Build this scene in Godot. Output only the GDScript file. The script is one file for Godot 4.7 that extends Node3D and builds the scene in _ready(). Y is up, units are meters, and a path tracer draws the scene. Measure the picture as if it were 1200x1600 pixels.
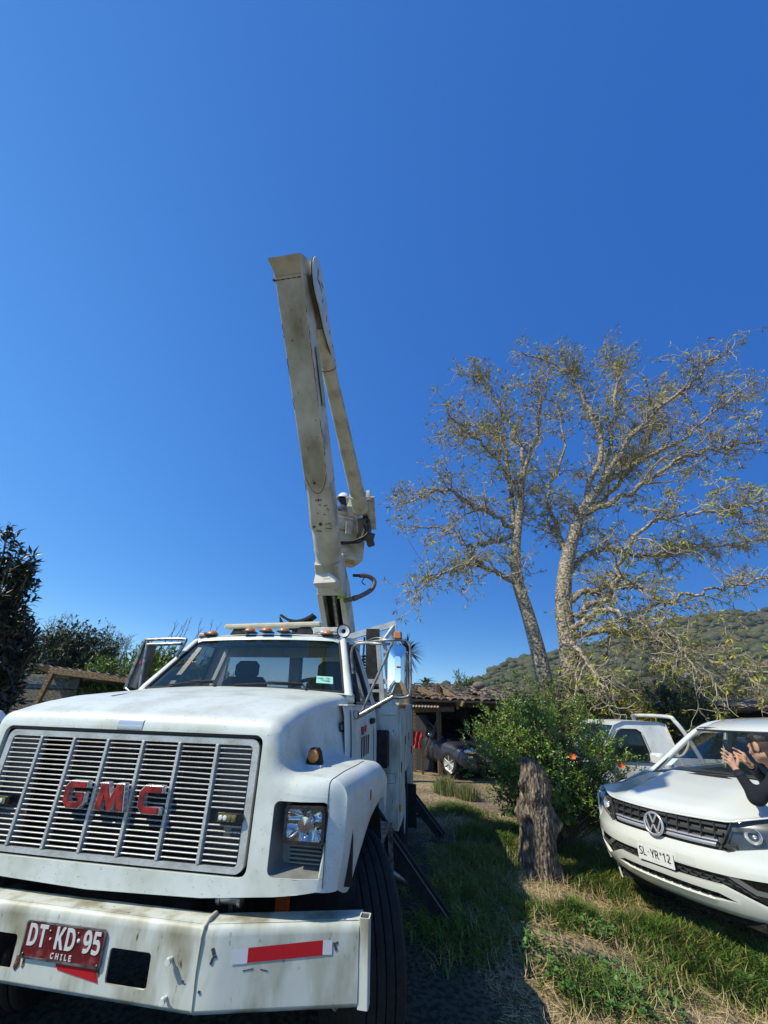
extends Node3D

# ---------- mesh builder ----------
class MB:
	var v := PackedVector3Array()
	var n := PackedVector3Array()
	var c := PackedColorArray()
	var col := Color.WHITE
	var use_col := false

	func tn(a: Vector3, b: Vector3, d: Vector3, na: Vector3, nb: Vector3, nd: Vector3) -> void:
		if (d - a).cross(b - a).dot(na + nb + nd) < 0.0:
			var q := b; b = d; d = q
			q = nb; nb = nd; nd = q
		v.push_back(a); v.push_back(b); v.push_back(d)
		n.push_back(na); n.push_back(nb); n.push_back(nd)
		if use_col:
			c.push_back(col); c.push_back(col); c.push_back(col)

	func t(a: Vector3, b: Vector3, d: Vector3) -> void:
		var q := (d - a).cross(b - a).normalized()
		tn(a, b, d, q, q, q)

	func to(a: Vector3, b: Vector3, d: Vector3, away: Vector3) -> void:
		var q := (d - a).cross(b - a).normalized()
		if q.dot((a + b + d) / 3.0 - away) < 0.0:
			q = -q
		tn(a, b, d, q, q, q)

	func qn(a: Vector3, b: Vector3, d: Vector3, e: Vector3, nn: Vector3) -> void:
		tn(a, b, d, nn, nn, nn)
		tn(a, d, e, nn, nn, nn)

	func q(a: Vector3, b: Vector3, d: Vector3, e: Vector3, away: Vector3) -> void:
		to(a, b, d, away)
		to(a, d, e, away)

	func box(o: Vector3, s: Vector3, bs := Basis.IDENTITY, bev := 0.0) -> void:
		var h := s * 0.5
		bev = minf(bev, minf(h.x, minf(h.y, h.z)) * 0.95)
		var f := func(sx: float, sy: float, sz: float, ax: int) -> Vector3:
			var p := Vector3(sx * h.x, sy * h.y, sz * h.z)
			if bev > 0.0:
				var i := Vector3(sx, sy, sz) * bev
				i[ax] = 0.0
				p -= i
			return o + bs * p
		for ax in 3:
			for sg in [-1.0, 1.0]:
				var pts: Array[Vector3] = []
				for uv in [[-1.0, -1.0], [1.0, -1.0], [1.0, 1.0], [-1.0, 1.0]]:
					var w := Vector3.ZERO
					w[ax] = sg
					w[(ax + 1) % 3] = uv[0]
					w[(ax + 2) % 3] = uv[1]
					pts.append(f.call(w.x, w.y, w.z, ax))
				var nn := Vector3.ZERO
				nn[ax] = sg
				qn(pts[0], pts[1], pts[2], pts[3], bs * nn)
		if bev <= 0.0:
			return
		for ax in 3:
			var a1 := (ax + 1) % 3
			var a2 := (ax + 2) % 3
			for s1 in [-1.0, 1.0]:
				for s2 in [-1.0, 1.0]:
					var lo := Vector3.ZERO
					lo[ax] = -1.0; lo[a1] = s1; lo[a2] = s2
					var hi := lo
					hi[ax] = 1.0
					var n1 := Vector3.ZERO
					n1[a1] = s1
					var n2 := Vector3.ZERO
					n2[a2] = s2
					n1 = bs * n1; n2 = bs * n2
					var p1: Vector3 = f.call(lo.x, lo.y, lo.z, a1)
					var p2: Vector3 = f.call(hi.x, hi.y, hi.z, a1)
					var p3: Vector3 = f.call(hi.x, hi.y, hi.z, a2)
					var p4: Vector3 = f.call(lo.x, lo.y, lo.z, a2)
					tn(p1, p2, p3, n1, n1, n2)
					tn(p1, p3, p4, n1, n2, n2)
		for sx in [-1.0, 1.0]:
			for sy in [-1.0, 1.0]:
				for sz in [-1.0, 1.0]:
					tn(f.call(sx, sy, sz, 0), f.call(sx, sy, sz, 1), f.call(sx, sy, sz, 2), bs * Vector3(sx, 0, 0), bs * Vector3(0, sy, 0), bs * Vector3(0, 0, sz))

	func bar(a: Vector3, b: Vector3, w: float, hh: float, up := Vector3.UP, bev := 0.0) -> void:
		var z := (b - a).normalized()
		var x := up.cross(z)
		if x.length() < 0.01:
			x = Vector3.RIGHT.cross(z)
		x = x.normalized()
		box((a + b) * 0.5, Vector3(w, hh, a.distance_to(b)), Basis(x, z.cross(x), z), bev)

	func tube(p: Array, r, sides := 8, caps := true) -> void:
		var cnt := p.size()
		var rings: Array = []
		var prev := Vector3.ZERO
		for i in cnt:
			var d: Vector3 = (p[mini(i + 1, cnt - 1)] - p[maxi(i - 1, 0)]).normalized()
			var u: Vector3
			if i == 0:
				u = d.cross(Vector3.UP if absf(d.y) < 0.9 else Vector3.RIGHT).normalized()
			else:
				u = (prev - d * prev.dot(d)).normalized()
			prev = u
			var w := d.cross(u)
			var rr: float = r[i] if r is Array else r
			var ring: Array = []
			for k in sides:
				var an := TAU * k / sides
				var nn := u * cos(an) + w * sin(an)
				ring.append([p[i] + nn * rr, nn])
			rings.append(ring)
		for i in cnt - 1:
			for k in sides:
				var k2 := (k + 1) % sides
				var a = rings[i][k]; var b = rings[i][k2]; var d2 = rings[i + 1][k2]; var e = rings[i + 1][k]
				tn(a[0], b[0], d2[0], a[1], b[1], d2[1])
				tn(a[0], d2[0], e[0], a[1], d2[1], e[1])
		if caps:
			for e in [[0, 1], [cnt - 1, cnt - 2]]:
				var nn: Vector3 = (p[e[0]] - p[e[1]]).normalized()
				for k in sides:
					tn(p[e[0]], rings[e[0]][k][0], rings[e[0]][(k + 1) % sides][0], nn, nn, nn)

	# smooth grid of points; rows of equal length; normals point away from "away"
	func grid(rows: Array, closed := false, away = null, sgn := 0.0) -> void:
		var R := rows.size()
		var K: int = rows[0].size()
		var nr: Array = []
		var mid := Vector3.ZERO
		for i in R:
			for k in K:
				mid += rows[i][k]
		mid /= float(R * K)
		if away != null:
			mid = away
		var s := 0.0
		for i in R:
			var line := PackedVector3Array()
			for k in K:
				var kp := (k + 1) % K if closed else mini(k + 1, K - 1)
				var km := (k + K - 1) % K if closed else maxi(k - 1, 0)
				var du: Vector3 = rows[i][kp] - rows[i][km]
				var dv: Vector3 = rows[mini(i + 1, R - 1)][k] - rows[maxi(i - 1, 0)][k]
				var nn := du.cross(dv)
				if nn.length() < 1e-9:
					var i2 := clampi(i + (1 if i < R / 2 else -1), 0, R - 1)
					nn = (rows[i2][kp] - rows[i2][km]).cross(dv)
				nn = nn.normalized()
				line.push_back(nn)
				s += signf(nn.dot(rows[i][k] - mid))
			nr.append(line)
		if sgn != 0.0:
			s = sgn
		for i in R - 1:
			for k in (K if closed else K - 1):
				var k2 := (k + 1) % K
				var f := 1.0 if s >= 0.0 else -1.0
				tn(rows[i][k], rows[i][k2], rows[i + 1][k2], nr[i][k] * f, nr[i][k2] * f, nr[i + 1][k2] * f)
				tn(rows[i][k], rows[i + 1][k2], rows[i + 1][k], nr[i][k] * f, nr[i + 1][k2] * f, nr[i + 1][k] * f)

	func fan(ring: PackedVector3Array, nn: Vector3) -> void:
		var m := Vector3.ZERO
		for p in ring:
			m += p
		m /= float(ring.size())
		for k in ring.size():
			tn(m, ring[k], ring[(k + 1) % ring.size()], nn, nn, nn)

	# turned shape: profile of (radius, height) along +Y of xf
	func lathe(prof: Array, xf: Transform3D, sides := 24, a0 := 0.0, a1 := TAU) -> void:
		for i in prof.size() - 1:
			var p0: Vector2 = prof[i]
			var p1: Vector2 = prof[i + 1]
			var d := (p1 - p0).normalized()
			var nn2 := Vector2(d.y, -d.x)
			for k in sides:
				var t0 := a0 + (a1 - a0) * k / sides
				var t1 := a0 + (a1 - a0) * (k + 1) / sides
				var e0 := Vector3(cos(t0), 0, sin(t0))
				var e1 := Vector3(cos(t1), 0, sin(t1))
				var A := xf * (e0 * p0.x + Vector3(0, p0.y, 0))
				var B := xf * (e1 * p0.x + Vector3(0, p0.y, 0))
				var C := xf * (e1 * p1.x + Vector3(0, p1.y, 0))
				var D := xf * (e0 * p1.x + Vector3(0, p1.y, 0))
				var n0 := (xf.basis * (e0 * nn2.x + Vector3(0, nn2.y, 0))).normalized()
				var n1 := (xf.basis * (e1 * nn2.x + Vector3(0, nn2.y, 0))).normalized()
				if p0.x > 1e-6:
					tn(A, B, C, n0, n1, n1)
				if p1.x > 1e-6:
					tn(A, C, D, n0, n1, n0)

	# extruded outline in xy of xf, from z = -d/2 to d/2, with a bevel on both faces
	func ext(poly: PackedVector2Array, d: float, xf := Transform3D.IDENTITY, bev := 0.0) -> void:
		var P := poly
		if Geometry2D.is_polygon_clockwise(P):
			P.reverse()
		var K := P.size()
		var inn := PackedVector2Array()
		var en := PackedVector2Array()
		for k in K:
			var dd := (P[(k + 1) % K] - P[k]).normalized()
			en.push_back(Vector2(dd.y, -dd.x))
		for k in K:
			var m := (en[k] + en[(k + K - 1) % K])
			m = m / maxf(0.35, m.length_squared() * 0.5)
			inn.push_back(P[k] - m * bev)
		var tri := Geometry2D.triangulate_polygon(inn)
		var h := d * 0.5
		for sg in [-1.0, 1.0]:
			var nn := (xf.basis * Vector3(0, 0, sg)).normalized()
			for i in range(0, tri.size(), 3):
				tn(xf * Vector3(inn[tri[i]].x, inn[tri[i]].y, sg * h), xf * Vector3(inn[tri[i + 1]].x, inn[tri[i + 1]].y, sg * h), xf * Vector3(inn[tri[i + 2]].x, inn[tri[i + 2]].y, sg * h), nn, nn, nn)
		for k in K:
			var k2 := (k + 1) % K
			var na := en[k]
			var nb := en[k]
			if en[k].dot(en[(k + K - 1) % K]) > 0.8:
				na = (en[k] + en[(k + K - 1) % K]).normalized()
			if en[k].dot(en[k2]) > 0.8:
				nb = (en[k] + en[k2]).normalized()
			var A3 := (xf.basis * Vector3(na.x, na.y, 0)).normalized()
			var B3 := (xf.basis * Vector3(nb.x, nb.y, 0)).normalized()
			var hb := h - bev
			var a := xf * Vector3(P[k].x, P[k].y, -hb); var b := xf * Vector3(P[k2].x, P[k2].y, -hb)
			var e := xf * Vector3(P[k].x, P[k].y, hb); var f := xf * Vector3(P[k2].x, P[k2].y, hb)
			tn(a, b, f, A3, B3, B3)
			tn(a, f, e, A3, B3, A3)
			if bev > 0.0:
				for sg in [-1.0, 1.0]:
					var zz := (xf.basis * Vector3(0, 0, sg)).normalized()
					var c1 := xf * Vector3(inn[k].x, inn[k].y, sg * h); var c2 := xf * Vector3(inn[k2].x, inn[k2].y, sg * h)
					var p1 := e if sg > 0 else a
					var p2 := f if sg > 0 else b
					tn(p1, p2, c2, A3, B3, zz)
					tn(p1, c2, c1, A3, zz, zz)

	# polygon with holes laid on the surface fm(x, y); thickness th behind it
	func patch(poly: PackedVector2Array, holes: Array, fm: Callable, nx := 1, th := 0.0, ny := 1, back := false) -> void:
		if not holes.is_empty():
			nx = maxi(nx, 2)
		var lo := poly[0]
		var hi := poly[0]
		for p in poly:
			lo = lo.min(p); hi = hi.max(p)
		var nf := func(x: float, y: float) -> Vector3:
			var e := 0.002
			var dx: Vector3 = fm.call(x + e, y) - fm.call(x - e, y)
			var dy: Vector3 = fm.call(x, y + e) - fm.call(x, y - e)
			return dx.cross(dy).normalized()
		for i in nx:
			for j in ny:
				var x0 := lerpf(lo.x, hi.x, float(i) / nx)
				var x1 := lerpf(lo.x, hi.x, float(i + 1) / nx)
				var y0 := lerpf(lo.y, hi.y, float(j) / ny)
				var y1 := lerpf(lo.y, hi.y, float(j + 1) / ny)
				var cell := PackedVector2Array([Vector2(x0, y0), Vector2(x1, y0), Vector2(x1, y1), Vector2(x0, y1)])
				var ps: Array = Geometry2D.intersect_polygons(poly, cell)
				for hl in holes:
					var nx2: Array = []
					for pp in ps:
						nx2.append_array(Geometry2D.clip_polygons(pp, hl))
					ps = nx2
				for pp in ps:
					var tri := Geometry2D.triangulate_polygon(pp)
					for k in range(0, tri.size(), 3):
						var P: Array[Vector3] = []
						var N: Array[Vector3] = []
						for w in 3:
							var s: Vector2 = pp[tri[k + w]]
							P.append(fm.call(s.x, s.y)); N.append(nf.call(s.x, s.y))
						tn(P[0], P[1], P[2], N[0], N[1], N[2])
						if back and th > 0.0:
							tn(P[0] - N[0] * th, P[1] - N[1] * th, P[2] - N[2] * th, -N[0], -N[1], -N[2])
		if th <= 0.0:
			return
		var loops: Array = [poly]
		loops.append_array(holes)
		var first := true
		for lp in loops:
			var L: PackedVector2Array = lp
			var cw := Geometry2D.is_polygon_clockwise(L)
			for k in L.size():
				var a: Vector2 = L[k]
				var b: Vector2 = L[(k + 1) % L.size()]
				var dd := (b - a).normalized()
				var o2 := Vector2(dd.y, -dd.x) * (-1.0 if cw else 1.0)
				if not first:
					o2 = -o2
				var steps := maxi(1, int(ceil(a.distance_to(b) / 0.12)))
				for i in steps:
					var s := a.lerp(b, float(i) / steps)
					var e := a.lerp(b, float(i + 1) / steps)
					var p0: Vector3 = fm.call(s.x, s.y); var p1: Vector3 = fm.call(e.x, e.y)
					var n0: Vector3 = nf.call(s.x, s.y); var n1: Vector3 = nf.call(e.x, e.y)
					var w3: Vector3 = (fm.call(s.x + o2.x * 0.01, s.y + o2.y * 0.01) - p0).normalized()
					qn(p0, p1, p1 - n1 * th, p0 - n0 * th, w3)
			first = false

	func sphere(o: Vector3, r: Vector3, bs := Basis.IDENTITY, seg := 16, a0 := -PI / 2, a1 := PI / 2) -> void:
		var rings := seg / 2
		for i in rings:
			for k in seg:
				var P: Array[Vector3] = []
				var N: Array[Vector3] = []
				for w in [[i, k], [i, k + 1], [i + 1, k + 1], [i + 1, k]]:
					var la: float = lerpf(a0, a1, float(w[0]) / rings)
					var lo: float = TAU * w[1] / seg
					var e := Vector3(cos(la) * cos(lo), sin(la), cos(la) * sin(lo))
					P.append(o + bs * (e * r)); N.append((bs * (e / r)).normalized())
				tn(P[0], P[1], P[2], N[0], N[1], N[2])
				tn(P[0], P[2], P[3], N[0], N[2], N[3])

	func mesh() -> ArrayMesh:
		var am := ArrayMesh.new()
		if v.is_empty():
			return am
		var a := []
		a.resize(Mesh.ARRAY_MAX)
		a[Mesh.ARRAY_VERTEX] = v
		a[Mesh.ARRAY_NORMAL] = n
		if use_col:
			a[Mesh.ARRAY_COLOR] = c
		am.add_surface_from_arrays(Mesh.PRIMITIVE_TRIANGLES, a)
		return am


# ---------- nodes ----------
var used := {}
var M := {}
var R := RandomNumberGenerator.new()

func nm(s: String, par: Node) -> String:
	var key := str(par.get_instance_id()) + s
	var k: int = used.get(key, 0)
	used[key] = k + 1
	return s if k == 0 else "%s_%03d" % [s, k]

func thing(called: String, label: String, cat: String, at := Vector3.ZERO, rot := Vector3.ZERO, group := "") -> Node3D:
	var o := Node3D.new()
	o.name = nm(called, self)
	o.position = at
	o.rotation = rot
	add_child(o, true)
	o.set_meta("label", label)
	o.set_meta("category", cat)
	if group:
		o.set_meta("group", group)
	return o

func part(called: String, mb, mat: Material, par: Node, xf := Transform3D.IDENTITY) -> MeshInstance3D:
	var o := MeshInstance3D.new()
	o.name = nm(called, par)
	o.mesh = mb.mesh() if mb is MB else mb
	o.material_override = mat
	o.transform = xf
	par.add_child(o, true)
	return o

func solo(called: String, mb, mat: Material, label: String, cat: String, group := "") -> MeshInstance3D:
	var o := part(called, mb, mat, self)
	o.set_meta("label", label)
	o.set_meta("category", cat)
	if group:
		o.set_meta("group", group)
	return o

func struct(called: String, mb, mat: Material) -> MeshInstance3D:
	var o := part(called, mb, mat, self)
	o.set_meta("kind", "structure")
	return o

func stuff(o: Node) -> void:
	o.set_meta("kind", "stuff")

func text(s: String, size: float, depth: float, font := "Droid Sans", weight := 700) -> TextMesh:
	var tm := TextMesh.new()
	var f := SystemFont.new()
	f.font_names = PackedStringArray([font])
	f.font_weight = weight
	tm.font = f
	tm.text = s
	tm.font_size = 64
	tm.pixel_size = size / 64.0
	tm.depth = depth
	tm.curve_step = 1.0
	return tm

func rr(cx: float, cy: float, w: float, h: float, r: float, seg := 5) -> PackedVector2Array:
	var o := PackedVector2Array()
	for q in 4:
		var c := Vector2(cx + (w / 2 - r) * [1, -1, -1, 1][q], cy + (h / 2 - r) * [1, 1, -1, -1][q])
		for k in seg + 1:
			var a := PI / 2 * q + PI / 2 * k / seg
			o.push_back(c + Vector2(cos(a), sin(a)) * r)
	return o

func V2(a: Array) -> PackedVector2Array:
	var o := PackedVector2Array()
	for i in range(0, a.size(), 2):
		o.push_back(Vector2(a[i], a[i + 1]))
	return o

func V3(a: Array) -> Array:
	var o: Array = []
	for i in range(0, a.size(), 3):
		o.append(Vector3(a[i], a[i + 1], a[i + 2]))
	return o

func curve(a: Array, steps := 6) -> Array:
	# Catmull-Rom through points
	var o: Array = []
	for i in a.size() - 1:
		for k in steps:
			var p0 = a[maxi(i - 1, 0)]; var p3 = a[mini(i + 2, a.size() - 1)]
			o.append(a[i].cubic_interpolate(a[i + 1], p0, p3, float(k) / steps))
	o.append(a[-1])
	return o

func ip(x: float, xs: Array, ys: Array) -> float:
	if x <= xs[0]:
		return ys[0]
	for i in xs.size() - 1:
		if x <= xs[i + 1]:
			return lerpf(ys[i], ys[i + 1], (x - xs[i]) / (xs[i + 1] - xs[i]))
	return ys[-1]

# ---------- materials ----------
func lin(r: float, g: float, b: float) -> Color:
	return Color(r, g, b).linear_to_srgb()

func noise(sd: int, fr: float, oct := 4, kind := FastNoiseLite.TYPE_SIMPLEX_SMOOTH) -> FastNoiseLite:
	var f := FastNoiseLite.new()
	f.seed = sd
	f.frequency = fr
	f.noise_type = kind
	f.fractal_octaves = oct
	return f

func ntex(sd: int, fr: float, cols: Array, offs: Array, size := 512, oct := 5, nmap := 0.0, kind := FastNoiseLite.TYPE_SIMPLEX_SMOOTH) -> NoiseTexture2D:
	var t := NoiseTexture2D.new()
	t.width = size
	t.height = size
	t.seamless = true
	t.noise = noise(sd, fr, oct, kind)
	if nmap > 0.0:
		t.as_normal_map = true
		t.bump_strength = nmap
	else:
		var g := Gradient.new()
		g.offsets = PackedFloat32Array(offs)
		g.colors = PackedColorArray(cols)
		t.color_ramp = g
	return t

func G(x: float) -> Color:
	return Color(x, x, x)

func mat(col: Color, rough := 0.6, metal := 0.0) -> StandardMaterial3D:
	var m := StandardMaterial3D.new()
	m.albedo_color = col
	m.roughness = rough
	m.metallic = metal
	return m

func tri(m: StandardMaterial3D, tex: Texture2D, sc: float, nrm: Texture2D = null, ns := 1.0, world := false) -> StandardMaterial3D:
	m.uv1_triplanar = true
	m.uv1_world_triplanar = world
	m.uv1_scale = Vector3.ONE * sc
	m.albedo_texture = tex
	if nrm:
		m.normal_enabled = true
		m.normal_texture = nrm
		m.normal_scale = ns
	return m

func glassy(col: Color, alpha: float, rough := 0.02) -> StandardMaterial3D:
	var m := mat(Color(col.r, col.g, col.b, alpha), rough)
	m.transparency = BaseMaterial3D.TRANSPARENCY_ALPHA
	return m

# seamless picture computed from several noises: f(nz: Array of values) -> Color
func itex(size: int, ns: Array, f: Callable) -> ImageTexture:
	var im := Image.create(size, size, false, Image.FORMAT_RGB8)
	var ims: Array = []
	for z in ns:
		ims.append(z.get_seamless_image(size, size))
	for y in size:
		for x in size:
			var vals: Array = []
			for z in ims:
				vals.append(z.get_pixel(x, y).r)
			im.set_pixel(x, y, f.call(vals, x, y))
	return ImageTexture.create_from_image(im)

# ---------- the scene ----------
const PITCH := 19.355
const ROLL := 1.552
const CAM := Vector3(0, 1.779, 0)

func _ready() -> void:
	R.seed = 7
	var p := deg_to_rad(PITCH)
	var r := deg_to_rad(ROLL)
	var f := Vector3(0, sin(p), -cos(p))
	var up := Vector3.RIGHT.cross(f)
	var cam := Camera3D.new()
	cam.name = "camera"
	cam.basis = Basis(Vector3.RIGHT * cos(r) + up * sin(r), up * cos(r) - Vector3.RIGHT * sin(r), -f)
	cam.position = CAM
	cam.near = 0.05
	cam.far = 3000.0
	cam.projection = Camera3D.PROJECTION_FRUSTUM
	cam.keep_aspect = Camera3D.KEEP_HEIGHT
	var half := 800.0 / 628.67
	cam.size = 2.0 * half * 0.05
	cam.frustum_offset = Vector2(31.05 / 628.67, 80.16 / 628.67) * 0.05
	add_child(cam)
	cam.current = true

	var sun := DirectionalLight3D.new()
	sun.name = "sun"
	sun.light_energy = 1.6
	sun.light_color = Color(1.0, 0.965, 0.86)
	sun.light_angular_distance = 0.53
	sun.shadow_enabled = true
	add_child(sun)
	# towards (0.70, -1, -0.475) in the lorry's own axes, which are turned by -10 degrees
	var d := (Basis(Vector3.UP, deg_to_rad(-10.0)) * Vector3(0.70, -1.0, -0.475)).normalized()
	sun.look_at_from_position(Vector3.ZERO, d, Vector3.UP)

	var we := WorldEnvironment.new()
	we.name = "world_environment"
	var e := Environment.new()
	e.background_mode = Environment.BG_SKY
	e.tonemap_mode = Environment.TONE_MAPPER_LINEAR
	e.tonemap_exposure = 1.04
	e.sdfgi_enabled = true
	e.ssao_enabled = true
	e.ssil_enabled = true
	e.fog_enabled = true
	e.fog_light_color = Color(0.62, 0.74, 0.90)
	e.fog_density = 0.0003
	var sky := Sky.new()
	sky.sky_material = make_sky(-d)
	e.sky = sky
	we.environment = e
	add_child(we)

	make_materials()
	make_ground()
	make_truck()
	make_rest()

func make_sky(sun_dir: Vector3) -> PanoramaSkyMaterial:
	var w := 512
	var h := 256
	var im := Image.create(w, h, false, Image.FORMAT_RGBAF)
	for y in h:
		var el := (0.5 - (y + 0.5) / h) * PI
		for x in w:
			var az := (x + 0.5) / w * TAU
			var dir := Vector3(sin(az) * cos(el), sin(el), -cos(az) * cos(el))
			# clear air: deep blue above, paler low down and towards the sun
			var s := maxf(0.06, sin(el))
			var hz := exp(-s / 0.1)
			var g := dir.dot(sun_dir)
			var c := Color(exp(-2.333 - 2.033 * s + 3.476 * hz + 1.591 * g), exp(-1.024 - 1.567 * s + 1.996 * hz + 1.072 * g), exp(-0.087 - 0.992 * s + 0.625 * hz + 0.637 * g))
			if el < 0.0:
				c = Color(0.16, 0.15, 0.12)
			c.a = 1.0
			im.set_pixel(x, y, c)
	var m := PanoramaSkyMaterial.new()
	m.panorama = ImageTexture.create_from_image(im)
	return m

func make_materials() -> void:
	# worn white paint: clean, dusty, grimy with fine specks
	var grime := itex(512, [noise(1, 0.006, 4), noise(2, 0.03, 4), noise(3, 0.16, 2)], func(q: Array, _x: int, _y: int) -> Color:
		var d: float = clampf((q[0] - 0.38) * 1.7, 0.0, 1.0) * 0.55 + clampf((q[1] - 0.50) * 1.6, 0.0, 1.0) * 0.40
		var s: float = 1.0 if q[2] > 0.86 and q[1] > 0.45 else 0.0
		return Color(1, 1, 1).lerp(Color(0.80, 0.78, 0.73), d).lerp(Color(0.34, 0.30, 0.26), s * 0.6))
	var heavy := itex(512, [noise(4, 0.008, 5), noise(5, 0.05, 4), noise(6, 0.02, 3)], func(q: Array, _x: int, _y: int) -> Color:
		var d: float = clampf((q[0] - 0.40) * 1.8, 0.0, 1.0)
		var s: float = clampf((q[1] - 0.74) * 7.0, 0.0, 1.0) * clampf((q[2] - 0.60) * 6.0, 0.0, 1.0)
		return Color(1, 1, 1).lerp(Color(0.66, 0.62, 0.52), d * 0.9).lerp(Color(0.22, 0.16, 0.11), s * 0.8))
	M.grime = grime
	var ripple := ntex(9, 0.012, [], [], 256, 4, 2.0)
	var fine := ntex(10, 0.09, [], [], 256, 4, 4.0)
	M.fine = fine
	M.white = tri(mat(lin(0.63, 0.68, 0.645), 0.40), grime, 0.75, ripple, 0.22)
	M.white_dirty = tri(mat(lin(0.57, 0.60, 0.55), 0.5), heavy, 0.7, ripple, 0.25)
	M.white_dirty.uv1_scale = Vector3(1.3, 0.45, 1.3)
	M.boom = tri(mat(lin(0.62, 0.60, 0.52), 0.55), heavy, 0.45, fine, 0.15)
	M.fibre = tri(mat(lin(0.56, 0.53, 0.42), 0.5), heavy, 0.8, fine, 0.12)
	M.grille = tri(mat(lin(0.50, 0.52, 0.52), 0.42, 0.25), grime, 1.6, fine, 0.1)
	M.slat = tri(mat(lin(0.44, 0.46, 0.47), 0.4, 0.25), grime, 2.2)
	M.slat_back = mat(lin(0.055, 0.06, 0.065), 0.7)
	M.black = tri(mat(lin(0.018, 0.018, 0.020), 0.75), ntex(12, 0.02, [G(0.55), G(1.0)], [0.3, 0.8], 256), 1.5, fine, 0.3)
	M.blackgloss = mat(lin(0.012, 0.012, 0.014), 0.3)
	M.rubber = tri(mat(lin(0.022, 0.021, 0.021), 0.85), ntex(13, 0.03, [G(0.6), Color(1.0, 0.95, 0.88)], [0.3, 0.85], 256), 2.0, fine, 0.4)
	M.chrome = mat(lin(0.62, 0.63, 0.65), 0.12, 1.0)
	M.steel = tri(mat(lin(0.42, 0.42, 0.42), 0.38, 0.85), ntex(14, 0.03, [G(0.6), G(1.0)], [0.3, 0.7], 256), 1.6)
	M.alu = tri(mat(lin(0.50, 0.52, 0.54), 0.45, 0.3), grime, 1.3)
	M.rust = tri(mat(lin(0.30, 0.16, 0.08), 0.9), ntex(15, 0.04, [Color(0.45, 0.35, 0.3), Color(1, 0.95, 0.85)], [0.3, 0.75], 256), 3.0, fine, 0.6)
	M.red = tri(mat(lin(0.36, 0.022, 0.022), 0.45), ntex(16, 0.02, [G(0.65), G(1.0)], [0.3, 0.7], 256), 3.0)
	M.redtape = mat(lin(0.46, 0.010, 0.018), 0.4)
	M.whitetape = mat(lin(0.60, 0.62, 0.66), 0.35)
	M.maroon = tri(mat(lin(0.24, 0.10, 0.105), 0.45), ntex(17, 0.010, [Color(0.62, 0.17, 0.22), Color(0.75, 0.28, 0.32), Color(1.0, 0.9, 0.9)], [0.2, 0.62, 0.95], 256), 4.0)
	M.platewhite = mat(lin(0.70, 0.72, 0.72), 0.45)
	M.platechar = mat(lin(0.62, 0.62, 0.60), 0.5)
	M.ink = mat(lin(0.02, 0.022, 0.028), 0.5)
	M.amber = mat(lin(0.62, 0.19, 0.01), 0.18)
	M.amber.clearcoat_enabled = true
	M.amber_dark = mat(lin(0.40, 0.12, 0.012), 0.25)
	M.redlens = mat(lin(0.45, 0.02, 0.015), 0.25)
	M.cream = tri(mat(lin(0.55, 0.52, 0.40), 0.5), grime, 1.5)
	M.glass = glassy(Color(0.10, 0.16, 0.15), 0.42)
	M.glass_dark = glassy(Color(0.05, 0.07, 0.07), 0.75)
	M.lens = glassy(Color(0.25, 0.27, 0.28), 0.06, 0.02)
	M.reflector = mat(lin(0.75, 0.76, 0.78), 0.10, 1.0)
	M.lampsilver = mat(lin(0.80, 0.81, 0.82), 0.22, 0.7)
	M.mirror = mat(lin(0.72, 0.74, 0.76), 0.03, 1.0)
	M.interior = mat(lin(0.045, 0.046, 0.044), 0.8)
	M.seat = mat(lin(0.035, 0.036, 0.04), 0.85)
	M.sticker = mat(lin(0.30, 0.62, 0.52), 0.5)
	M.lime = mat(lin(0.30, 0.45, 0.02), 0.5)
	M.hose = mat(lin(0.014, 0.014, 0.016), 0.5)
	M.orange = mat(lin(0.55, 0.10, 0.01), 0.5)

# ---------- bucket truck, in its own axes: x to its left side, y up, z to its front ----------
var TK: Node3D

func zfront(x: float, y: float) -> float:
	var a := absf(x)
	return -0.075 - 0.085 * (y - 1.08) - 0.018 * a * a - 1.3 * pow(maxf(0.0, a - 0.92), 2.0)

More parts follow.
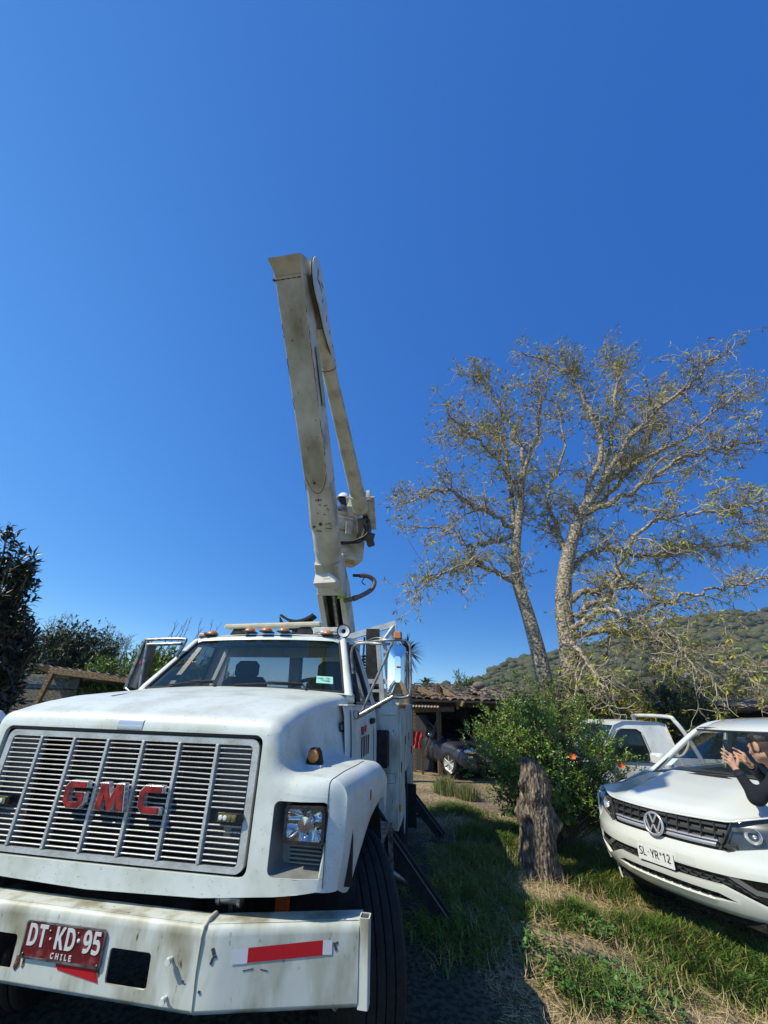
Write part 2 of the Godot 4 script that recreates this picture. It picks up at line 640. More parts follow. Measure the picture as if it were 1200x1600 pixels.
func hood_section(t: float) -> Array:
	# one half of the bonnet's cross-section at depth t (0 front .. 1 cowl): [point, normal] from the centre line out
	var zs := [0.0, 0.07, 0.17, 0.32, 0.45, 0.6, 0.8, 1.0]
	var z := -0.19 - t * 1.15
	var topc: float = ip(-z, [0.19, 0.28, 0.38, 0.6, 0.9, 1.34], [1.716, 1.745, 1.772, 1.815, 1.850, 1.893])
	var tope: float = topc - ip(-z, [0.19, 0.6, 1.34], [0.016, 0.026, 0.040])
	var hw: float = ip(-z, [0.19, 0.6, 1.34], [0.83, 0.855, 0.90])
	var sh: float = ip(-z, [0.19, 0.35, 0.7, 0.95, 1.15, 1.34], [1.462, 1.470, 1.470, 1.455, 1.40, 1.32])
	var fx: float = ip(-z, [0.19, 0.4, 0.6, 0.9, 1.15, 1.34], [1.150, 1.185, 1.205, 1.228, 1.225, 1.20])
	var bx: float = ip(-z, [0.19, 0.4, 0.65, 0.9, 1.1, 1.34], [1.118, 1.126, 1.136, 1.176, 1.208, 1.19])
	var by: float = ip(-z, [0.19, 0.30, 0.40, 0.45, 0.52, 0.64, 0.76, 0.91, 1.08, 1.2, 1.34], [1.02, 0.97, 0.942, 0.955, 0.985, 1.045, 1.13, 1.185, 1.225, 1.18, 1.06])
	var wd: float = ip(-z, [0.19, 0.8, 1.05, 1.34], [0.012, 0.02, 0.05, 0.068])
	var pts: Array = []
	var sx: float = hw - 0.075
	for k in 9:
		var u := k / 8.0
		pts.append(Vector2(sx * u, lerpf(topc, tope, u * u * u * 0.6 + u * u * 0.4)))
	for k in range(1, 8):
		var a := PI / 2 * (1.0 - k / 8.0)
		pts.append(Vector2(sx, tope - 0.075) + Vector2(cos(a), sin(a)) * 0.075)
	var fr := 0.07
	for k in 5:
		pts.append(Vector2(hw + wd * k / 4.0, lerpf(tope - 0.085, sh + fr, k / 4.0)))
	var wx: float = hw + wd
	for k in range(1, 7):
		var a := PI + PI / 2 * k / 6.0
		pts.append(Vector2(wx + fr, sh + fr) + Vector2(cos(a), sin(a)) * fr)
	var orr := 0.085
	for k in range(1, 4):
		pts.append(Vector2(lerpf(wx + fr, fx - orr - 0.01, k / 3.0), sh - 0.012 * k / 3.0))
	for k in range(1, 8):
		var a := PI / 2 * (1.0 - k / 7.0)
		pts.append(Vector2(fx - orr, sh - 0.012 - orr) + Vector2(cos(a), sin(a)) * orr)
	for k in range(1, 6):
		var u := k / 5.0
		pts.append(Vector2(lerpf(fx, bx, u * u), lerpf(sh - 0.1, by, u)))
	var out: Array = []
	for k in pts.size():
		var dd: Vector2 = (pts[mini(k + 1, pts.size() - 1)] - pts[maxi(k - 1, 0)]).normalized()
		out.append([pts[k], Vector2(-dd.y, dd.x) if k > 0 else Vector2(0, 1), z])
	return out

func make_hood() -> void:
	var mb := MB.new()
	var half: Array = []
	var R0 := 0.075
	var s0 := hood_section(0.0)
	# rounding from the front face round to the sides and top
	for j in 8:
		var a := PI / 2 * j / 7.0
		var row := PackedVector3Array()
		for e in s0:
			var qd: Vector2 = e[0] - e[1] * R0
			var pp: Vector2 = qd + e[1] * R0 * sin(a)
			row.push_back(Vector3(pp.x, pp.y, 0.0))
		half.append([row, a])
	var rows: Array = []
	for h in half:
		var line := PackedVector3Array()
		var src: PackedVector3Array = h[0]
		for k in range(src.size() - 1, 0, -1):
			line.push_back(Vector3(-src[k].x, src[k].y, 0))
		for k in src.size():
			line.push_back(src[k])
		for k in line.size():
			var zf := zfront(line[k].x, line[k].y)
			line[k].z = lerpf(-0.19, zf, cos(h[1])) if zf > -0.19 else -0.19
		rows.append(line)
	for j in range(1, 25):
		var sec := hood_section(j / 24.0)
		var line := PackedVector3Array()
		for k in range(sec.size() - 1, 0, -1):
			line.push_back(Vector3(-sec[k][0].x, sec[k][0].y, sec[k][2]))
		for k in sec.size():
			line.push_back(Vector3(sec[k][0].x, sec[k][0].y, sec[k][2]))
		rows.append(line)
	mb.grid(rows, false, Vector3(0, 1.2, -0.8))
	# front face with the grille opening and the two headlight wells
	var edge: PackedVector3Array = rows[0]
	var poly := PackedVector2Array()
	for k in range(edge.size()):
		poly.push_back(Vector2(edge[k].x, edge[k].y))
	for b in [[1.06, 1.035], [0.87, 1.012], [0.55, 0.985], [0.0, 0.972], [-0.55, 0.985], [-0.87, 1.012], [-1.06, 1.035]]:
		poly.push_back(Vector2(b[0], b[1]))
	var fm := func(x: float, y: float) -> Vector3: return Vector3(x, y, zfront(x, y))
	var gh := rr(0, 1.344, 1.476, 0.564, 0.04)
	var wells: Array = [gh]
	for s in [-1.0, 1.0]:
		wells.append(rr(s * 0.952, 1.217, 0.246, 0.282, 0.028))
	mb.patch(poly, wells, fm, 26, 0.03)
	# lower lip turning back
	var lip: Array = [PackedVector3Array(), PackedVector3Array()]
	for b in [[-1.06, 1.035], [-0.87, 1.012], [-0.55, 0.985], [0.0, 0.972], [0.55, 0.985], [0.87, 1.012], [1.06, 1.035]]:
		lip[0].push_back(fm.call(b[0], b[1]))
		lip[1].push_back(fm.call(b[0], b[1] + 0.012) - Vector3(0, 0, 0.12))
	mb.grid(lip, false, Vector3(0, 2, 0))
	var hood := part("bonnet", mb, M.white, TK)
	# seams: fender line down the front corner and the side panel line
	for s in [-1.0, 1.0]:
		var seam := MB.new()
		var l2: Array = []
		for y in [1.045, 1.12, 1.2, 1.28, 1.34]:
			l2.append(Vector3(s * 1.068, y, zfront(1.068, y) + 0.0005))
		var mid: int = (rows[0].size() - 1) / 2
		for j in 21:
			var rw: PackedVector3Array = rows[j]
			var tx: float = lerpf(1.068, 1.118, clampf((j - 4) / 12.0, 0.0, 1.0))
			for k in range(mid, rw.size() - 1):
				if rw[k].x <= tx and rw[k + 1].x > tx:
					var pq: Vector3 = rw[k].lerp(rw[k + 1], (tx - rw[k].x) / (rw[k + 1].x - rw[k].x))
					l2.append(Vector3(s * pq.x, pq.y + 0.0004, pq.z))
					break
		seam.tube(l2, 0.0024, 5)
		part("bonnet_seam", seam, M.slat_back, hood)
	var cat := MB.new()
	for s in [-0.42, 0.42]:
		pass
	# wedge-shaped air scoops on the bonnet, open towards the front
	for s in [-0.47, -0.17]:
		var y0 := 1.792
		var z0 := -0.47
		var A := Vector3(s - 0.035, y0 - 0.012, z0); var B := Vector3(s + 0.035, y0 - 0.004, z0 - 0.02)
		var tip := Vector3(s + 0.06, y0 + 0.028, z0 - 0.16)
		var scd := MB.new()
		scd.to(A, B, tip, Vector3(s, 0, z0))
		part("bonnet_scoop", scd, M.slat_back, hood)
	# metallic tape above the grille
	var tp := MB.new()
	var tm := func(x: float, y: float) -> Vector3:
		return Vector3(x, y, zfront(x, 1.636) + 0.0025 - 0.075 * (1.0 - sqrt(maxf(0.0, 1.0 - pow(clampf((y - 1.640) / 0.076, 0.0, 0.98), 2.0)))))
	tp.patch(V2([-0.06, 1.630, 0.085, 1.630, 0.083, 1.688, -0.058, 1.688]), [], tm, 3, 0.0, 5)
	part("silver_tape", tp, mat(lin(0.52, 0.55, 0.60), 0.25, 0.5), hood)
	# badge on the side
	for s in [-1.0, 1.0]:
		var bd := MB.new()
		bd.ext(V2([-0.16, -0.025, 0.10, -0.035, 0.17, -0.035, 0.17, 0.03, -0.10, 0.04, -0.17, 0.035]), 0.006, Transform3D(Basis(Vector3.UP, s * PI / 2), Vector3(s * 0.918, 1.625, -1.18)))
		var b := part("badge", bd, M.ink, hood)
		var bl := MB.new()
		for k in 6:
			bl.box(Vector3(s * 0.923, 1.628 + (0.002 if k % 2 else -0.002), -1.04 - k * 0.048), Vector3(0.004, 0.034, 0.016), Basis(Vector3.RIGHT, 0.2 * (k % 3 - 1)))
			bl.box(Vector3(s * 0.923, 1.643 - (k % 3) * 0.013, -1.055 - k * 0.048), Vector3(0.004, 0.007, 0.026))
		part("badge_mark", bl, M.steel, hood)
	# amber lamp on the fender top
	for s in [-1.0, 1.0]:
		var hb := MB.new()
		hb.ext(V2([-0.045, 0, 0.045, 0, 0.032, 0.062, 0.018, 0.082, -0.018, 0.082, -0.032, 0.062]), 0.05, Transform3D(Basis.IDENTITY, Vector3(s * 0.925, 1.475, -0.40)), 0.006)
		var lampb := part("fender_lamp", hb, M.black, hood)
		var lm := MB.new()
		lm.sphere(Vector3(s * 0.922, 1.518, -0.372), Vector3(0.030, 0.033, 0.018), Basis.IDENTITY, 18)
		part("lamp_lens", lm, M.amber, lampb)
		var ft := MB.new()
		ft.box(Vector3(s * 0.925, 1.470, -0.385), Vector3(0.10, 0.016, 0.075), Basis.IDENTITY, 0.006)
		part("lamp_foot", ft, M.white, lampb)
		# side marker
		var sm := MB.new()
		sm.box(Vector3(s * 1.186, 1.327, -0.55), Vector3(0.03, 0.052, 0.11), Basis(Vector3.UP, s * 0.1), 0.006)
		var smn := part("side_marker", sm, M.white, hood)
		var sl := MB.new()
		sl.box(Vector3(s * 1.203, 1.324, -0.55), Vector3(0.012, 0.040, 0.085), Basis(Vector3.UP, s * 0.1), 0.004)
		part("marker_lens", sl, M.amber_dark, smn)

func headlight(s: float) -> void:
	# square lamp set in a grey well with ribs below
	var x0 := s * 0.952
	var w := MB.new()
	var dep := 0.115
	var ring := rr(x0, 1.217, 0.248, 0.284, 0.028, 6)
	var rin := rr(x0 + s * 0.008, 1.222, 0.214, 0.252, 0.02, 6)
	var rows: Array = [PackedVector3Array(), PackedVector3Array()]
	for k in ring.size():
		rows[0].push_back(Vector3(ring[k].x, ring[k].y, zfront(ring[k].x, ring[k].y) - 0.001))
		rows[1].push_back(Vector3(rin[k].x, rin[k].y, -0.095 - dep))
	w.grid(rows, true, Vector3(x0, 1.217, 0.3), 0.0)
	w.ext(rin, 0.004, Transform3D(Basis.IDENTITY, Vector3(0, 0, -0.097 - dep)))
	for k in 5:
		w.box(Vector3(x0 + s * 0.012, 1.172 - k * 0.0165, -0.095 - dep + 0.012), Vector3(0.15, 0.0075, 0.024), Basis.IDENTITY, 0.002)
	var hl := part("headlight", w, tri(mat(lin(0.20, 0.21, 0.21), 0.5), M.grime, 2.0), TK)
	var bz := MB.new()
	var lx := x0 + s * 0.02
	var fm := func(x: float, y: float) -> Vector3: return Vector3(x, y, -0.118)
	bz.patch(rr(lx, 1.268, 0.186, 0.150, 0.024), [rr(lx, 1.268, 0.160, 0.122, 0.018)], fm, 3, 0.07)
	part("bezel", bz, M.black, hl)
	# concave reflector
	var rf := MB.new()
	var rws: Array = []
	for j in 9:
		var u := j / 8.0
		var l := PackedVector3Array()
		var rg := rr(lx, 1.268, lerpf(0.02, 0.162, u), lerpf(0.02, 0.124, u), lerpf(0.0095, 0.018, u), 5)
		for k in rg.size():
			l.push_back(Vector3(rg[k].x, rg[k].y, -0.185 + 0.062 * u * u))
		rws.append(l)
	rf.grid(rws, true, Vector3(lx, 1.268, 2.0), 0.0)
	part("reflector", rf, M.reflector, hl)
	var bu := MB.new()
	bu.lathe([Vector2(0, -0.122), Vector2(0.032, -0.126), Vector2(0.036, -0.15), Vector2(0.033, -0.178)], Transform3D(Basis(Vector3.RIGHT, PI / 2), Vector3(lx, 1.268, 0)), 20)
	part("bulb_shield", bu, M.reflector, hl)
	var ln := MB.new()
	var lf := func(x: float, y: float) -> Vector3: return Vector3(x, y, -0.112 - 0.8 * (pow(x - lx, 2.0) + pow(y - 1.268, 2.0)))
	ln.patch(rr(lx, 1.268, 0.166, 0.128, 0.02), [], lf, 8, 0.0, 6)
	part("lens", ln, M.lens, hl)

func make_grille() -> void:
	var fm := func(x: float, y: float) -> Vector3: return Vector3(x, y, zfront(x, y) - 0.012)
	var fr := MB.new()
	fr.patch(rr(0, 1.339, 1.436, 0.536, 0.042), [rr(0, 1.336, 1.372, 0.484, 0.022)], fm, 12, 0.035)
	var gr := part("grille", fr, M.grille, TK)
	for i in 6:
		var x := (i - 2.5) * 0.201
		var b := MB.new()
		b.bar(Vector3(x, 1.094, zfront(x, 1.094) - 0.026), Vector3(x, 1.578, zfront(x, 1.578) - 0.026), 0.017, 0.036, Vector3.FORWARD, 0.003)
		part("grille_bar", b, M.grille, gr)
	var base := MB.new()
	base.ext(V2([-0.014, 0.001, -0.002, 0.0030, 0.0, 0.0015, 0.0, -0.0015, -0.003, -0.0030, -0.014, -0.003]), 0.184, Transform3D(Basis(Vector3.UP, -PI / 2), Vector3.ZERO))
	var bm := base.mesh()
	var ends := [-0.688, -0.5025, -0.3015, -0.1005, 0.1005, 0.3015, 0.5025, 0.688]
	for c in 7:
		for k in 21:
			var y := 1.108 + k * 0.02265
			var x: float = (ends[c] + ends[c + 1]) * 0.5
			var w: float = ends[c + 1] - ends[c] - 0.016
			if c == 6 and k in [7, 8] or c == 0 and k in [7, 8]:
				continue
			var bend := 0.0
			if R.randf() < 0.10:
				bend = R.randf_range(-0.02, 0.02)
			var o := part("grille_slat", bm, M.slat, gr, Transform3D(Basis(Vector3.RIGHT, 0.10) * Basis(Vector3.BACK, bend) * Basis.from_scale(Vector3(w / 0.184, 1.0, 1)), Vector3(x, y, zfront(x, y) - 0.016)))
	# grey backing behind the outer columns, dark air behind the rest
	for s in [-1.0, 1.0]:
		var bk := MB.new()
		bk.box(Vector3(s * 0.594, 1.336, -0.165), Vector3(0.19, 0.49, 0.02))
		part("grille_backing", bk, M.slat_back, gr)
	var rad := MB.new()
	rad.box(Vector3(0, 1.34, -0.33), Vector3(1.40, 0.60, 0.06))
	rad.box(Vector3(0.0, 1.34, -0.21), Vector3(0.035, 0.52, 0.01))
	part("radiator", rad, M.black, TK)
	var sh := MB.new()
	sh.box(Vector3(0, 1.62, -0.25), Vector3(1.44, 0.02, 0.22))
	sh.box(Vector3(0, 1.02, -0.27), Vector3(1.5, 0.03, 0.22))
	for s in [-1.0, 1.0]:
		sh.box(Vector3(s * 0.735, 1.33, -0.26), Vector3(0.02, 0.60, 0.22))
		sh.box(Vector3(s * 0.95, 1.2, -0.30), Vector3(0.42, 0.40, 0.03))
	part("grille_shroud", sh, M.blackgloss, TK)
	# little auxiliary lamps
	for s in [-1.0, 1.0]:
		var o := MB.new()
		o.ext(rr(0, 0, 0.135, 0.040, 0.019), 0.03, Transform3D(Basis.IDENTITY, Vector3(s * 0.624, 1.281, zfront(0.62, 1.28) - 0.008)), 0.004)
		var ol := part("auxiliary_lamp", o, M.blackgloss, gr)
		var f2 := MB.new()
		f2.ext(rr(0, 0, 0.088, 0.028, 0.003), 0.004, Transform3D(Basis.IDENTITY, Vector3(s * 0.624 - s * 0.006, 1.281, zfront(0.62, 1.28) + 0.009)))
		part("lamp_face", f2, mat(lin(0.20, 0.18, 0.07), 0.3), ol)
		for k in 4:
			var d := MB.new()
			d.lathe([Vector2(0, 0.004), Vector2(0.0085, 0.003), Vector2(0.0105, 0.0)], Transform3D(Basis(Vector3.RIGHT, PI / 2), Vector3(s * 0.624 - 0.036 + k * 0.021, 1.281, zfront(0.62, 1.28) + 0.0115)), 12)
			part("lamp_diode", d, M.platewhite if (k < 2) == (s > 0) else mat(lin(0.14, 0.13, 0.05), 0.2), ol)
	# three raised letters: red faces on chrome edges
	var T := 0.028
	var gl := V2([-0.060, -0.032, -0.034, -0.058, 0.030, -0.058, 0.054, -0.034, 0.054, 0.012, 0.004, 0.012, 0.004, -0.012, 0.026, -0.012, 0.026, -0.026, 0.020, -0.032, -0.024, -0.032, -0.032, -0.024, -0.032, 0.024, -0.024, 0.032, 0.058, 0.032, 0.058, 0.058, -0.034, 0.058, -0.060, 0.032])
	var ml := V2([-0.078, -0.058, -0.046, -0.058, -0.036, 0.012, -0.008, -0.058, 0.012, -0.058, 0.038, 0.012, 0.046, -0.058, 0.078, -0.058, 0.064, 0.058, 0.026, 0.058, 0.002, -0.008, -0.022, 0.058, -0.060, 0.058])
	var cl := V2([-0.060, -0.032, -0.034, -0.058, 0.056, -0.058, 0.056, -0.030, -0.024, -0.030, -0.032, -0.022, -0.032, 0.022, -0.024, 0.030, 0.056, 0.030, 0.056, 0.058, -0.034, 0.058, -0.060, 0.032])
	var i := 0
	for pl in [gl, ml, cl]:
		var x: float = [-0.172, 0.024, 0.232][i]
		var a := MB.new()
		a.ext(pl, 0.032, Transform3D(Basis.from_scale(Vector3(1.03, 1.04, 1)), Vector3(x, 1.334, zfront(x, 1.33) + 0.010)), 0.003)
		var lt := part("letter", a, M.lampsilver, gr)
		var b := MB.new()
		b.ext(pl, 0.004, Transform3D(Basis.from_scale(Vector3(0.95, 0.96, 1)), Vector3(x, 1.334, zfront(x, 1.33) + 0.0275)), 0.001)
		part("letter_face", b, M.red, lt)
		i += 1

func bumper_z(x: float) -> float:
	return -0.29 * maxf(0.0, absf(x) - 0.615)

func make_bumper() -> void:
	var mb := MB.new()
	var fm := func(x: float, y: float) -> Vector3:
		var roll := 0.0
		if y > 0.895:
			var u := (y - 0.895) / 0.032
			roll = -0.032 * (1.0 - sqrt(maxf(0.0, 1.0 - u * u * 0.98)))
		if y < 0.665:
			var u2 := (0.665 - y) / 0.02
			roll = -0.02 * (1.0 - sqrt(maxf(0.0, 1.0 - u2 * u2 * 0.98)))
		return Vector3(x, y, bumper_z(x) + roll)
	var holes: Array = []
	for s in [-1.0, 1.0]:
		holes.append(rr(s * 0.316, 0.760, 0.186, 0.116, 0.014))
	mb.patch(V2([-1.22, 0.647, -0.615, 0.645, 0.615, 0.645, 1.22, 0.647, 1.22, 0.927, 0.615, 0.925, -0.615, 0.925, -1.22, 0.927]), holes, fm, 24, 0.008, 14, true)
	# top and bottom flanges
	for q in [[0.9268, -0.0175, -0.11, 0.9242], [0.645, -0.0115, -0.09, 0.6462]]:
		var rows: Array = [PackedVector3Array(), PackedVector3Array()]
		for x in [-1.22, -0.9, -0.64, -0.615, -0.59, 0.0, 0.59, 0.615, 0.64, 0.9, 1.22]:
			rows[0].push_back(Vector3(x, q[3], bumper_z(x) + q[1]))
			rows[1].push_back(Vector3(x, q[0] - 0.003 * signf(q[0] - 0.7), bumper_z(x) + q[2]))
		mb.grid(rows, false, Vector3(0, 0.78, -0.1))
	var bp := part("bumper", mb, M.white_dirty, TK)
	for s in [-1.0, 1.0]:
		# weld seam at the bend
		var wd := MB.new()
		wd.tube([Vector3(s * 0.617, 0.93, -0.10), Vector3(s * 0.618, 0.932, -0.04), Vector3(s * 0.616, 0.918, -0.006), Vector3(s * 0.614, 0.890, 0.001), Vector3(s * 0.610, 0.78, 0.001), Vector3(s * 0.612, 0.66, 0.0)], [0.009, 0.010, 0.008, 0.004, 0.003, 0.003], 7)
		part("weld_seam", wd, M.cream, bp)
		# square tube closing the end
		var pf := MB.new()
		var zz := bumper_z(1.235)
		pf.patch(rr(0, 0, 0.044, 0.054, 0.006), [rr(0, 0, 0.034, 0.044, 0.004)], func(x: float, y: float) -> Vector3: return Vector3(s * 1.240 + x, 0.936, zz - 0.026 - y), 1, 0.294)
		var en := part("end_tube", pf, M.white_dirty, bp)
		var rs := MB.new()
		rs.box(Vector3(s * 1.240, 0.93, zz - 0.026), Vector3(0.03, 0.004, 0.04))
		part("tube_inside", rs, M.slat_back, en)
		# bolts
		for b in [[0.500, 0.812], [0.500, 0.692]]:
			var bo := MB.new()
			bo.tube([Vector3(s * b[0], b[1], 0), Vector3(s * b[0], b[1], 0.030)], 0.0065, 8)
			bo.tube([Vector3(s * b[0], b[1], 0.016), Vector3(s * b[0], b[1], 0.032)], 0.0125, 6)
			part("bolt", bo, M.white, bp)
	# reflective tape
	var tmap := func(x: float, y: float) -> Vector3: return Vector3(x, y, bumper_z(x) + 0.0025)
	for s in [-1.0, 1.0]:
		for q in [[0.735, 0.795, 0, 0.847, 0.851], [0.795, 1.080, 1, 0.851, 0.868], [1.080, 1.116, 0, 0.868, 0.869]]:
			var tp := MB.new()
			tp.patch(V2([s * q[0], q[3], s * q[1], q[4], s * q[1], q[4] - 0.049, s * q[0], q[3] - 0.047]), [], tmap, 2)
			part("reflective_tape", tp, M.redtape if q[2] else M.whitetape, bp)
	var rp := MB.new()
	rp.patch(V2([-0.012, 0.751, 0.175, 0.745, 0.190, 0.715, 0.196, 0.702, 0.002, 0.724, -0.010, 0.737]), [], tmap, 2)
	part("red_sticker", rp, M.redtape, bp)
	for q in [[-0.195, 0.727, 0.013, 0.028], [-0.165, 0.727, 0.006, 0.016], [0.185, 0.732, 0.011, 0.016]]:
		var ru := MB.new()
		ru.patch(V2([q[0] - q[2], q[1] - q[3] * 0.6, q[0] - q[2] * 0.2, q[1] - q[3], q[0] + q[2], q[1] - q[3] * 0.3, q[0] + q[2] * 0.7, q[1] + q[3], q[0] - q[2] * 0.6, q[1] + q[3] * 0.8]), [], tmap, 1)
		part("rust_stain", ru, M.rust, bp)
	var sc := MB.new()
	for q in [[0.665, 0.842, 0.006, 0.012, 0.4], [0.672, 0.825, 0.008, 0.004, 0.2], [0.663, 0.812, 0.005, 0.010, -0.3], [1.130, 0.855, 0.01, 0.004, 0.5], [1.128, 0.845, 0.005, 0.014, 0.4], [0.80, 0.782, 0.02, 0.0015, 0.15], [0.86, 0.779, 0.015, 0.0015, -0.2], [0.63, 0.72, 0.004, 0.004, 0.0], [0.56, 0.745, 0.004, 0.005, 0.0], [0.57, 0.74, 0.003, 0.0015, 0.3]]:
		sc.box(tmap.call(q[0], q[1]) - Vector3(0, 0, 0.002), Vector3(q[2] * 2, q[3] * 2, 0.0022), Basis(Vector3.UP, 0.28 if q[0] > 0.615 else 0.0) * Basis(Vector3.BACK, q[4]))
	part("scuff_mark", sc, M.slat_back, bp)
	# number plate
	var pl := MB.new()
	pl.ext(rr(0, 0, 0.382, 0.126, 0.012), 0.003, Transform3D(Basis.IDENTITY, Vector3(0.006, 0.811, 0.005)))
	var pn := part("number_plate", pl, M.steel, bp)
	var pi := MB.new()
	pi.ext(rr(0, 0, 0.368, 0.112, 0.008), 0.002, Transform3D(Basis.IDENTITY, Vector3(0.006, 0.811, 0.0066)))
	part("plate_face", pi, M.maroon, pn)
	var rimb := MB.new()
	rimb.patch(rr(0.006, 0.811, 0.384, 0.128, 0.013), [rr(0.006, 0.811, 0.371, 0.115, 0.009)], func(x: float, y: float) -> Vector3: return Vector3(x, y, 0.0092), 1, 0.004)
	part("plate_rim", rimb, M.steel, pn)
	for q in [["DT", -0.122, 0.835], ["KD", 0.013, 0.835], ["95", 0.142, 0.835]]:
		var tx := part("plate_character", text(q[0], 0.112, 0.004), M.platechar, pn)
		tx.transform = Transform3D(Basis.from_scale(Vector3(0.70, 0.92, 1)), Vector3(q[1], 0.827, 0.0085))
	var ch := part("plate_character", text("C H I L E", 0.026, 0.003), M.platechar, pn)
	ch.position = Vector3(0.01, 0.768, 0.0085)
	for q in [[-0.056, 0.822, 0.005], [0.078, 0.828, 0.008], [-0.063, 0.848, 0.005], [0.072, 0.853, 0.005], [-0.172, 0.762, 0.006], [0.182, 0.757, 0.006]]:
		var rv := MB.new()
		rv.sphere(Vector3(q[0], q[1], 0.009), Vector3(q[2], q[2], 0.004), Basis.IDENTITY, 8)
		part("plate_rivet", rv, M.platechar if q[1] > 0.8 and q[1] < 0.83 else M.steel, pn)
	# brackets behind and the shackle pin
	var br := MB.new()
	for s in [-1.0, 1.0]:
		br.box(Vector3(s * 0.43, 0.80, -0.35), Vector3(0.09, 0.24, 0.62), Basis.IDENTITY, 0.01)
		br.box(Vector3(s * 0.66, 0.93, -0.20), Vector3(0.02, 0.12, 0.12))
	br.box(Vector3(0, 0.90, -0.30), Vector3(1.3, 0.12, 0.05))
	br.box(Vector3(0.32, 0.765, -0.13), Vector3(0.26, 0.022, 0.04), Basis(Vector3.BACK, -0.12))
	part("frame_rail", br, M.black, TK)
	var pin := MB.new()
	for s in [-1.0, 1.0]:
		pin.tube([Vector3(s * 0.59, 0.962, -0.15), Vector3(s * 0.70, 0.964, -0.15)], 0.020, 14)
		pin.tube([Vector3(s * 0.595, 0.962, -0.15), Vector3(s * 0.61, 0.962, -0.15)], 0.026, 14)
		pin.tube([Vector3(s * 0.69, 0.962, -0.15), Vector3(s * 0.705, 0.962, -0.15)], 0.026, 14)
	part("hinge_pin", pin, M.steel, TK)
	var ob := MB.new()
	ob.box(Vector3(0.80, 0.93, -0.42), Vector3(0.06, 0.2, 0.04))
	part("spring_bracket", ob, M.orange, TK)

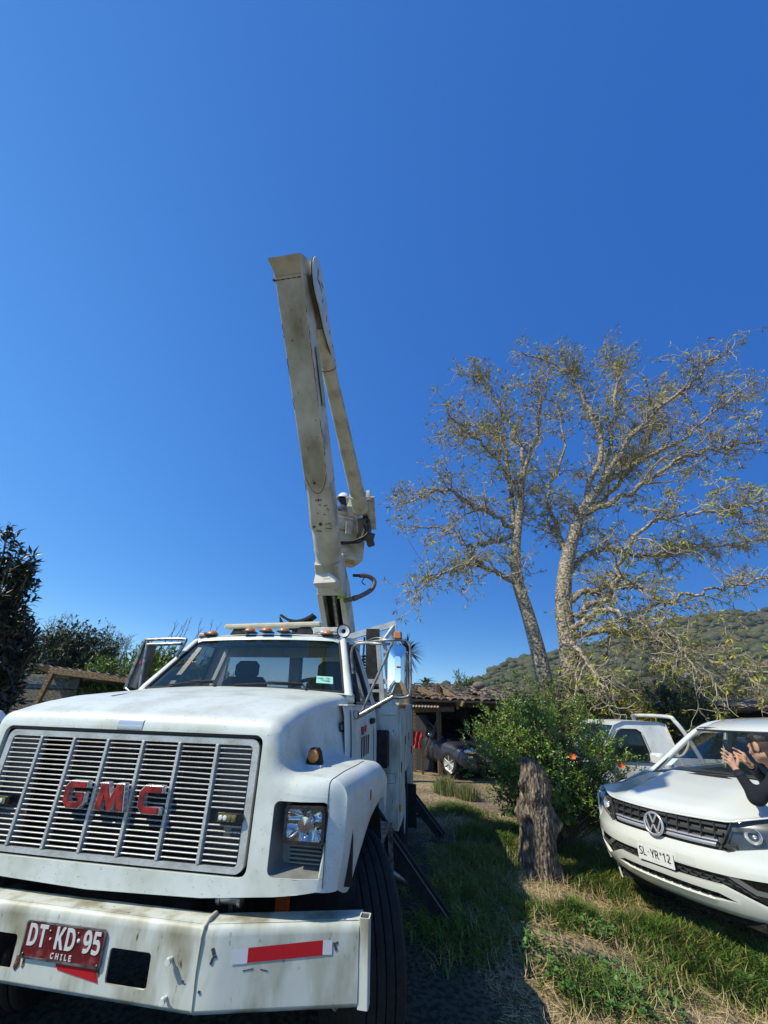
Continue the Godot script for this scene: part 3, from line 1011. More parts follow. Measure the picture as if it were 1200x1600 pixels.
func make_cab() -> void:
	# side shells: rounded sections from the sill to the belt
	var shell := MB.new()
	for s in [-1.0, 1.0]:
		var rows: Array = []
		for q in [[0.80, 0.94], [0.95, 0.965], [1.2, 0.975], [1.5, 0.975], [1.70, 0.962], [1.775, 0.945]]:
			var l := PackedVector3Array()
			for z in [-1.06, -1.14, -1.5, -1.9, -2.2, -2.43, -2.48]:
				l.push_back(Vector3(s * (q[1] - (0.03 if z < -2.45 or z > -1.1 else 0.0)), q[0], z))
			rows.append(l)
		shell.grid(rows, false, Vector3(0, 1.3, -1.8))
		shell.box(Vector3(s * 0.92, 1.772, -1.77), Vector3(0.07, 0.012, 1.40), Basis.IDENTITY, 0.004)
	shell.box(Vector3(0, 1.3, -2.47), Vector3(1.90, 1.02, 0.03), Basis.IDENTITY, 0.01)
	# cowl below the windscreen
	var cw: Array = []
	for q in [[1.878, -1.20], [1.892, -1.28], [1.885, -1.33], [1.80, -1.40]]:
		var l := PackedVector3Array()
		for k in 13:
			var u := k / 6.0 - 1.0
			l.push_back(Vector3(u * 0.93, q[0] - 0.035 * u * u, q[1] - 0.10 * u * u + 0.0))
		cw.append(l)
	shell.grid(cw, false, Vector3(0, 1, -1.3))
	# roof
	var rf: Array = []
	for q in [[-1.70, 2.330, 0.700], [-1.715, 2.362, 0.712], [-1.76, 2.388, 0.722], [-1.85, 2.404, 0.735], [-2.0, 2.416, 0.748], [-2.2, 2.418, 0.752], [-2.40, 2.405, 0.745], [-2.46, 2.385, 0.74], [-2.49, 2.33, 0.735]]:
		var l := PackedVector3Array()
		for k in 27:
			var u := k / 13.0 - 1.0
			var au := absf(u)
			var x: float = q[2] * signf(u) * minf(au * 1.10, 1.0 + (au - 0.909) * 0.5)
			var drop := 0.012 * u * u + 0.075 * pow(maxf(0.0, (au - 0.86) / 0.14), 2.0)
			l.push_back(Vector3(x, q[1] - drop, q[0] - 0.07 * u * u * (1.0 if q[0] > -1.9 else 0.2)))
		rf.append(l)
	shell.grid(rf, false, Vector3(0, 2.2, -2.1))
	# pillars
	for s in [-1.0, 1.0]:
		shell.tube([Vector3(s * 0.905, 1.80, -1.34), Vector3(s * 0.885, 1.87, -1.385), Vector3(s * 0.80, 2.12, -1.62), Vector3(s * 0.735, 2.325, -1.80)], [0.046, 0.040, 0.036, 0.034], 10)
		shell.bar(Vector3(s * 0.93, 1.77, -2.28), Vector3(s * 0.735, 2.34, -2.28), 0.05, 0.12, Vector3.FORWARD, 0.01)
		shell.bar(Vector3(s * 0.93, 1.77, -2.44), Vector3(s * 0.735, 2.34, -2.46), 0.05, 0.08, Vector3.FORWARD, 0.01)
		shell.bar(Vector3(s * 0.735, 2.335, -1.80), Vector3(s * 0.735, 2.345, -2.46), 0.045, 0.04, Vector3.UP, 0.01)
	shell.bar(Vector3(-0.9, 1.84, -2.46), Vector3(0.9, 1.84, -2.46), 0.04, 0.14)
	shell.bar(Vector3(-0.72, 2.30, -2.47), Vector3(0.72, 2.30, -2.47), 0.04, 0.10)
	var cab := part("cab", shell, M.white, TK)
	# windscreen, slightly bowed
	var wf := func(u: float, t: float) -> Vector3:
		var hw := lerpf(0.862, 0.700, t)
		return Vector3(u * hw, lerpf(1.866, 2.345, t) + 0.02 * (1.0 - u * u), lerpf(-1.285, -1.735, t) - 0.075 * u * u)
	var gl: Array = []
	var bot: Array = []
	var top: Array = []
	for t in 7:
		var l := PackedVector3Array()
		for k in 15:
			l.push_back(wf.call(k / 7.0 - 1.0, t / 6.0))
		gl.append(l)
	var g := MB.new()
	g.grid(gl, false, Vector3(0, 2, -3))
	var ws := part("windscreen", g, M.glass, cab)
	var rim := MB.new()
	var loop: Array = []
	for k in 15: loop.append(wf.call(k / 7.0 - 1.0, -0.01))
	for k in 7: loop.append(wf.call(1.0, k / 6.0))
	for k in 15: loop.append(wf.call(1.0 - k / 7.0, 1.0))
	for k in 8: loop.append(wf.call(-1.0, 1.0 - k / 6.0 if k < 7 else -0.01))
	rim.tube(loop, 0.017, 6)
	part("windscreen_seal", rim, M.black, cab)
	# tinted band along the top of the glass
	var tb: Array = []
	for t in [0.82, 0.9, 0.985]:
		var l := PackedVector3Array()
		for k in 15:
			l.push_back(wf.call(k / 7.0 - 1.0, t) + Vector3(0, -0.004, -0.004))
		tb.append(l)
	var tg := MB.new()
	tg.grid(tb, false, Vector3(0, 2, -3))
	part("sun_strip", tg, glassy(Color(0.05, 0.10, 0.09), 0.45), cab)
	var stk := MB.new()
	var st: Array = []
	for t in [0.12, 0.24]:
		var l := PackedVector3Array()
		for u in [0.74, 0.82, 0.90]:
			l.push_back(wf.call(u, t) + Vector3(0, 0.002, 0.004))
		st.append(l)
	stk.grid(st, false, Vector3(0, 2, -3))
	part("window_sticker", stk, M.sticker, cab)
	var stl := MB.new()
	for q in [[0.775, 0.20, 0.05], [0.85, 0.205, 0.03], [0.82, 0.165, 0.08]]:
		stl.box(wf.call(q[0], q[1]) + Vector3(0, 0.004, 0.0065), Vector3(q[2], 0.012, 0.002), Basis(Vector3.RIGHT, -0.75))
	part("sticker_print", stl, mat(lin(0.12, 0.34, 0.28), 0.6), cab)
	# wipers
	for q in [[-0.72, -0.25, 0.02], [-0.02, 0.62, 0.02]]:
		var wp := MB.new()
		var a: Vector3 = wf.call(q[0], 0.005) + Vector3(0, 0.015, 0.03)
		var b: Vector3 = wf.call(q[1], 0.05) + Vector3(0, 0.01, 0.02)
		var c: Vector3 = wf.call(q[1] + 0.05, 0.0) + Vector3(0, 0.0, 0.05)
		wp.tube([a, (a + b) * 0.5 + Vector3(0, 0.01, 0.01), b], 0.008, 6)
		wp.tube([c, b + Vector3(0, 0.012, 0.005), (a + b) * 0.5 + Vector3(0, 0.02, 0.01)], 0.009, 6)
		part("wiper", wp, M.black, cab)
	# side and rear glass
	for s in [-1.0, 1.0]:
		var sg := MB.new()
		sg.q(Vector3(s * 0.925, 1.78, -1.42), Vector3(s * 0.925, 1.78, -2.22), Vector3(s * 0.745, 2.33, -2.22), Vector3(s * 0.745, 2.33, -1.83), Vector3.ZERO)
		part("side_window", sg, M.glass_dark, cab)
		var sf := MB.new()
		sf.tube([Vector3(s * 0.93, 1.785, -2.21), Vector3(s * 0.93, 1.785, -1.43), Vector3(s * 0.885, 1.92, -1.52), Vector3(s * 0.755, 2.31, -1.86), Vector3(s * 0.752, 2.325, -1.93), Vector3(s * 0.752, 2.325, -2.18), Vector3(s * 0.76, 2.30, -2.21), Vector3(s * 0.93, 1.785, -2.21)], 0.018, 6)
		sf.bar(Vector3(s * 0.915, 1.80, -1.66), Vector3(s * 0.765, 2.28, -1.92), 0.015, 0.05, Vector3.RIGHT)
		part("window_seal", sf, M.blackgloss, cab)
		# door outline, handle and old lettering
		var ds := MB.new()
		ds.tube([Vector3(s * 0.964, 1.74, -1.13), Vector3(s * 0.977, 1.5, -1.13), Vector3(s * 0.977, 1.2, -1.14), Vector3(s * 0.968, 0.95, -1.16)], 0.004, 5)
		ds.tube([Vector3(s * 0.95, 1.775, -2.22), Vector3(s * 0.977, 1.5, -2.22), Vector3(s * 0.977, 1.2, -2.22), Vector3(s * 0.968, 0.95, -2.22)], 0.004, 5)
		part("door_gap", ds, M.slat_back, cab)
		var hd := MB.new()
		hd.box(Vector3(s * 0.985, 1.64, -2.08), Vector3(0.03, 0.05, 0.16), Basis.IDENTITY, 0.01)
		part("door_handle", hd, M.black, cab)
		var dl := MB.new()
		var dr := MB.new()
		for k in 4:
			dl.box(Vector3(s * 0.978, 1.46, -1.56 - k * 0.11), Vector3(0.003, 0.15, 0.055 if k % 2 else 0.035))
		dr.box(Vector3(s * 0.978, 1.58, -1.60), Vector3(0.003, 0.06, 0.10))
		dr.box(Vector3(s * 0.978, 1.59, -1.74), Vector3(0.003, 0.05, 0.05))
		part("door_lettering", dl, M.ink, cab)
		part("door_lettering", dr, M.redtape, cab)
	var rg := MB.new()
	rg.q(Vector3(-0.86, 1.91, -2.455), Vector3(0.86, 1.91, -2.455), Vector3(0.72, 2.26, -2.465), Vector3(-0.72, 2.26, -2.465), Vector3.ZERO)
	part("rear_window", rg, M.glass, cab)
	# inside: dash, seats, wheel, headlining
	var it := MB.new()
	it.box(Vector3(0, 1.70, -1.50), Vector3(1.70, 0.26, 0.36), Basis(Vector3.RIGHT, 0.15), 0.05)
	it.box(Vector3(0, 1.0, -1.8), Vector3(1.84, 0.08, 1.3))
	it.box(Vector3(0, 2.365, -2.1), Vector3(1.40, 0.02, 0.68))
	part("dashboard", it, M.interior, cab)
	for q in [[-0.42, 0.50], [0.50, 0.48]]:
		var se := MB.new()
		se.box(Vector3(q[0], 1.42, -1.98), Vector3(q[1], 0.16, 0.50), Basis.IDENTITY, 0.05)
		se.box(Vector3(q[0], 1.74, -2.25), Vector3(q[1], 0.58, 0.14), Basis(Vector3.RIGHT, -0.15), 0.06)
		se.box(Vector3(q[0], 2.10, -2.31), Vector3(0.27, 0.19, 0.10), Basis(Vector3.RIGHT, -0.1), 0.045)
		part("seat", se, M.seat, cab)
	var sw := MB.new()
	var ring: Array = []
	var sb := Basis(Vector3.RIGHT, 0.75)
	for k in 25:
		ring.append(Vector3(0.47, 1.84, -1.72) + sb * Vector3(cos(TAU * k / 24) * 0.225, 0, sin(TAU * k / 24) * 0.225))
	sw.tube(ring, 0.017, 8)
	for k in 3:
		sw.tube([Vector3(0.47, 1.82, -1.70), ring[k * 8 + 2]], 0.014, 6)
	sw.tube([Vector3(0.47, 1.84, -1.72), Vector3(0.47, 1.6, -1.5)], 0.035, 8)
	part("steering_wheel", sw, M.blackgloss, cab)
	# roof fittings
	for q in [[-0.585, 2.392, -1.80], [-0.172, 2.412, -1.755], [0.0, 2.414, -1.75], [0.172, 2.412, -1.755], [0.585, 2.392, -1.80]]:
		var lb := MB.new()
		lb.sphere(Vector3(q[0], q[1], q[2]), Vector3(0.052, 0.040, 0.062), Basis.IDENTITY, 16, 0.0, PI / 2)
		var rl := part("roof_marker_lamp", lb, M.amber, cab)
		var lbb := MB.new()
		lbb.box(Vector3(q[0], q[1] - 0.004, q[2]), Vector3(0.112, 0.014, 0.132), Basis.IDENTITY, 0.006)
		part("lamp_base", lbb, M.slat_back, rl)
	var bar := MB.new()
	bar.box(Vector3(-0.05, 2.515, -2.0), Vector3(1.03, 0.05, 0.10), Basis(Vector3.BACK, 0.022), 0.018)
	var lbar := part("roof_light_bar", bar, M.cream, cab)
	for x in [-0.40, 0.30]:
		var ft := MB.new()
		ft.ext(V2([-0.10, -0.04, 0.10, -0.04, 0.05, 0.04, -0.05, 0.04]), 0.06, Transform3D(Basis.IDENTITY, Vector3(x, 2.455, -2.0)), 0.005)
		part("bar_foot", ft, M.black, lbar)
	var bx := MB.new()
	bx.box(Vector3(0.56, 2.445, -1.98), Vector3(0.30, 0.07, 0.16), Basis.IDENTITY, 0.008)
	part("roof_box", bx, M.white_dirty, cab)
	# spot lamp above the pillar
	var sp := MB.new()
	sp.lathe([Vector2(0, -0.10), Vector2(0.035, -0.09), Vector2(0.058, -0.04), Vector2(0.066, 0.0), Vector2(0.066, 0.012), Vector2(0.056, 0.012)], Transform3D(Basis(Vector3.UP, 0.25) * Basis(Vector3.RIGHT, PI / 2), Vector3(0.722, 2.432, -1.86)), 24)
	sp.tube([Vector3(0.72, 2.33, -1.85), Vector3(0.722, 2.40, -1.90)], 0.012, 8)
	var spn := part("spot_lamp", sp, M.blackgloss, cab)
	var sr := MB.new()
	sr.lathe([Vector2(0.022, 0.0), Vector2(0.055, 0.0125)], Transform3D(Basis(Vector3.UP, 0.25) * Basis(Vector3.RIGHT, PI / 2), Vector3(0.722, 2.432, -1.86)), 24)
	part("spot_glass", sr, M.platewhite, spn)
	var wire := MB.new()
	wire.tube(curve([Vector3(0.66, 2.42, -1.84), Vector3(0.60, 2.415, -1.78), Vector3(0.50, 2.412, -1.79), Vector3(0.40, 2.42, -1.95)]), 0.006, 5)
	wire.tube(curve([Vector3(0.78, 2.37, -1.86), Vector3(0.9, 2.30, -1.5), Vector3(1.0, 2.27, -1.42), Vector3(1.1, 2.29, -1.35), Vector3(1.2, 2.27, -1.3)]), 0.005, 5)
	part("lamp_wire", wire, M.steel, cab)
	# step below the door and the trunk of the exhaust side
	for s in [-1.0, 1.0]:
		var st2 := MB.new()
		st2.box(Vector3(s * 1.0, 0.78, -1.95), Vector3(0.26, 0.04, 0.62), Basis.IDENTITY, 0.005)
		st2.box(Vector3(s * 1.05, 0.42, -2.05), Vector3(0.22, 0.03, 0.58), Basis.IDENTITY, 0.005)
		for z in [-1.72, -2.32]:
			st2.bar(Vector3(s * 1.12, 0.78, z), Vector3(s * 1.14, 0.42, z), 0.02, 0.04)
		part("cab_step", st2, M.steel, cab)

func folded_mirror() -> void:
	# the mirror on the far side, swung back against the cab
	var fr := MB.new()
	var z := -1.60
	fr.tube(curve([Vector3(-0.80, 2.16, z), Vector3(-0.735, 2.29, z), Vector3(-0.77, 2.318, z), Vector3(-1.10, 2.312, z), Vector3(-1.155, 2.30, z), Vector3(-1.18, 2.22, z), Vector3(-1.262, 1.86, z)], 4), 0.015, 8)
	fr.tube([Vector3(-1.13, 2.30, z), Vector3(-1.115, 1.87, z)], 0.014, 8)
	fr.tube([Vector3(-1.26, 1.87, z), Vector3(-0.95, 1.72, -1.5)], 0.013, 8)
	fr.tube([Vector3(-0.76, 2.275, z + 0.01), Vector3(-1.12, 2.265, z)], 0.016, 8)
	var mf := part("door_mirror", fr, M.steel, TK)
	var hs := MB.new()
	hs.ext(V2([-0.045, 0.20, 0.045, 0.20, 0.055, -0.10, 0.035, -0.22, -0.055, -0.22, -0.065, -0.10]), 0.10, Transform3D(Basis(Vector3.BACK, -0.13), Vector3(-1.165, 2.08, z - 0.06)), 0.015)
	part("mirror_housing", hs, tri(mat(lin(0.13, 0.13, 0.135), 0.45, 0.4), M.grime, 2.0), mf)
	var rd := MB.new()
	rd.box(Vector3(-1.16, 2.10, -1.605), Vector3(0.02, 0.025, 0.01), Basis.IDENTITY)
	part("mirror_reflector", rd, M.redlens, mf)
	var lp := MB.new()
	lp.box(Vector3(-0.72, 2.405, -1.92), Vector3(0.06, 0.055, 0.05), Basis.IDENTITY, 0.008)
	var lm := part("cab_side_lamp", lp, M.black, mf)
	var lf := MB.new()
	lf.box(Vector3(-0.745, 2.395, -1.885), Vector3(0.055, 0.05, 0.03), Basis.IDENTITY, 0.008)
	part("lamp_lens", lf, M.amber, lm)

func mirror(s: float) -> void:
	var fr := MB.new()
	var z := -1.30
	# tubular frame from the pillar out and down, braced to the door
	var base := Vector3(s * 0.84, 2.23, -1.55)
	fr.tube(curve([Vector3(s * 0.90, 2.02, -1.50), Vector3(s * 0.885, 2.19, -1.47), Vector3(s * 0.93, 2.245, -1.42), Vector3(s * 1.0, 2.255, -1.40), Vector3(s * 1.18, 2.262, z), Vector3(s * 1.32, 2.262, z), Vector3(s * 1.378, 2.225, z), Vector3(s * 1.382, 2.10, z), Vector3(s * 1.380, 1.92, z), Vector3(s * 1.36, 1.845, z), Vector3(s * 1.24, 1.835, z)], 4), 0.011, 8)
	fr.tube(curve([Vector3(s * 1.0, 2.255, -1.40), Vector3(s * 1.12, 2.240, -1.33), Vector3(s * 1.24, 2.235, z - 0.02)], 4), 0.011, 8)
	fr.tube([Vector3(s * 1.245, 2.25, z), Vector3(s * 1.0, 1.70, -1.30)], 0.011, 8)
	fr.tube([Vector3(s * 1.25, 1.842, z), Vector3(s * 0.995, 1.70, -1.29)], 0.017, 8)
	fr.tube([Vector3(s * 1.21, 1.845, z + 0.01), Vector3(s * 1.24, 1.86, z)], 0.011, 8)
	var mf := part("door_mirror", fr, M.steel, TK)
	var bk := MB.new()
	bk.box(Vector3(s * 0.975, 1.705, -1.30), Vector3(0.035, 0.06, 0.10), Basis.IDENTITY, 0.01)
	part("mirror_bracket", bk, M.steel, mf)
	# the housing's polished back, pyramid-pressed, faces forward
	var hs := MB.new()
	var cx := s * 1.282
	var bs := Basis(Vector3.UP, s * 0.12)
	var o := Vector3(cx, 2.04, z - 0.01)
	var oc := rr(0, 0, 0.150, 0.372, 0.045, 5)
	var r1 := PackedVector3Array()
	var r0 := PackedVector3Array()
	var r2 := PackedVector3Array()
	for p in oc:
		r0.push_back(o + bs * Vector3(p.x, p.y, -0.035))
		r1.push_back(o + bs * Vector3(p.x, p.y, 0.0))
		r2.push_back(o + bs * Vector3(p.x * 0.30, p.y * 0.52, 0.034))
	hs.grid([r0, r1], true, o)
	for k in r1.size():
		var k2 := (k + 1) % r1.size()
		hs.q(r1[k], r1[k2], r2[k2], r2[k], o - bs * Vector3(0, 0, 0.5))
	hs.fan(r2, bs * Vector3(0, 0, 1))
	part("mirror_housing", hs, M.mirror, mf)
	var mg := MB.new()
	mg.ext(oc, 0.004, Transform3D(bs, o - bs * Vector3(0, 0, 0.037)))
	part("mirror_glass", mg, M.mirror, mf)
	var rf := MB.new()
	rf.box(o + bs * Vector3(s * 0.008, 0.015, 0.035), Vector3(0.032, 0.015, 0.004), bs, 0.001)
	part("mirror_reflector", rf, M.redlens, mf)
	var lp := MB.new()
	lp.box(Vector3(s * 1.285, 2.300, z - 0.02), Vector3(0.062, 0.062, 0.05), bs, 0.008)
	var lm := part("mirror_lamp", lp, M.black, mf)
	var lf := MB.new()
	lf.box(Vector3(s * 1.285, 2.300, z + 0.012), Vector3(0.056, 0.056, 0.022), bs, 0.008)
	part("lamp_lens", lf, M.amber, lm)

func wheel(at: Vector3, turn: float, w: float, parent: Node3D, flip := 1.0) -> void:
	var xf := Transform3D(Basis(Vector3.UP, turn) * Basis(Vector3.BACK, -PI / 2 * flip), at)
	var hub := MB.new()
	hub.lathe([Vector2(0, w * 0.36), Vector2(0.075, w * 0.36), Vector2(0.085, w * 0.22), Vector2(0.15, w * 0.12), Vector2(0.21, w * 0.10), Vector2(0.26, w * 0.42), Vector2(0.285, w * 0.45)], xf, 32)
	hub.lathe([Vector2(0.285, -w * 0.45), Vector2(0.2, -w * 0.2), Vector2(0, -w * 0.2)], xf, 24)
	for k in 8:
		var a := TAU * k / 8
		hub.tube([xf * Vector3(cos(a) * 0.145, w * 0.10, sin(a) * 0.145), xf * Vector3(cos(a) * 0.145, w * 0.20, sin(a) * 0.145)], 0.013, 6)
	var wh := part("wheel", hub, M.white_dirty, parent)
	var ty := MB.new()
	var prof: Array = [Vector2(0.285, w * 0.45), Vector2(0.33, w * 0.52), Vector2(0.40, w * 0.545), Vector2(0.465, w * 0.52), Vector2(0.497, w * 0.46), Vector2(0.506, w * 0.42)]
	# five ribs with grooves between
	for k in 5:
		var c := w * 0.42 - (k + 0.5) * w * 0.168
		var hw2 := w * 0.070
		prof.append(Vector2(0.512, c + hw2)); prof.append(Vector2(0.515, c)); prof.append(Vector2(0.512, c - hw2))
		if k < 4:
			prof.append(Vector2(0.498, c - hw2 - w * 0.003)); prof.append(Vector2(0.498, c - w * 0.168 + hw2 + w * 0.003))
	for q in [[0.506, 0.42], [0.497, 0.46], [0.465, 0.52], [0.40, 0.545], [0.33, 0.52], [0.285, 0.45]]:
		prof.append(Vector2(q[0], -w * q[1]))
	ty.lathe(prof, xf, 72)
	part("tyre", ty, M.rubber, wh)

func make_chassis() -> void:
	var ch := MB.new()
	for s in [-1.0, 1.0]:
		ch.bar(Vector3(s * 0.43, 0.80, -0.6), Vector3(s * 0.43, 0.80, -5.4), 0.08, 0.25)
	for z in [-1.1, -2.2, -3.2, -4.6, -5.3]:
		ch.bar(Vector3(-0.43, 0.80, z), Vector3(0.43, 0.80, z), 0.1, 0.18)
	ch.tube([Vector3(-0.85, 0.52, -1.02), Vector3(0.85, 0.52, -1.02)], 0.06, 10)
	ch.tube([Vector3(-0.75, 0.52, -4.1), Vector3(0.75, 0.52, -4.1)], 0.09, 10)
	ch.box(Vector3(0, 0.95, -0.95), Vector3(0.7, 0.7, 0.9), Basis.IDENTITY, 0.05)
	part("chassis", ch, M.black, TK)
	var lin2 := MB.new()
	for s in [-1.0, 1.0]:
		var rows: Array = []
		for k in 13:
			var a := PI * k / 12.0
			var l := PackedVector3Array()
			for x in [0.62, 1.14]:
				l.push_back(Vector3(s * x, 0.70 + sin(a) * 0.50, -1.02 + cos(a) * 0.56))
			rows.append(l)
		lin2.grid(rows, false, Vector3(s * 0.9, 0.5, -1.0), 0.0)
		lin2.box(Vector3(s * 0.62, 0.95, -1.02), Vector3(0.02, 0.5, 1.1))
	part("wheel_arch_lining", lin2, M.black, TK)
	wheel(Vector3(1.05, 0.515, -1.0), deg_to_rad(26.0), 0.28, TK)
	wheel(Vector3(-1.045, 0.515, -1.0), deg_to_rad(24.0), 0.28, TK, -1.0)
	for s in [-1.0, 1.0]:
		for x in [0.72, 1.0]:
			wheel(Vector3(s * x, 0.515, -4.1), 0.0, 0.27, TK, s)

func make_service_body() -> void:
	var b := MB.new()
	var xs := 1.165
	for s in [-1.0, 1.0]:
		# side bins: front bin, bin over the wheel, rear bin
		b.box(Vector3(s * 0.905, 1.20, -3.10), Vector3(0.52, 1.19, 0.70), Basis.IDENTITY, 0.006)
		b.box(Vector3(s * 0.905, 1.40, -4.10), Vector3(0.52, 0.79, 1.30), Basis.IDENTITY, 0.006)
		b.box(Vector3(s * 0.905, 1.20, -5.02), Vector3(0.52, 1.19, 0.54), Basis.IDENTITY, 0.006)
		b.box(Vector3(s * 0.905, 1.792, -4.02), Vector3(0.545, 0.03, 2.56), Basis.IDENTITY, 0.008)
	b.box(Vector3(0, 1.05, -4.0), Vector3(1.3, 0.08, 2.5))
	b.box(Vector3(0, 1.42, -2.77), Vector3(1.30, 0.72, 0.05))
	var body := part("service_body", b, M.white_dirty, TK)
	for s in [-1.0, 1.0]:
		for q in [[-3.10, 0.60, 1.18, 1.08], [-3.76, 0.56, 1.40, 0.70], [-4.42, 0.56, 1.40, 0.70], [-5.02, 0.46, 1.18, 1.08]]:
			var d := MB.new()
			d.box(Vector3(s * (xs + 0.008), q[2], q[0]), Vector3(0.018, q[3], q[1]), Basis.IDENTITY, 0.005)
			var dn := part("locker_door", d, M.white_dirty, body)
			var h := MB.new()
			h.box(Vector3(s * (xs + 0.019), q[2] - 0.02, q[0] + 0.2), Vector3(0.008, 0.10, 0.07), Basis.IDENTITY, 0.003)
			part("door_latch", h, M.black, dn)
		for k in 3:
			var l := MB.new()
			l.box(Vector3(s * (xs + 0.01), 1.772, -2.90 - k * 0.30), Vector3(0.03, 0.045, 0.10), Basis.IDENTITY, 0.008)
			part("marker_lamp", l, M.amber_dark, body)
		var fl := MB.new()
		fl.box(Vector3(s * 0.945, 1.775, -2.742), Vector3(0.06, 0.05, 0.02), Basis.IDENTITY, 0.004)
		part("red_reflector", fl, M.redlens, body)
		var ft := MB.new()
		ft.box(Vector3(s * 1.05, 1.73, -2.744), Vector3(0.20, 0.10, 0.006), Basis.IDENTITY, 0.002)
		part("edge_trim", ft, M.white, body)
		var bx := MB.new()
		bx.box(Vector3(s * 0.97, 1.355, -2.67), Vector3(0.20, 0.35, 0.15), Basis.IDENTITY, 0.015)
		part("side_box", bx, M.black, body)
		var pp := MB.new()
		pp.patch(rr(s * 1.085, 1.07, 0.10, 0.095, 0.012), [rr(s * 1.085, 1.07, 0.094, 0.089, 0.010)], func(x: float, y: float) -> Vector3: return Vector3(x, y, -2.748), 1, 0.004)
		part("press_mark", pp, M.rust, body)
		var yl := MB.new()
		yl.box(Vector3(s * 1.178, 0.80, -2.80), Vector3(0.025, 0.06, 0.04), Basis.IDENTITY, 0.006)
		part("yellow_reflector", yl, mat(lin(0.5, 0.25, 0.02), 0.4), body)
		var fl2 := MB.new()
		fl2.box(Vector3(s * 1.0, 0.44, -4.72), Vector3(0.5, 0.55, 0.012), Basis.IDENTITY, 0.003)
		part("mud_flap", fl2, M.rubber, body)
	# frame of white posts, a dark board and a rail behind the cab
	var rk := MB.new()
	for s in [-1.0, 1.0]:
		rk.bar(Vector3(s * 0.925, 2.46, -2.82), Vector3(s * 0.985, 1.80, -2.82), 0.05, 0.05)
		rk.bar(Vector3(s * 0.99, 2.46, -2.92), Vector3(s * 1.06, 1.80, -2.92), 0.05, 0.05)
		rk.bar(Vector3(s * 0.80, 2.03, -2.83), Vector3(s * 1.08, 2.03, -2.83), 0.04, 0.05)
		rk.bar(Vector3(s * 0.80, 1.93, -2.84), Vector3(s * 1.10, 1.93, -2.84), 0.04, 0.03)
	rk.bar(Vector3(0.30, 2.50, -3.05), Vector3(1.12, 2.725, -3.0), 0.05, 0.07)
	rk.bar(Vector3(0.30, 2.44, -3.05), Vector3(1.10, 2.60, -3.0), 0.03, 0.03)
	rk.bar(Vector3(1.10, 2.72, -3.0), Vector3(1.10, 1.80, -3.0), 0.05, 0.05)
	rk.bar(Vector3(1.10, 2.70, -3.0), Vector3(0.96, 2.46, -2.86), 0.04, 0.04)
	rk.bar(Vector3(0.85, 2.62, -3.02), Vector3(0.85, 2.40, -2.92), 0.05, 0.05)
	part("body_rack", rk, M.alu, TK)
	var bd := MB.new()
	bd.box(Vector3(0.85, 2.22, -2.90), Vector3(0.16, 0.84, 0.03))
	part("dark_board", bd, M.black, TK)
	var st := MB.new()
	st.tube([Vector3(0.72, 1.8, -2.9), Vector3(0.74, 2.55, -2.95)], 0.012, 6)
	for k in 7:
		st.lathe([Vector2(0.012, 0), Vector2(0.04, 0.012), Vector2(0.012, 0.03)], Transform3D(Basis.IDENTITY, Vector3(0.738, 2.10 + k * 0.035, -2.94)), 10)
	part("insulator_stick", st, M.black, TK)
	# cradle for the folded arm
	var cr := MB.new()
	var arc: Array = []
	for k in 13:
		var u := k / 6.0 - 1.0
		arc.append(Vector3(-0.03 + u * 0.20, 2.69 + 0.075 * u * u, -2.7))
	for k in 12:
		cr.bar(arc[k], arc[k + 1] + (arc[k + 1] - arc[k]) * 0.1, 0.16, 0.028)
	cr.ext(V2([-0.22, -0.05, 0.16, -0.05, 0.18, 0.11, 0.14, 0.05, 0.06, 0.01, -0.12, 0.01, -0.20, 0.05, -0.24, 0.11]), 0.04, Transform3D(Basis.IDENTITY, Vector3(-0.03, 2.65, -2.72)))
	cr.bar(Vector3(-0.03, 2.62, -2.74), Vector3(-0.03, 1.5, -2.78), 0.12, 0.12)
	part("arm_cradle", cr, M.black, TK)

func outrigger(s: float, z: float) -> void:
	var o := MB.new()
	var a := Vector3(s * 0.92, 0.83, z)
	var b := Vector3(s * 1.60, 0.03, z)
	var dd := (b - a).normalized()
	o.bar(a, b, 0.13, 0.07, Vector3.FORWARD)
	o.bar(a + Vector3(s * 0.01, -0.12, 0), b + dd * -0.12 + Vector3(0, -0.01, 0), 0.10, 0.12, Vector3.FORWARD)
	var ol := part("outrigger_leg", o, M.black, TK)
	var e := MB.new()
	e.bar(a + Vector3(s * 0.030, 0.026, 0.065), b + Vector3(s * 0.030, 0.026, 0.065), 0.008, 0.012, Vector3.FORWARD)  # light catching the leg's edge, put in as a paler strip
	part("edge_highlight", e, tri(mat(lin(0.16, 0.15, 0.14), 0.6), M.grime, 3.0), ol)
	var f := MB.new()
	f.box(Vector3(s * 1.60, 0.018, z), Vector3(0.30, 0.03, 0.34), Basis.IDENTITY, 0.006)
	part("foot_plate", f, M.black, ol)
	var h := MB.new()
	h.tube([Vector3(s * 0.75, 0.5, z), Vector3(s * 1.3, 0.28, z)], 0.045, 10)
	part("leg_cylinder", h, M.steel, ol)
	var hs := MB.new()
	hs.box(Vector3(s * 0.80, 0.76, z), Vector3(0.36, 0.34, 0.26), Basis.IDENTITY, 0.01)
	part("leg_housing", hs, M.black, ol)

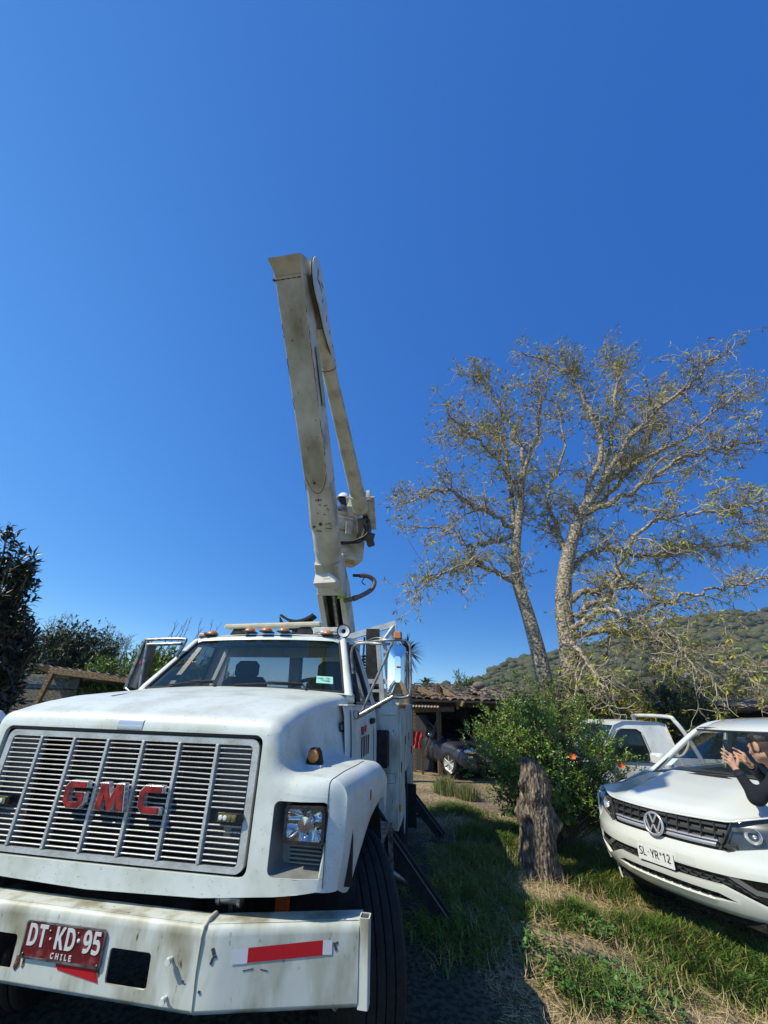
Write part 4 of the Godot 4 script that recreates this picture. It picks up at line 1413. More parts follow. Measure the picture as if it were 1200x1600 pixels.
# box beam between two centres with its own widths; bx is sideways
func beam(mb: MB, a: Vector3, b: Vector3, wa: float, ha: float, wb: float, hb: float, rad := 0.03, sides := Vector3.RIGHT) -> void:
	var dd := (b - a).normalized()
	var up := dd.cross(sides).normalized()
	var rows: Array = []
	for q in [[a, wa, ha], [b, wb, hb]]:
		var l := PackedVector3Array()
		for p in rr(0, 0, q[1], q[2], rad, 3):
			l.push_back(q[0] + sides * p.x + up * p.y)
		rows.append(l)
	for k in rows[0].size():
		var k2: int = (k + 1) % rows[0].size()
		var n0: Vector3 = rows[0][k] - a
		mb.q(rows[0][k], rows[0][k2], rows[1][k2], rows[1][k], (a + b) * 0.5)
	mb.fan(rows[0], -dd)
	mb.fan(rows[1], dd)

func make_boom() -> void:
	# stations of the lower arm, measured along its length
	var P0 := Vector3(0.0, 2.40, -5.30)
	var P1 := Vector3(0.0, 3.55, -4.18)
	var P2 := Vector3(0.0, 3.90, -3.82)
	var P3 := Vector3(0.07, 4.68, -2.90)
	var P5 := Vector3(0.10, 6.40, -1.21)
	var P6 := Vector3(0.0, 6.62, -1.11)
	var dd := (P5 - P2).normalized()
	var under := Vector3.RIGHT.cross(dd) * 1.0
	if under.y > 0.0:
		under = -under
	# pedestal and turntable
	var pd := MB.new()
	pd.lathe([Vector2(0, 2.1), Vector2(0.42, 2.1), Vector2(0.42, 1.95), Vector2(0.36, 1.9), Vector2(0.36, 1.1), Vector2(0.5, 1.05)], Transform3D(Basis.IDENTITY, Vector3(0, 0, -4.75)), 24)
	pd.box(Vector3(-0.24, 2.42, -4.95), Vector3(0.05, 0.75, 0.7), Basis.IDENTITY, 0.01)
	pd.box(Vector3(0.24, 2.42, -4.95), Vector3(0.05, 0.75, 0.7), Basis.IDENTITY, 0.01)
	part("turntable", pd, M.boom, TK)
	# base section with an opening for the lifting cylinder
	var lb := MB.new()
	var bd := (P1 - P0).normalized()
	var bu := Vector3.RIGHT.cross(bd)
	for s in [-1.0, 1.0]:
		lb.bar(P0 + Vector3(s * 0.205, 0, 0), P1 + Vector3(s * 0.205, 0, 0), 0.035, 0.44, bu, 0.006)
		lb.bar(P0 + Vector3(s * 0.165, 0, 0) + bu * 0.20, P1 + Vector3(s * 0.165, 0, 0) + bu * 0.20, 0.06, 0.03, bu, 0.005)
	var ub := bu
	lb.bar(P0 - ub * 0.18, P1 - ub * 0.18, 0.40, 0.04, bu)
	lb.bar(P0 + ub * 0.205, P0.lerp(P1, 0.42) + ub * 0.205, 0.40, 0.035, bu, 0.006)
	beam(lb, P1 - bd * 0.02, P2, 0.445, 0.46, 0.40, 0.40, 0.05)
	# round insulating sleeve, then the long box
	lb.tube([P2 - dd * 0.06, P2.lerp(P3, 0.52)], [0.205, 0.205], 28)
	lb.tube([P2.lerp(P3, 0.13), P2.lerp(P3, 0.14), P2.lerp(P3, 0.155), P2.lerp(P3, 0.165)], [0.20, 0.214, 0.214, 0.20], 28)
	beam(lb, P2.lerp(P3, 0.50), P3 + dd * 0.02, 0.40, 0.41, 0.345, 0.40, 0.09)
	beam(lb, P3, P5, 0.335, 0.39, 0.325, 0.40, 0.018)
	var arm := part("lower_arm", lb, M.boom, TK)
	var un := ub
	var cy := MB.new()
	cy.tube([P0 + bd * 0.25 + ub * 0.12, P0 + bd * 0.80 + ub * 0.10], 0.085, 16)
	cy.tube([P0 + bd * 0.7 + ub * 0.10, P1 + ub * 0.03], 0.042, 12)
	cy.tube([P0 + bd * 0.74 + ub * 0.10, P0 + bd * 0.82 + ub * 0.10], 0.098, 16)
	part("lift_cylinder", cy, M.steel, arm)
	var dk := MB.new()
	dk.bar(P0 - ub * 0.14, P1 - ub * 0.14, 0.36, 0.02, bu)
	part("arm_inside", dk, M.black, arm)
	# pale wedge cover
	var cv := MB.new()
	cv.ext(V2([-0.20, -0.15, 0.17, -0.15, 0.175, -0.07, 0.02, 0.07, -0.08, 0.13, -0.17, 0.15]), 0.30, Transform3D(Basis(Vector3.UP, -0.12) * Basis(Vector3.RIGHT, -0.12), Vector3(0.0, 3.62, -3.92)), 0.015)
	cv.box(Vector3(0.0, 3.60, -3.763), Vector3(0.10, 0.08, 0.006), Basis(Vector3.UP, -0.12) * Basis(Vector3.RIGHT, -0.12))
	part("wedge_cover", cv, tri(mat(lin(0.60, 0.60, 0.54), 0.5), M.grime, 0.8), arm)
	# patches, plates, scars
	var un2 := Vector3.RIGHT.cross(dd)
	if un2.y > 0.0:
		un2 = -un2
	var um := func(x: float, y: float) -> Vector3: return P3.lerp(P5, y) + Vector3(x, 0, 0) + un2 * 0.1965
	var sc := MB.new()
	var q0: float = 0.36
	var marks := [[-0.162, 0.02, 0.06], [0.160, 0.2, 0.05], [0.158, 0.32, 0.09], [-0.159, 0.45, 0.05], [-0.157, 0.62, 0.08], [0.157, 0.5, 0.16], [0.156, 0.62, 0.14], [0.155, 0.74, 0.10], [-0.154, 0.78, 0.06], [0.152, 0.86, 0.05], [0.15, 0.12, 0.03]]
	for mk in marks:
		for k in 5:
			sc.bar(um.call(mk[0] + R.randf_range(-0.006, 0.006), mk[1] + mk[2] * (k / 5.0 - 0.5)), um.call(mk[0] + R.randf_range(-0.006, 0.006), mk[1] + mk[2] * ((k + 1) / 5.0 - 0.5)), R.randf_range(0.003, 0.009), 0.003, un2)
	var crack := [[-0.11, 0.688], [-0.04, 0.708], [0.02, 0.712], [0.09, 0.713], [0.12, 0.709], [0.15, 0.70]]
	for k in 5:
		sc.bar(um.call(crack[k][0], crack[k][1]), um.call(crack[k + 1][0], crack[k + 1][1]), 0.006, 0.004, un2)
	for q in [[-0.06, 0.735, 0.008], [-0.03, 0.03, 0.016], [0.02, 0.28, 0.005], [-0.08, 0.5, 0.005], [0.10, 0.36, 0.006], [-0.02, 0.86, 0.006]]:
		sc.box(um.call(q[0], q[1]), Vector3(q[2] * 2, q[2] * 2, q[2] * 2), Basis(Vector3.RIGHT, 0.6))
	# tongue-shaped reinforcement outline
	var tg: Array = []
	for k in 13:
		var u := k / 6.0 - 1.0
		tg.append(um.call(u * 0.150, 0.075 - 0.105 * (1.0 - pow(absf(u), 2.2))))
	sc.tube(tg, 0.0045, 5)
	part("arm_scar", sc, M.rust, arm)
	var pt := MB.new()
	var pm := func(x: float, y: float) -> Vector3: return P2.lerp(P3, y) + Vector3(x, 0, 0) + un2 * 0.208
	for q in [[0.0, 0.86, 0.10, 0.012], [0.0, 0.86, 0.010, 0.05], [0.01, 0.80, 0.05, 0.008], [0.09, 0.79, 0.06, 0.007], [0.12, 0.74, 0.008, 0.05], [-0.01, 0.56, 0.05, 0.05], [0.10, 0.56, 0.10, 0.008], [0.10, 0.50, 0.11, 0.010], [-0.11, 0.53, 0.05, 0.03], [0.14, 0.53, 0.01, 0.04], [-0.04, 0.47, 0.09, 0.01], [0.06, 0.68, 0.03, 0.01], [-0.03, 0.70, 0.012, 0.02]]:
		pt.box(pm.call(q[0], q[1]), Vector3(q[2] * 0.9, q[3] * 0.9, 0.012), Basis(Vector3.RIGHT, dd, Vector3.RIGHT.cross(dd)) * Basis(Vector3.BACK, R.randf_range(-0.3, 0.3)), 0.003)
	part("paint_scrape", pt, M.rust, arm)
	# flared cap over the elbow with a hinge line
	var cp := MB.new()
	var cr: Array = []
	for q in [[0.0, 0.338, 0.41, 0.0], [0.04, 0.342, 0.42, 0.004], [0.08, 0.352, 0.44, 0.012], [0.12, 0.37, 0.46, 0.03], [0.155, 0.385, 0.48, 0.05]]:
		var l := PackedVector3Array()
		for p in rr(0, 0, q[1], q[2], 0.03, 3):
			l.push_back(P5 + dd * q[0] + Vector3(p.x, 0, 0) + un2 * (-p.y + q[3]))
		cr.append(l)
	cp.grid(cr, true)
	cp.fan(cr[-1], dd)
	part("elbow_cover", cp, M.boom, arm)
	var hg := MB.new()
	for k in 5:
		hg.tube([um.call(-0.155 + k * 0.062, 0.985), um.call(-0.155 + k * 0.062 + 0.05, 0.985)], 0.007, 8)
	hg.tube([um.call(-0.185, 0.99), um.call(-0.16, 0.985)], 0.013, 8)
	part("cover_hinge", hg, M.rust, arm)
	# elbow plate and upper arm
	var U0 := Vector3(0.30, 6.40, -1.22)
	var U1 := Vector3(0.30, 6.10, -2.35)
	var U2 := Vector3(0.32, 5.16, -4.66)
	var ud := (U2 - Vector3(0.30, 6.22, -1.86)).normalized()
	var side := Vector3.RIGHT
	var el := MB.new()
	var e2 := Vector3(0, 1, 0)
	# outline in the (z, y) plane: round at the elbow, tapering down along the arm
	var pl := PackedVector2Array()
	for k in 13:
		var a := deg_to_rad(-100.0 + 200.0 * k / 12.0)
		pl.push_back(Vector2(-1.40, 6.50) + Vector2(cos(a), sin(a)) * 0.27)
	for q in [[-2.00, 6.40], [-2.36, 6.22], [-2.40, 6.10], [-2.05, 6.14], [-1.72, 6.14]]:
		pl.push_back(Vector2(q[0], q[1]))
	el.ext(pl, 0.025, Transform3D(Basis(Vector3.BACK, Vector3.UP, Vector3.LEFT), Vector3(0.345, 0, 0)), 0.006)
	var elb := part("elbow_plate", el, M.white, arm)
	var eb := MB.new()
	eb.tube([Vector3(0.16, 6.46, -1.42), Vector3(0.33, 6.46, -1.42)], 0.15, 24)
	eb.bar(Vector3(0.25, 6.46, -1.40), Vector3(0.25, 6.22, -2.1), 0.14, 0.16, Vector3.UP, 0.01)
	part("elbow_joint", eb, tri(mat(lin(0.20, 0.17, 0.13), 0.7), M.grime, 1.5), elb)
	var ee := MB.new()
	for k in pl.size():
		var k2 := (k + 1) % pl.size()
		ee.tube([Vector3(0.333, pl[k].y, pl[k].x), Vector3(0.333, pl[k2].y, pl[k2].x)], 0.007, 5)
	part("plate_edge", ee, M.black, elb)
	var em := MB.new()
	for q in [[6.48, -1.18, 0.10, 0.03], [6.40, -1.22, 0.03, 0.10], [6.42, -1.30, 0.03, 0.12], [6.34, -1.42, 0.08, 0.02], [6.52, -1.36, 0.03, 0.07], [6.28, -1.62, 0.09, 0.018], [6.24, -1.78, 0.03, 0.05], [6.20, -1.95, 0.06, 0.014]]:
		em.box(Vector3(0.3595, q[0] + 0.07, q[1] - 0.12), Vector3(0.004, q[2], q[3]), Basis(Vector3.RIGHT, R.randf_range(-0.5, 0.5)))
	part("faded_mark", em, mat(lin(0.16, 0.16, 0.17), 0.6), elb)
	var ua := MB.new()
	var T0 := Vector3(0.25, 6.30, -1.80)
	ua.tube([T0, T0.lerp(U2, 0.16)], [0.085, 0.098], 24)
	ua.tube([T0.lerp(U2, 0.16), T0.lerp(U2, 0.17)], [0.104, 0.104], 24)
	ua.tube([T0.lerp(U2, 0.17), T0.lerp(U2, 0.88)], [0.100, 0.132], 28)
	ua.tube([T0.lerp(U2, 0.88), T0.lerp(U2, 0.885), T0.lerp(U2, 1.0)], [0.142, 0.145, 0.150], 28)
	var up := part("upper_arm", ua, M.fibre, arm)
	var ur := MB.new()
	for q in [0.165, 1.0]:
		ur.tube([T0.lerp(U2, q), T0.lerp(U2, q + 0.004)], [0.105 if q < 0.5 else 0.151, 0.105 if q < 0.5 else 0.151], 24)
	ur.tube([Vector3(0.25, 6.15, -2.22), Vector3(0.35, 6.14, -2.24)], 0.05, 14)
	part("arm_ring", ur, M.rust, up)
	var lm := MB.new()
	lm.bar(P3.lerp(P5, 0.42) + Vector3(0.186, 0, 0), P3.lerp(P5, 0.70) + Vector3(0.186, 0, 0), 0.004, 0.16, un2)
	part("green_stain", lm, tri(mat(lin(0.40, 0.46, 0.28), 0.6), M.grime, 0.6), arm)
	# knuckle and tool head at the end of the upper arm
	var kn := MB.new()
	kn.bar(U2 + Vector3(-0.15, 0.22, 0.1), U2 + ud * 0.16 + Vector3(-0.15, 0.02, 0), 0.03, 0.24, Vector3.RIGHT)
	kn.bar(U2 + Vector3(0.14, 0.20, 0.1), U2 + ud * 0.44 + Vector3(0.11, -0.06, 0), 0.04, 0.24, Vector3.RIGHT)
	kn.ext(V2([-0.02, 0.28, 0.10, 0.06, 0.06, 0.0, -0.10, 0.02]), 0.03, Transform3D(Basis.IDENTITY, U2 + Vector3(-0.13, -0.02, 0.14)), 0.004)
	kn.box(U2 + Vector3(0.15, 0.24, 0.06), Vector3(0.07, 0.20, 0.09), Basis(Vector3.BACK, 0.1), 0.01)
	var knu := part("knuckle", kn, M.white_dirty, arm)
	var kd := MB.new()
	kd.box(U2 + ud * 0.34 + Vector3(0.02, -0.10, 0.05), Vector3(0.24, 0.30, 0.26), Basis(Vector3.RIGHT, 0.4), 0.03)
	kd.tube([U2 + ud * 0.40 + Vector3(-0.1, -0.22, 0.1), U2 + ud * 0.44 + Vector3(0.2, -0.28, 0.06)], 0.09, 12)
	kd.box(U2 + ud * 0.5 + Vector3(0.12, -0.30, 0.1), Vector3(0.14, 0.20, 0.14), Basis(Vector3.BACK, 0.3), 0.02)
	part("tool_head", kd, tri(mat(lin(0.10, 0.09, 0.065), 0.7), M.grime, 2.0), knu)
	# bucket
	var B := Vector3(-0.07, 4.34, -5.25)
	var bk := MB.new()
	var rows: Array = []
	for q in [[0.0, 0.50, 0.44], [0.03, 0.56, 0.50], [0.30, 0.60, 0.54], [0.84, 0.62, 0.56], [0.86, 0.68, 0.62], [0.90, 0.68, 0.62], [0.90, 0.60, 0.54], [0.8, 0.58, 0.52], [0.1, 0.54, 0.48]]:
		var l := PackedVector3Array()
		for p in rr(0, 0, q[1], q[2], 0.07, 4):
			l.push_back(B + Basis(Vector3.UP, 0.62) * Vector3(p.x, q[0], p.y))
		rows.append(l)
	bk.grid(rows.slice(0, 6), true, B + Vector3(0, 0.5, 0))
	bk.grid(rows.slice(5, 9), true, B + Vector3(0, 0.5, 0), 0.0)
	bk.fan(rows[0], Vector3.DOWN)
	bk.fan(rows[8], Vector3.UP)
	bk.box(B + Vector3(0.05, 0.66, 0.33), Vector3(0.32, 0.26, 0.10), Basis(Vector3.UP, 0.62), 0.015)
	bk.box(B + Vector3(0.14, 0.54, 0.42), Vector3(0.12, 0.26, 0.02), Basis(Vector3.UP, 0.62), 0.005)
	var bkt := part("bucket", bk, M.fibre, arm)
	var hs := MB.new()
	for k in 6:
		var o := Vector3(R.randf_range(-0.03, 0.03), R.randf_range(-0.03, 0.03), R.randf_range(-0.02, 0.04))
		hs.tube(curve([U2 + ud * 0.3 + Vector3(0.1, -0.1, 0.14) + o, B + Vector3(0.42, 0.75, 0.36) + o * 2.0, B + Vector3(0.44, 0.38, 0.38) + o * 2.5, B + Vector3(0.24, 0.26, 0.42) + o, B + Vector3(-0.02, 0.27, 0.40) + o, B + Vector3(-0.22, 0.34, 0.36) + o], 5), 0.016, 7)
	part("hydraulic_hose", hs, M.hose, bkt)
	var hk := MB.new()
	hk.tube(curve([Vector3(0.22, 3.30, -4.10), Vector3(0.36, 3.31, -4.02), Vector3(0.50, 3.36, -4.02), Vector3(0.64, 3.48, -4.10), Vector3(0.67, 3.62, -4.14), Vector3(0.58, 3.69, -4.10), Vector3(0.46, 3.68, -4.02)], 5), 0.036, 10)
	var hkn := part("pole_hook", hk, tri(mat(lin(0.24, 0.21, 0.19), 0.6), ntex(95, 0.06, [G(0.3), Color(1.0, 0.95, 0.9)], [0.35, 0.6], 256), 4.0), arm)
	var hk2 := MB.new()
	hk2.tube([Vector3(0.36, 3.31, -4.02), Vector3(0.43, 3.33, -4.02)], 0.042, 10)
	hk2.tube([Vector3(0.46, 3.68, -4.02), Vector3(0.36, 3.67, -3.97)], 0.024, 10)
	hk2.tube(curve([Vector3(0.53, 3.66, -4.06), Vector3(0.49, 3.58, -4.04), Vector3(0.54, 3.54, -4.06)], 4), 0.008, 6)
	part("hook_grip", hk2, M.hose, hkn)
	var lg := MB.new()
	lg.box(Vector3(0.228, 3.30, -4.18), Vector3(0.006, 0.09, 0.28), Basis(Vector3.RIGHT, -0.8))
	lg.box(Vector3(0.18, 3.33, -3.985), Vector3(0.11, 0.09, 0.006), Basis(Vector3.RIGHT, -0.8))
	part("lime_tape", lg, M.lime, arm)

func make_truck() -> void:
	TK = thing("bucket_truck", "old white bucket truck with chrome-slatted grille, red letters and raised boom", "truck", Vector3(-1.212, 0, -2.118), Vector3(0, deg_to_rad(-10.0), 0))
	make_hood()
	headlight(1.0)
	headlight(-1.0)
	make_grille()
	make_bumper()
	make_cab()
	mirror(1.0)
	folded_mirror()
	make_chassis()
	make_service_body()
	outrigger(1.0, -2.50)
	outrigger(1.0, -4.92)
	outrigger(-1.0, -2.50)
	outrigger(-1.0, -4.92)
	make_boom()

# ---------- ground, grass, weeds ----------
func gh(x: float, z: float) -> float:
	return -0.20 * smoothstep(1.5, 2.9, x) * (1.0 - 0.5 * smoothstep(6.0, 9.0, -z))

var NG: FastNoiseLite
func gy(x: float, z: float) -> float:
	var h := gh(x, z)
	if absf(x) < 8.0 and z > -16.0 and z < 2.0:
		h += NG.get_noise_2d(x, z) * 0.035
	return h

# how green (0..1) and how strawy (0..1) the ground is
var green_spots := [[3.0, -4.35, 0.55, 1.0], [2.75, -4.55, 0.30, 1.0], [3.35, -4.0, 0.42, 1.0], [3.0, -3.9, 0.35, 0.7], [3.6, -3.7, 0.5, 0.9], [2.08, -4.62, 0.20, 1.0], [2.0, -4.55, 0.25, 0.6], [1.62, -3.5, 0.28, 0.5], [2.3, -3.75, 0.18, 0.5], [2.5, -7.4, 0.50, 1.0], [2.2, -6.7, 0.42, 0.9], [3.0, -6.8, 0.6, 1.0], [3.3, -6.2, 0.6, 0.9], [2.9, -5.9, 0.45, 0.8], [1.75, -7.0, 0.4, 0.7], [1.9, -8.4, 0.45, 0.7], [1.5, -8.2, 0.3, 0.5], [1.6, -4.6, 0.30, 0.45], [1.2, -5.0, 0.5, 0.5], [0.9, -4.2, 0.5, 0.4], [1.5, -5.9, 0.5, 0.6], [3.9, -8.6, 0.8, 0.8], [4.6, -9.5, 0.9, 0.7], [5.5, -9.5, 1.2, 0.7]]
func greenness(x: float, z: float) -> float:
	var g := 0.0
	for s in green_spots:
		var d2: float = (pow(x - s[0], 2.0) + pow(z - s[1], 2.0)) / (s[2] * s[2])
		if d2 < 6.0:
			g = maxf(g, s[3] * exp(-d2 * 1.1))
	return g

func make_ground() -> void:
	NG = noise(31, 0.9, 4)
	var np := noise(32, 0.5, 4)
	var xs: Array = []
	var zs: Array = []
	for q in [[-900, -60, 120.0], [-60, -8, 4.0], [-8, 8, 0.08], [8, 60, 4.0], [60, 900, 120.0]]:
		var x: float = q[0]
		while x < q[1] - 1e-3:
			xs.append(x)
			x += q[2]
	xs.append(900.0)
	for q in [[-1200, -60, 120.0], [-60, -16, 4.0], [-16, 2, 0.08], [2, 20, 3.0], [20, 200, 60.0]]:
		var z: float = q[0]
		while z < q[1] - 1e-3:
			zs.append(z)
			z += q[2]
	zs.append(200.0)
	var vs := PackedVector3Array()
	var ns := PackedVector3Array()
	var cs := PackedColorArray()
	var ix := PackedInt32Array()
	var W := xs.size()
	for z in zs:
		for x in xs:
			vs.push_back(Vector3(x, gy(x, z), z))
			var e := 0.04
			ns.push_back(Vector3(gy(x - e, z) - gy(x + e, z), 2.0 * e, gy(x, z - e) - gy(x, z + e)).normalized())
			var g := greenness(x, z)
			var n1 := np.get_noise_2d(x, z)
			var straw := Color(0.50, 0.385, 0.21)
			var soil := Color(0.20, 0.145, 0.09)
			var c := straw.lerp(soil, clampf(0.25 + n1 * 1.3, 0.0, 1.0))
			# bare path towards the shed
			var path := smoothstep(0.9, 0.3, absf(x - 2.7)) * smoothstep(-8.3, -9.0, z)
			c = c.lerp(Color(0.30, 0.22, 0.155), path * 0.8)
			c = c.lerp(Color(0.075, 0.072, 0.03), clampf(g * 0.9, 0.0, 0.85))
			c = c.lerp(Color(0.045, 0.042, 0.026), smoothstep(1.7, 0.6, x) * 0.9 * smoothstep(-12.0, -8.0, z))  # soil darkened around the truck: its shadow is put into the colour
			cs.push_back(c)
	for j in zs.size() - 1:
		for i in W - 1:
			var a := j * W + i
			ix.append_array([a, a + 1, a + W + 1, a, a + W + 1, a + W])
	var arr := []
	arr.resize(Mesh.ARRAY_MAX)
	arr[Mesh.ARRAY_VERTEX] = vs
	arr[Mesh.ARRAY_NORMAL] = ns
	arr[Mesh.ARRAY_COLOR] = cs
	arr[Mesh.ARRAY_INDEX] = ix
	var am := ArrayMesh.new()
	am.add_surface_from_arrays(Mesh.PRIMITIVE_TRIANGLES, arr)
	var m := StandardMaterial3D.new()
	m.vertex_color_use_as_albedo = true
	m.roughness = 0.95
	tri(m, ntex(33, 0.035, [G(0.45), G(0.85), G(1.0)], [0.25, 0.5, 0.8], 512, 6), 0.9, ntex(34, 0.06, [], [], 512, 5, 5.0), 0.5)
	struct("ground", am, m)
	grass()

func blade_mesh(count: int, h: float, w: float, spread: float, lean: float, sd: int) -> ArrayMesh:
	var r := RandomNumberGenerator.new()
	r.seed = sd
	var mb := MB.new()
	for i in count:
		var a := r.randf() * TAU
		var o := Vector3(r.randf_range(-1, 1), 0, r.randf_range(-1, 1)) * spread
		var hh := h * r.randf_range(0.45, 1.0)
		var dv := Vector3(cos(a), 0, sin(a))
		var sd2 := Vector3(-sin(a), 0, cos(a)) * w * r.randf_range(0.6, 1.2)
		var p0 := o
		var p1 := o + Vector3.UP * hh * 0.55 + dv * hh * lean * 0.25
		var p2 := o + Vector3.UP * hh * (1.0 - lean * 0.35) + dv * hh * lean * 0.8
		var n0 := (sd2.cross(Vector3.UP)).normalized()
		mb.tn(p0 - sd2, p0 + sd2, p1 + sd2 * 0.8, n0, n0, n0)
		mb.tn(p0 - sd2, p1 + sd2 * 0.8, p1 - sd2 * 0.8, n0, n0, n0)
		mb.tn(p1 - sd2 * 0.8, p1 + sd2 * 0.8, p2, n0, n0, n0)
	return mb.mesh()

func scatter(called: String, mesh: Mesh, m: Material, xfs: Array, cols: Array, par: Node = null) -> MultiMeshInstance3D:
	var mm := MultiMesh.new()
	mm.transform_format = MultiMesh.TRANSFORM_3D
	mm.use_colors = true
	mm.mesh = mesh
	mm.instance_count = xfs.size()
	for i in xfs.size():
		mm.set_instance_transform(i, xfs[i])
		mm.set_instance_color(i, cols[i])
	var o := MultiMeshInstance3D.new()
	if par == null:
		par = self
	o.name = nm(called, par)
	o.multimesh = mm
	o.material_override = m
	par.add_child(o, true)
	o.set_meta("kind", "stuff")
	return o

func leafmat(bl: float, rough := 0.55) -> StandardMaterial3D:
	var m := StandardMaterial3D.new()
	m.vertex_color_use_as_albedo = true
	m.roughness = rough
	m.cull_mode = BaseMaterial3D.CULL_DISABLED
	if bl > 0.0:
		m.backlight_enabled = true
		m.backlight = Color(bl * 0.7, bl, bl * 0.2)
	return m

func grass() -> void:
	var r := RandomNumberGenerator.new()
	r.seed = 77
	var gx: Array = []
	var gc: Array = []
	var tries := 0
	while gx.size() < 9000 and tries < 200000:
		tries += 1
		var x := r.randf_range(0.2, 7.0)
		var z := r.randf_range(-10.0, -2.6)
		if r.randf() > minf(1.0, 4.0 / maxf(2.0, -z)):
			continue
		var g := greenness(x, z)
		if r.randf() > pow(g, 1.7):
			continue
		var sc := r.randf_range(0.5, 1.15) * (0.55 + 0.6 * g)
		gx.append(Transform3D(Basis(Vector3.UP, r.randf() * TAU).scaled(Vector3(1, sc, 1)), Vector3(x, gy(x, z) - 0.01, z)))
		var k := r.randf()
		var c := Color(0.065, 0.15, 0.018).lerp(Color(0.16, 0.25, 0.035), k)
		if r.randf() < 0.14:
			c = Color(0.34, 0.28, 0.10)
		gc.append(c)
	var o := scatter("green_grass", blade_mesh(9, 0.24, 0.0045, 0.05, 0.9, 5), leafmat(0.16), gx, gc)
	o.set_meta("label", "tall green grass growing in patches before the white pickup and round the stump")
	o.set_meta("category", "grass")
	# short sparse green
	gx = []; gc = []
	for i in 1500:
		var x := r.randf_range(0.3, 5.0)
		var z := -2.8 - pow(r.randf(), 1.3) * 6.5
		var sc := r.randf_range(0.3, 0.9)
		if NG.get_noise_2d(x * 1.7 + 40.0, z * 1.7) < 0.10:
			continue
		gx.append(Transform3D(Basis(Vector3.UP, r.randf() * TAU).scaled(Vector3(1, sc, 1)), Vector3(x, gy(x, z) - 0.005, z)))
		gc.append(Color(0.075, 0.11, 0.02).lerp(Color(0.20, 0.17, 0.06), r.randf()))
	o = scatter("short_grass", blade_mesh(8, 0.075, 0.003, 0.06, 1.1, 6), leafmat(0.12), gx, gc)
	o.set_meta("label", "short sparse grass creeping over the dry ground")
	o.set_meta("category", "grass")
	# dry straw lying flat
	gx = []; gc = []
	for i in 9000:
		var x := r.randf_range(0.9, 4.6)
		var z := -2.7 - pow(r.randf(), 1.2) * 5.5
		if greenness(x, z) > 0.5 and r.randf() < 0.7:
			continue
		gx.append(Transform3D(Basis(Vector3.UP, r.randf() * TAU) * Basis(Vector3.RIGHT, r.randf_range(1.25, 1.62)) * Basis.from_scale(Vector3.ONE * r.randf_range(0.5, 1.1)), Vector3(x, gy(x, z) + r.randf_range(0.004, 0.02), z)))
		gc.append(Color(0.62, 0.49, 0.26).lerp(Color(0.34, 0.25, 0.13), r.randf()))
	o = scatter("dry_straw", blade_mesh(5, 0.15, 0.0022, 0.05, 0.7, 7), leafmat(0.0, 0.8), gx, gc)
	o.set_meta("label", "dry flattened straw covering the sunny ground beside the bucket truck's shadow")
	o.set_meta("category", "straw")
	# broad-leaved weeds
	gx = []; gc = []
	var lf := MB.new()
	for k in 3:
		var a := TAU * k / 3.0
		var rot := Basis(Vector3.UP, a) * Basis(Vector3.RIGHT, -0.35)
		var pr := PackedVector3Array()
		for j in 7:
			var t := PI * j / 6.0
			pr.push_back(rot * Vector3(cos(t) * 0.011, 0.0, 0.004 + sin(t) * 0.026))
		for j in 5:
			var nn := rot * Vector3.UP
			lf.tn(pr[0], pr[j + 1], pr[j + 2], nn, nn, nn)
	for q in [[3.15, -4.05, 0.30, 160], [3.4, -3.85, 0.30, 160], [1.62, -3.55, 0.28, 200], [1.85, -3.5, 0.3, 120], [2.1, -4.3, 0.15, 60], [1.45, -3.9, 0.2, 60]]:
		for k in q[3]:
			var a := r.randf() * TAU
			var d: float = sqrt(r.randf()) * q[2]
			var x: float = q[0] + cos(a) * d
			var z: float = q[1] + sin(a) * d
			gx.append(Transform3D(Basis(Vector3.UP, r.randf() * TAU) * Basis(Vector3.RIGHT, r.randf_range(-0.5, 0.5)) * Basis.from_scale(Vector3.ONE * r.randf_range(0.6, 1.4)), Vector3(x, gy(x, z) + r.randf_range(0.02, 0.13 if q[1] < -3.8 else 0.08), z)))
			gc.append(Color(0.05, 0.13, 0.02).lerp(Color(0.10, 0.19, 0.035), r.randf()))
	o = scatter("clover_weed", lf.mesh(), leafmat(0.15), gx, gc)
	o.set_meta("label", "bright broad-leaved weeds low in the grass below the pickup's bumper")
	o.set_meta("category", "weeds")
	# two grass tufts by the shed
	var tl := ["pale seeding grass tuft beside the shed's front post", "low rounded grass tuft on the sunny dirt before the dark car"]
	var i := 0
	for q in [[1.92, -10.0, 0.22, 0.75], [2.33, -9.75, 0.26, 0.5]]:
		var t := thing("grass_tuft", tl[i], "grass tuft", Vector3(q[0], gy(q[0], q[1]), q[1]), Vector3.ZERO, "grass tufts near the shed")
		gx = []; gc = []
		for k in 90:
			var a := r.randf() * TAU
			var d: float = sqrt(r.randf()) * q[2]
			gx.append(Transform3D(Basis(Vector3.UP, r.randf() * TAU).scaled(Vector3(1, r.randf_range(0.5, 1.0) * q[3] / 0.24, 1)), Vector3(cos(a) * d, 0, sin(a) * d)))
			gc.append(Color(0.11, 0.16, 0.045).lerp(Color(0.34, 0.32, 0.15), r.randf() * 0.8))
		scatter("grass_blades", blade_mesh(9, 0.24, 0.005, 0.05, 0.9, 9 + i), leafmat(0.15), gx, gc, t)
		i += 1

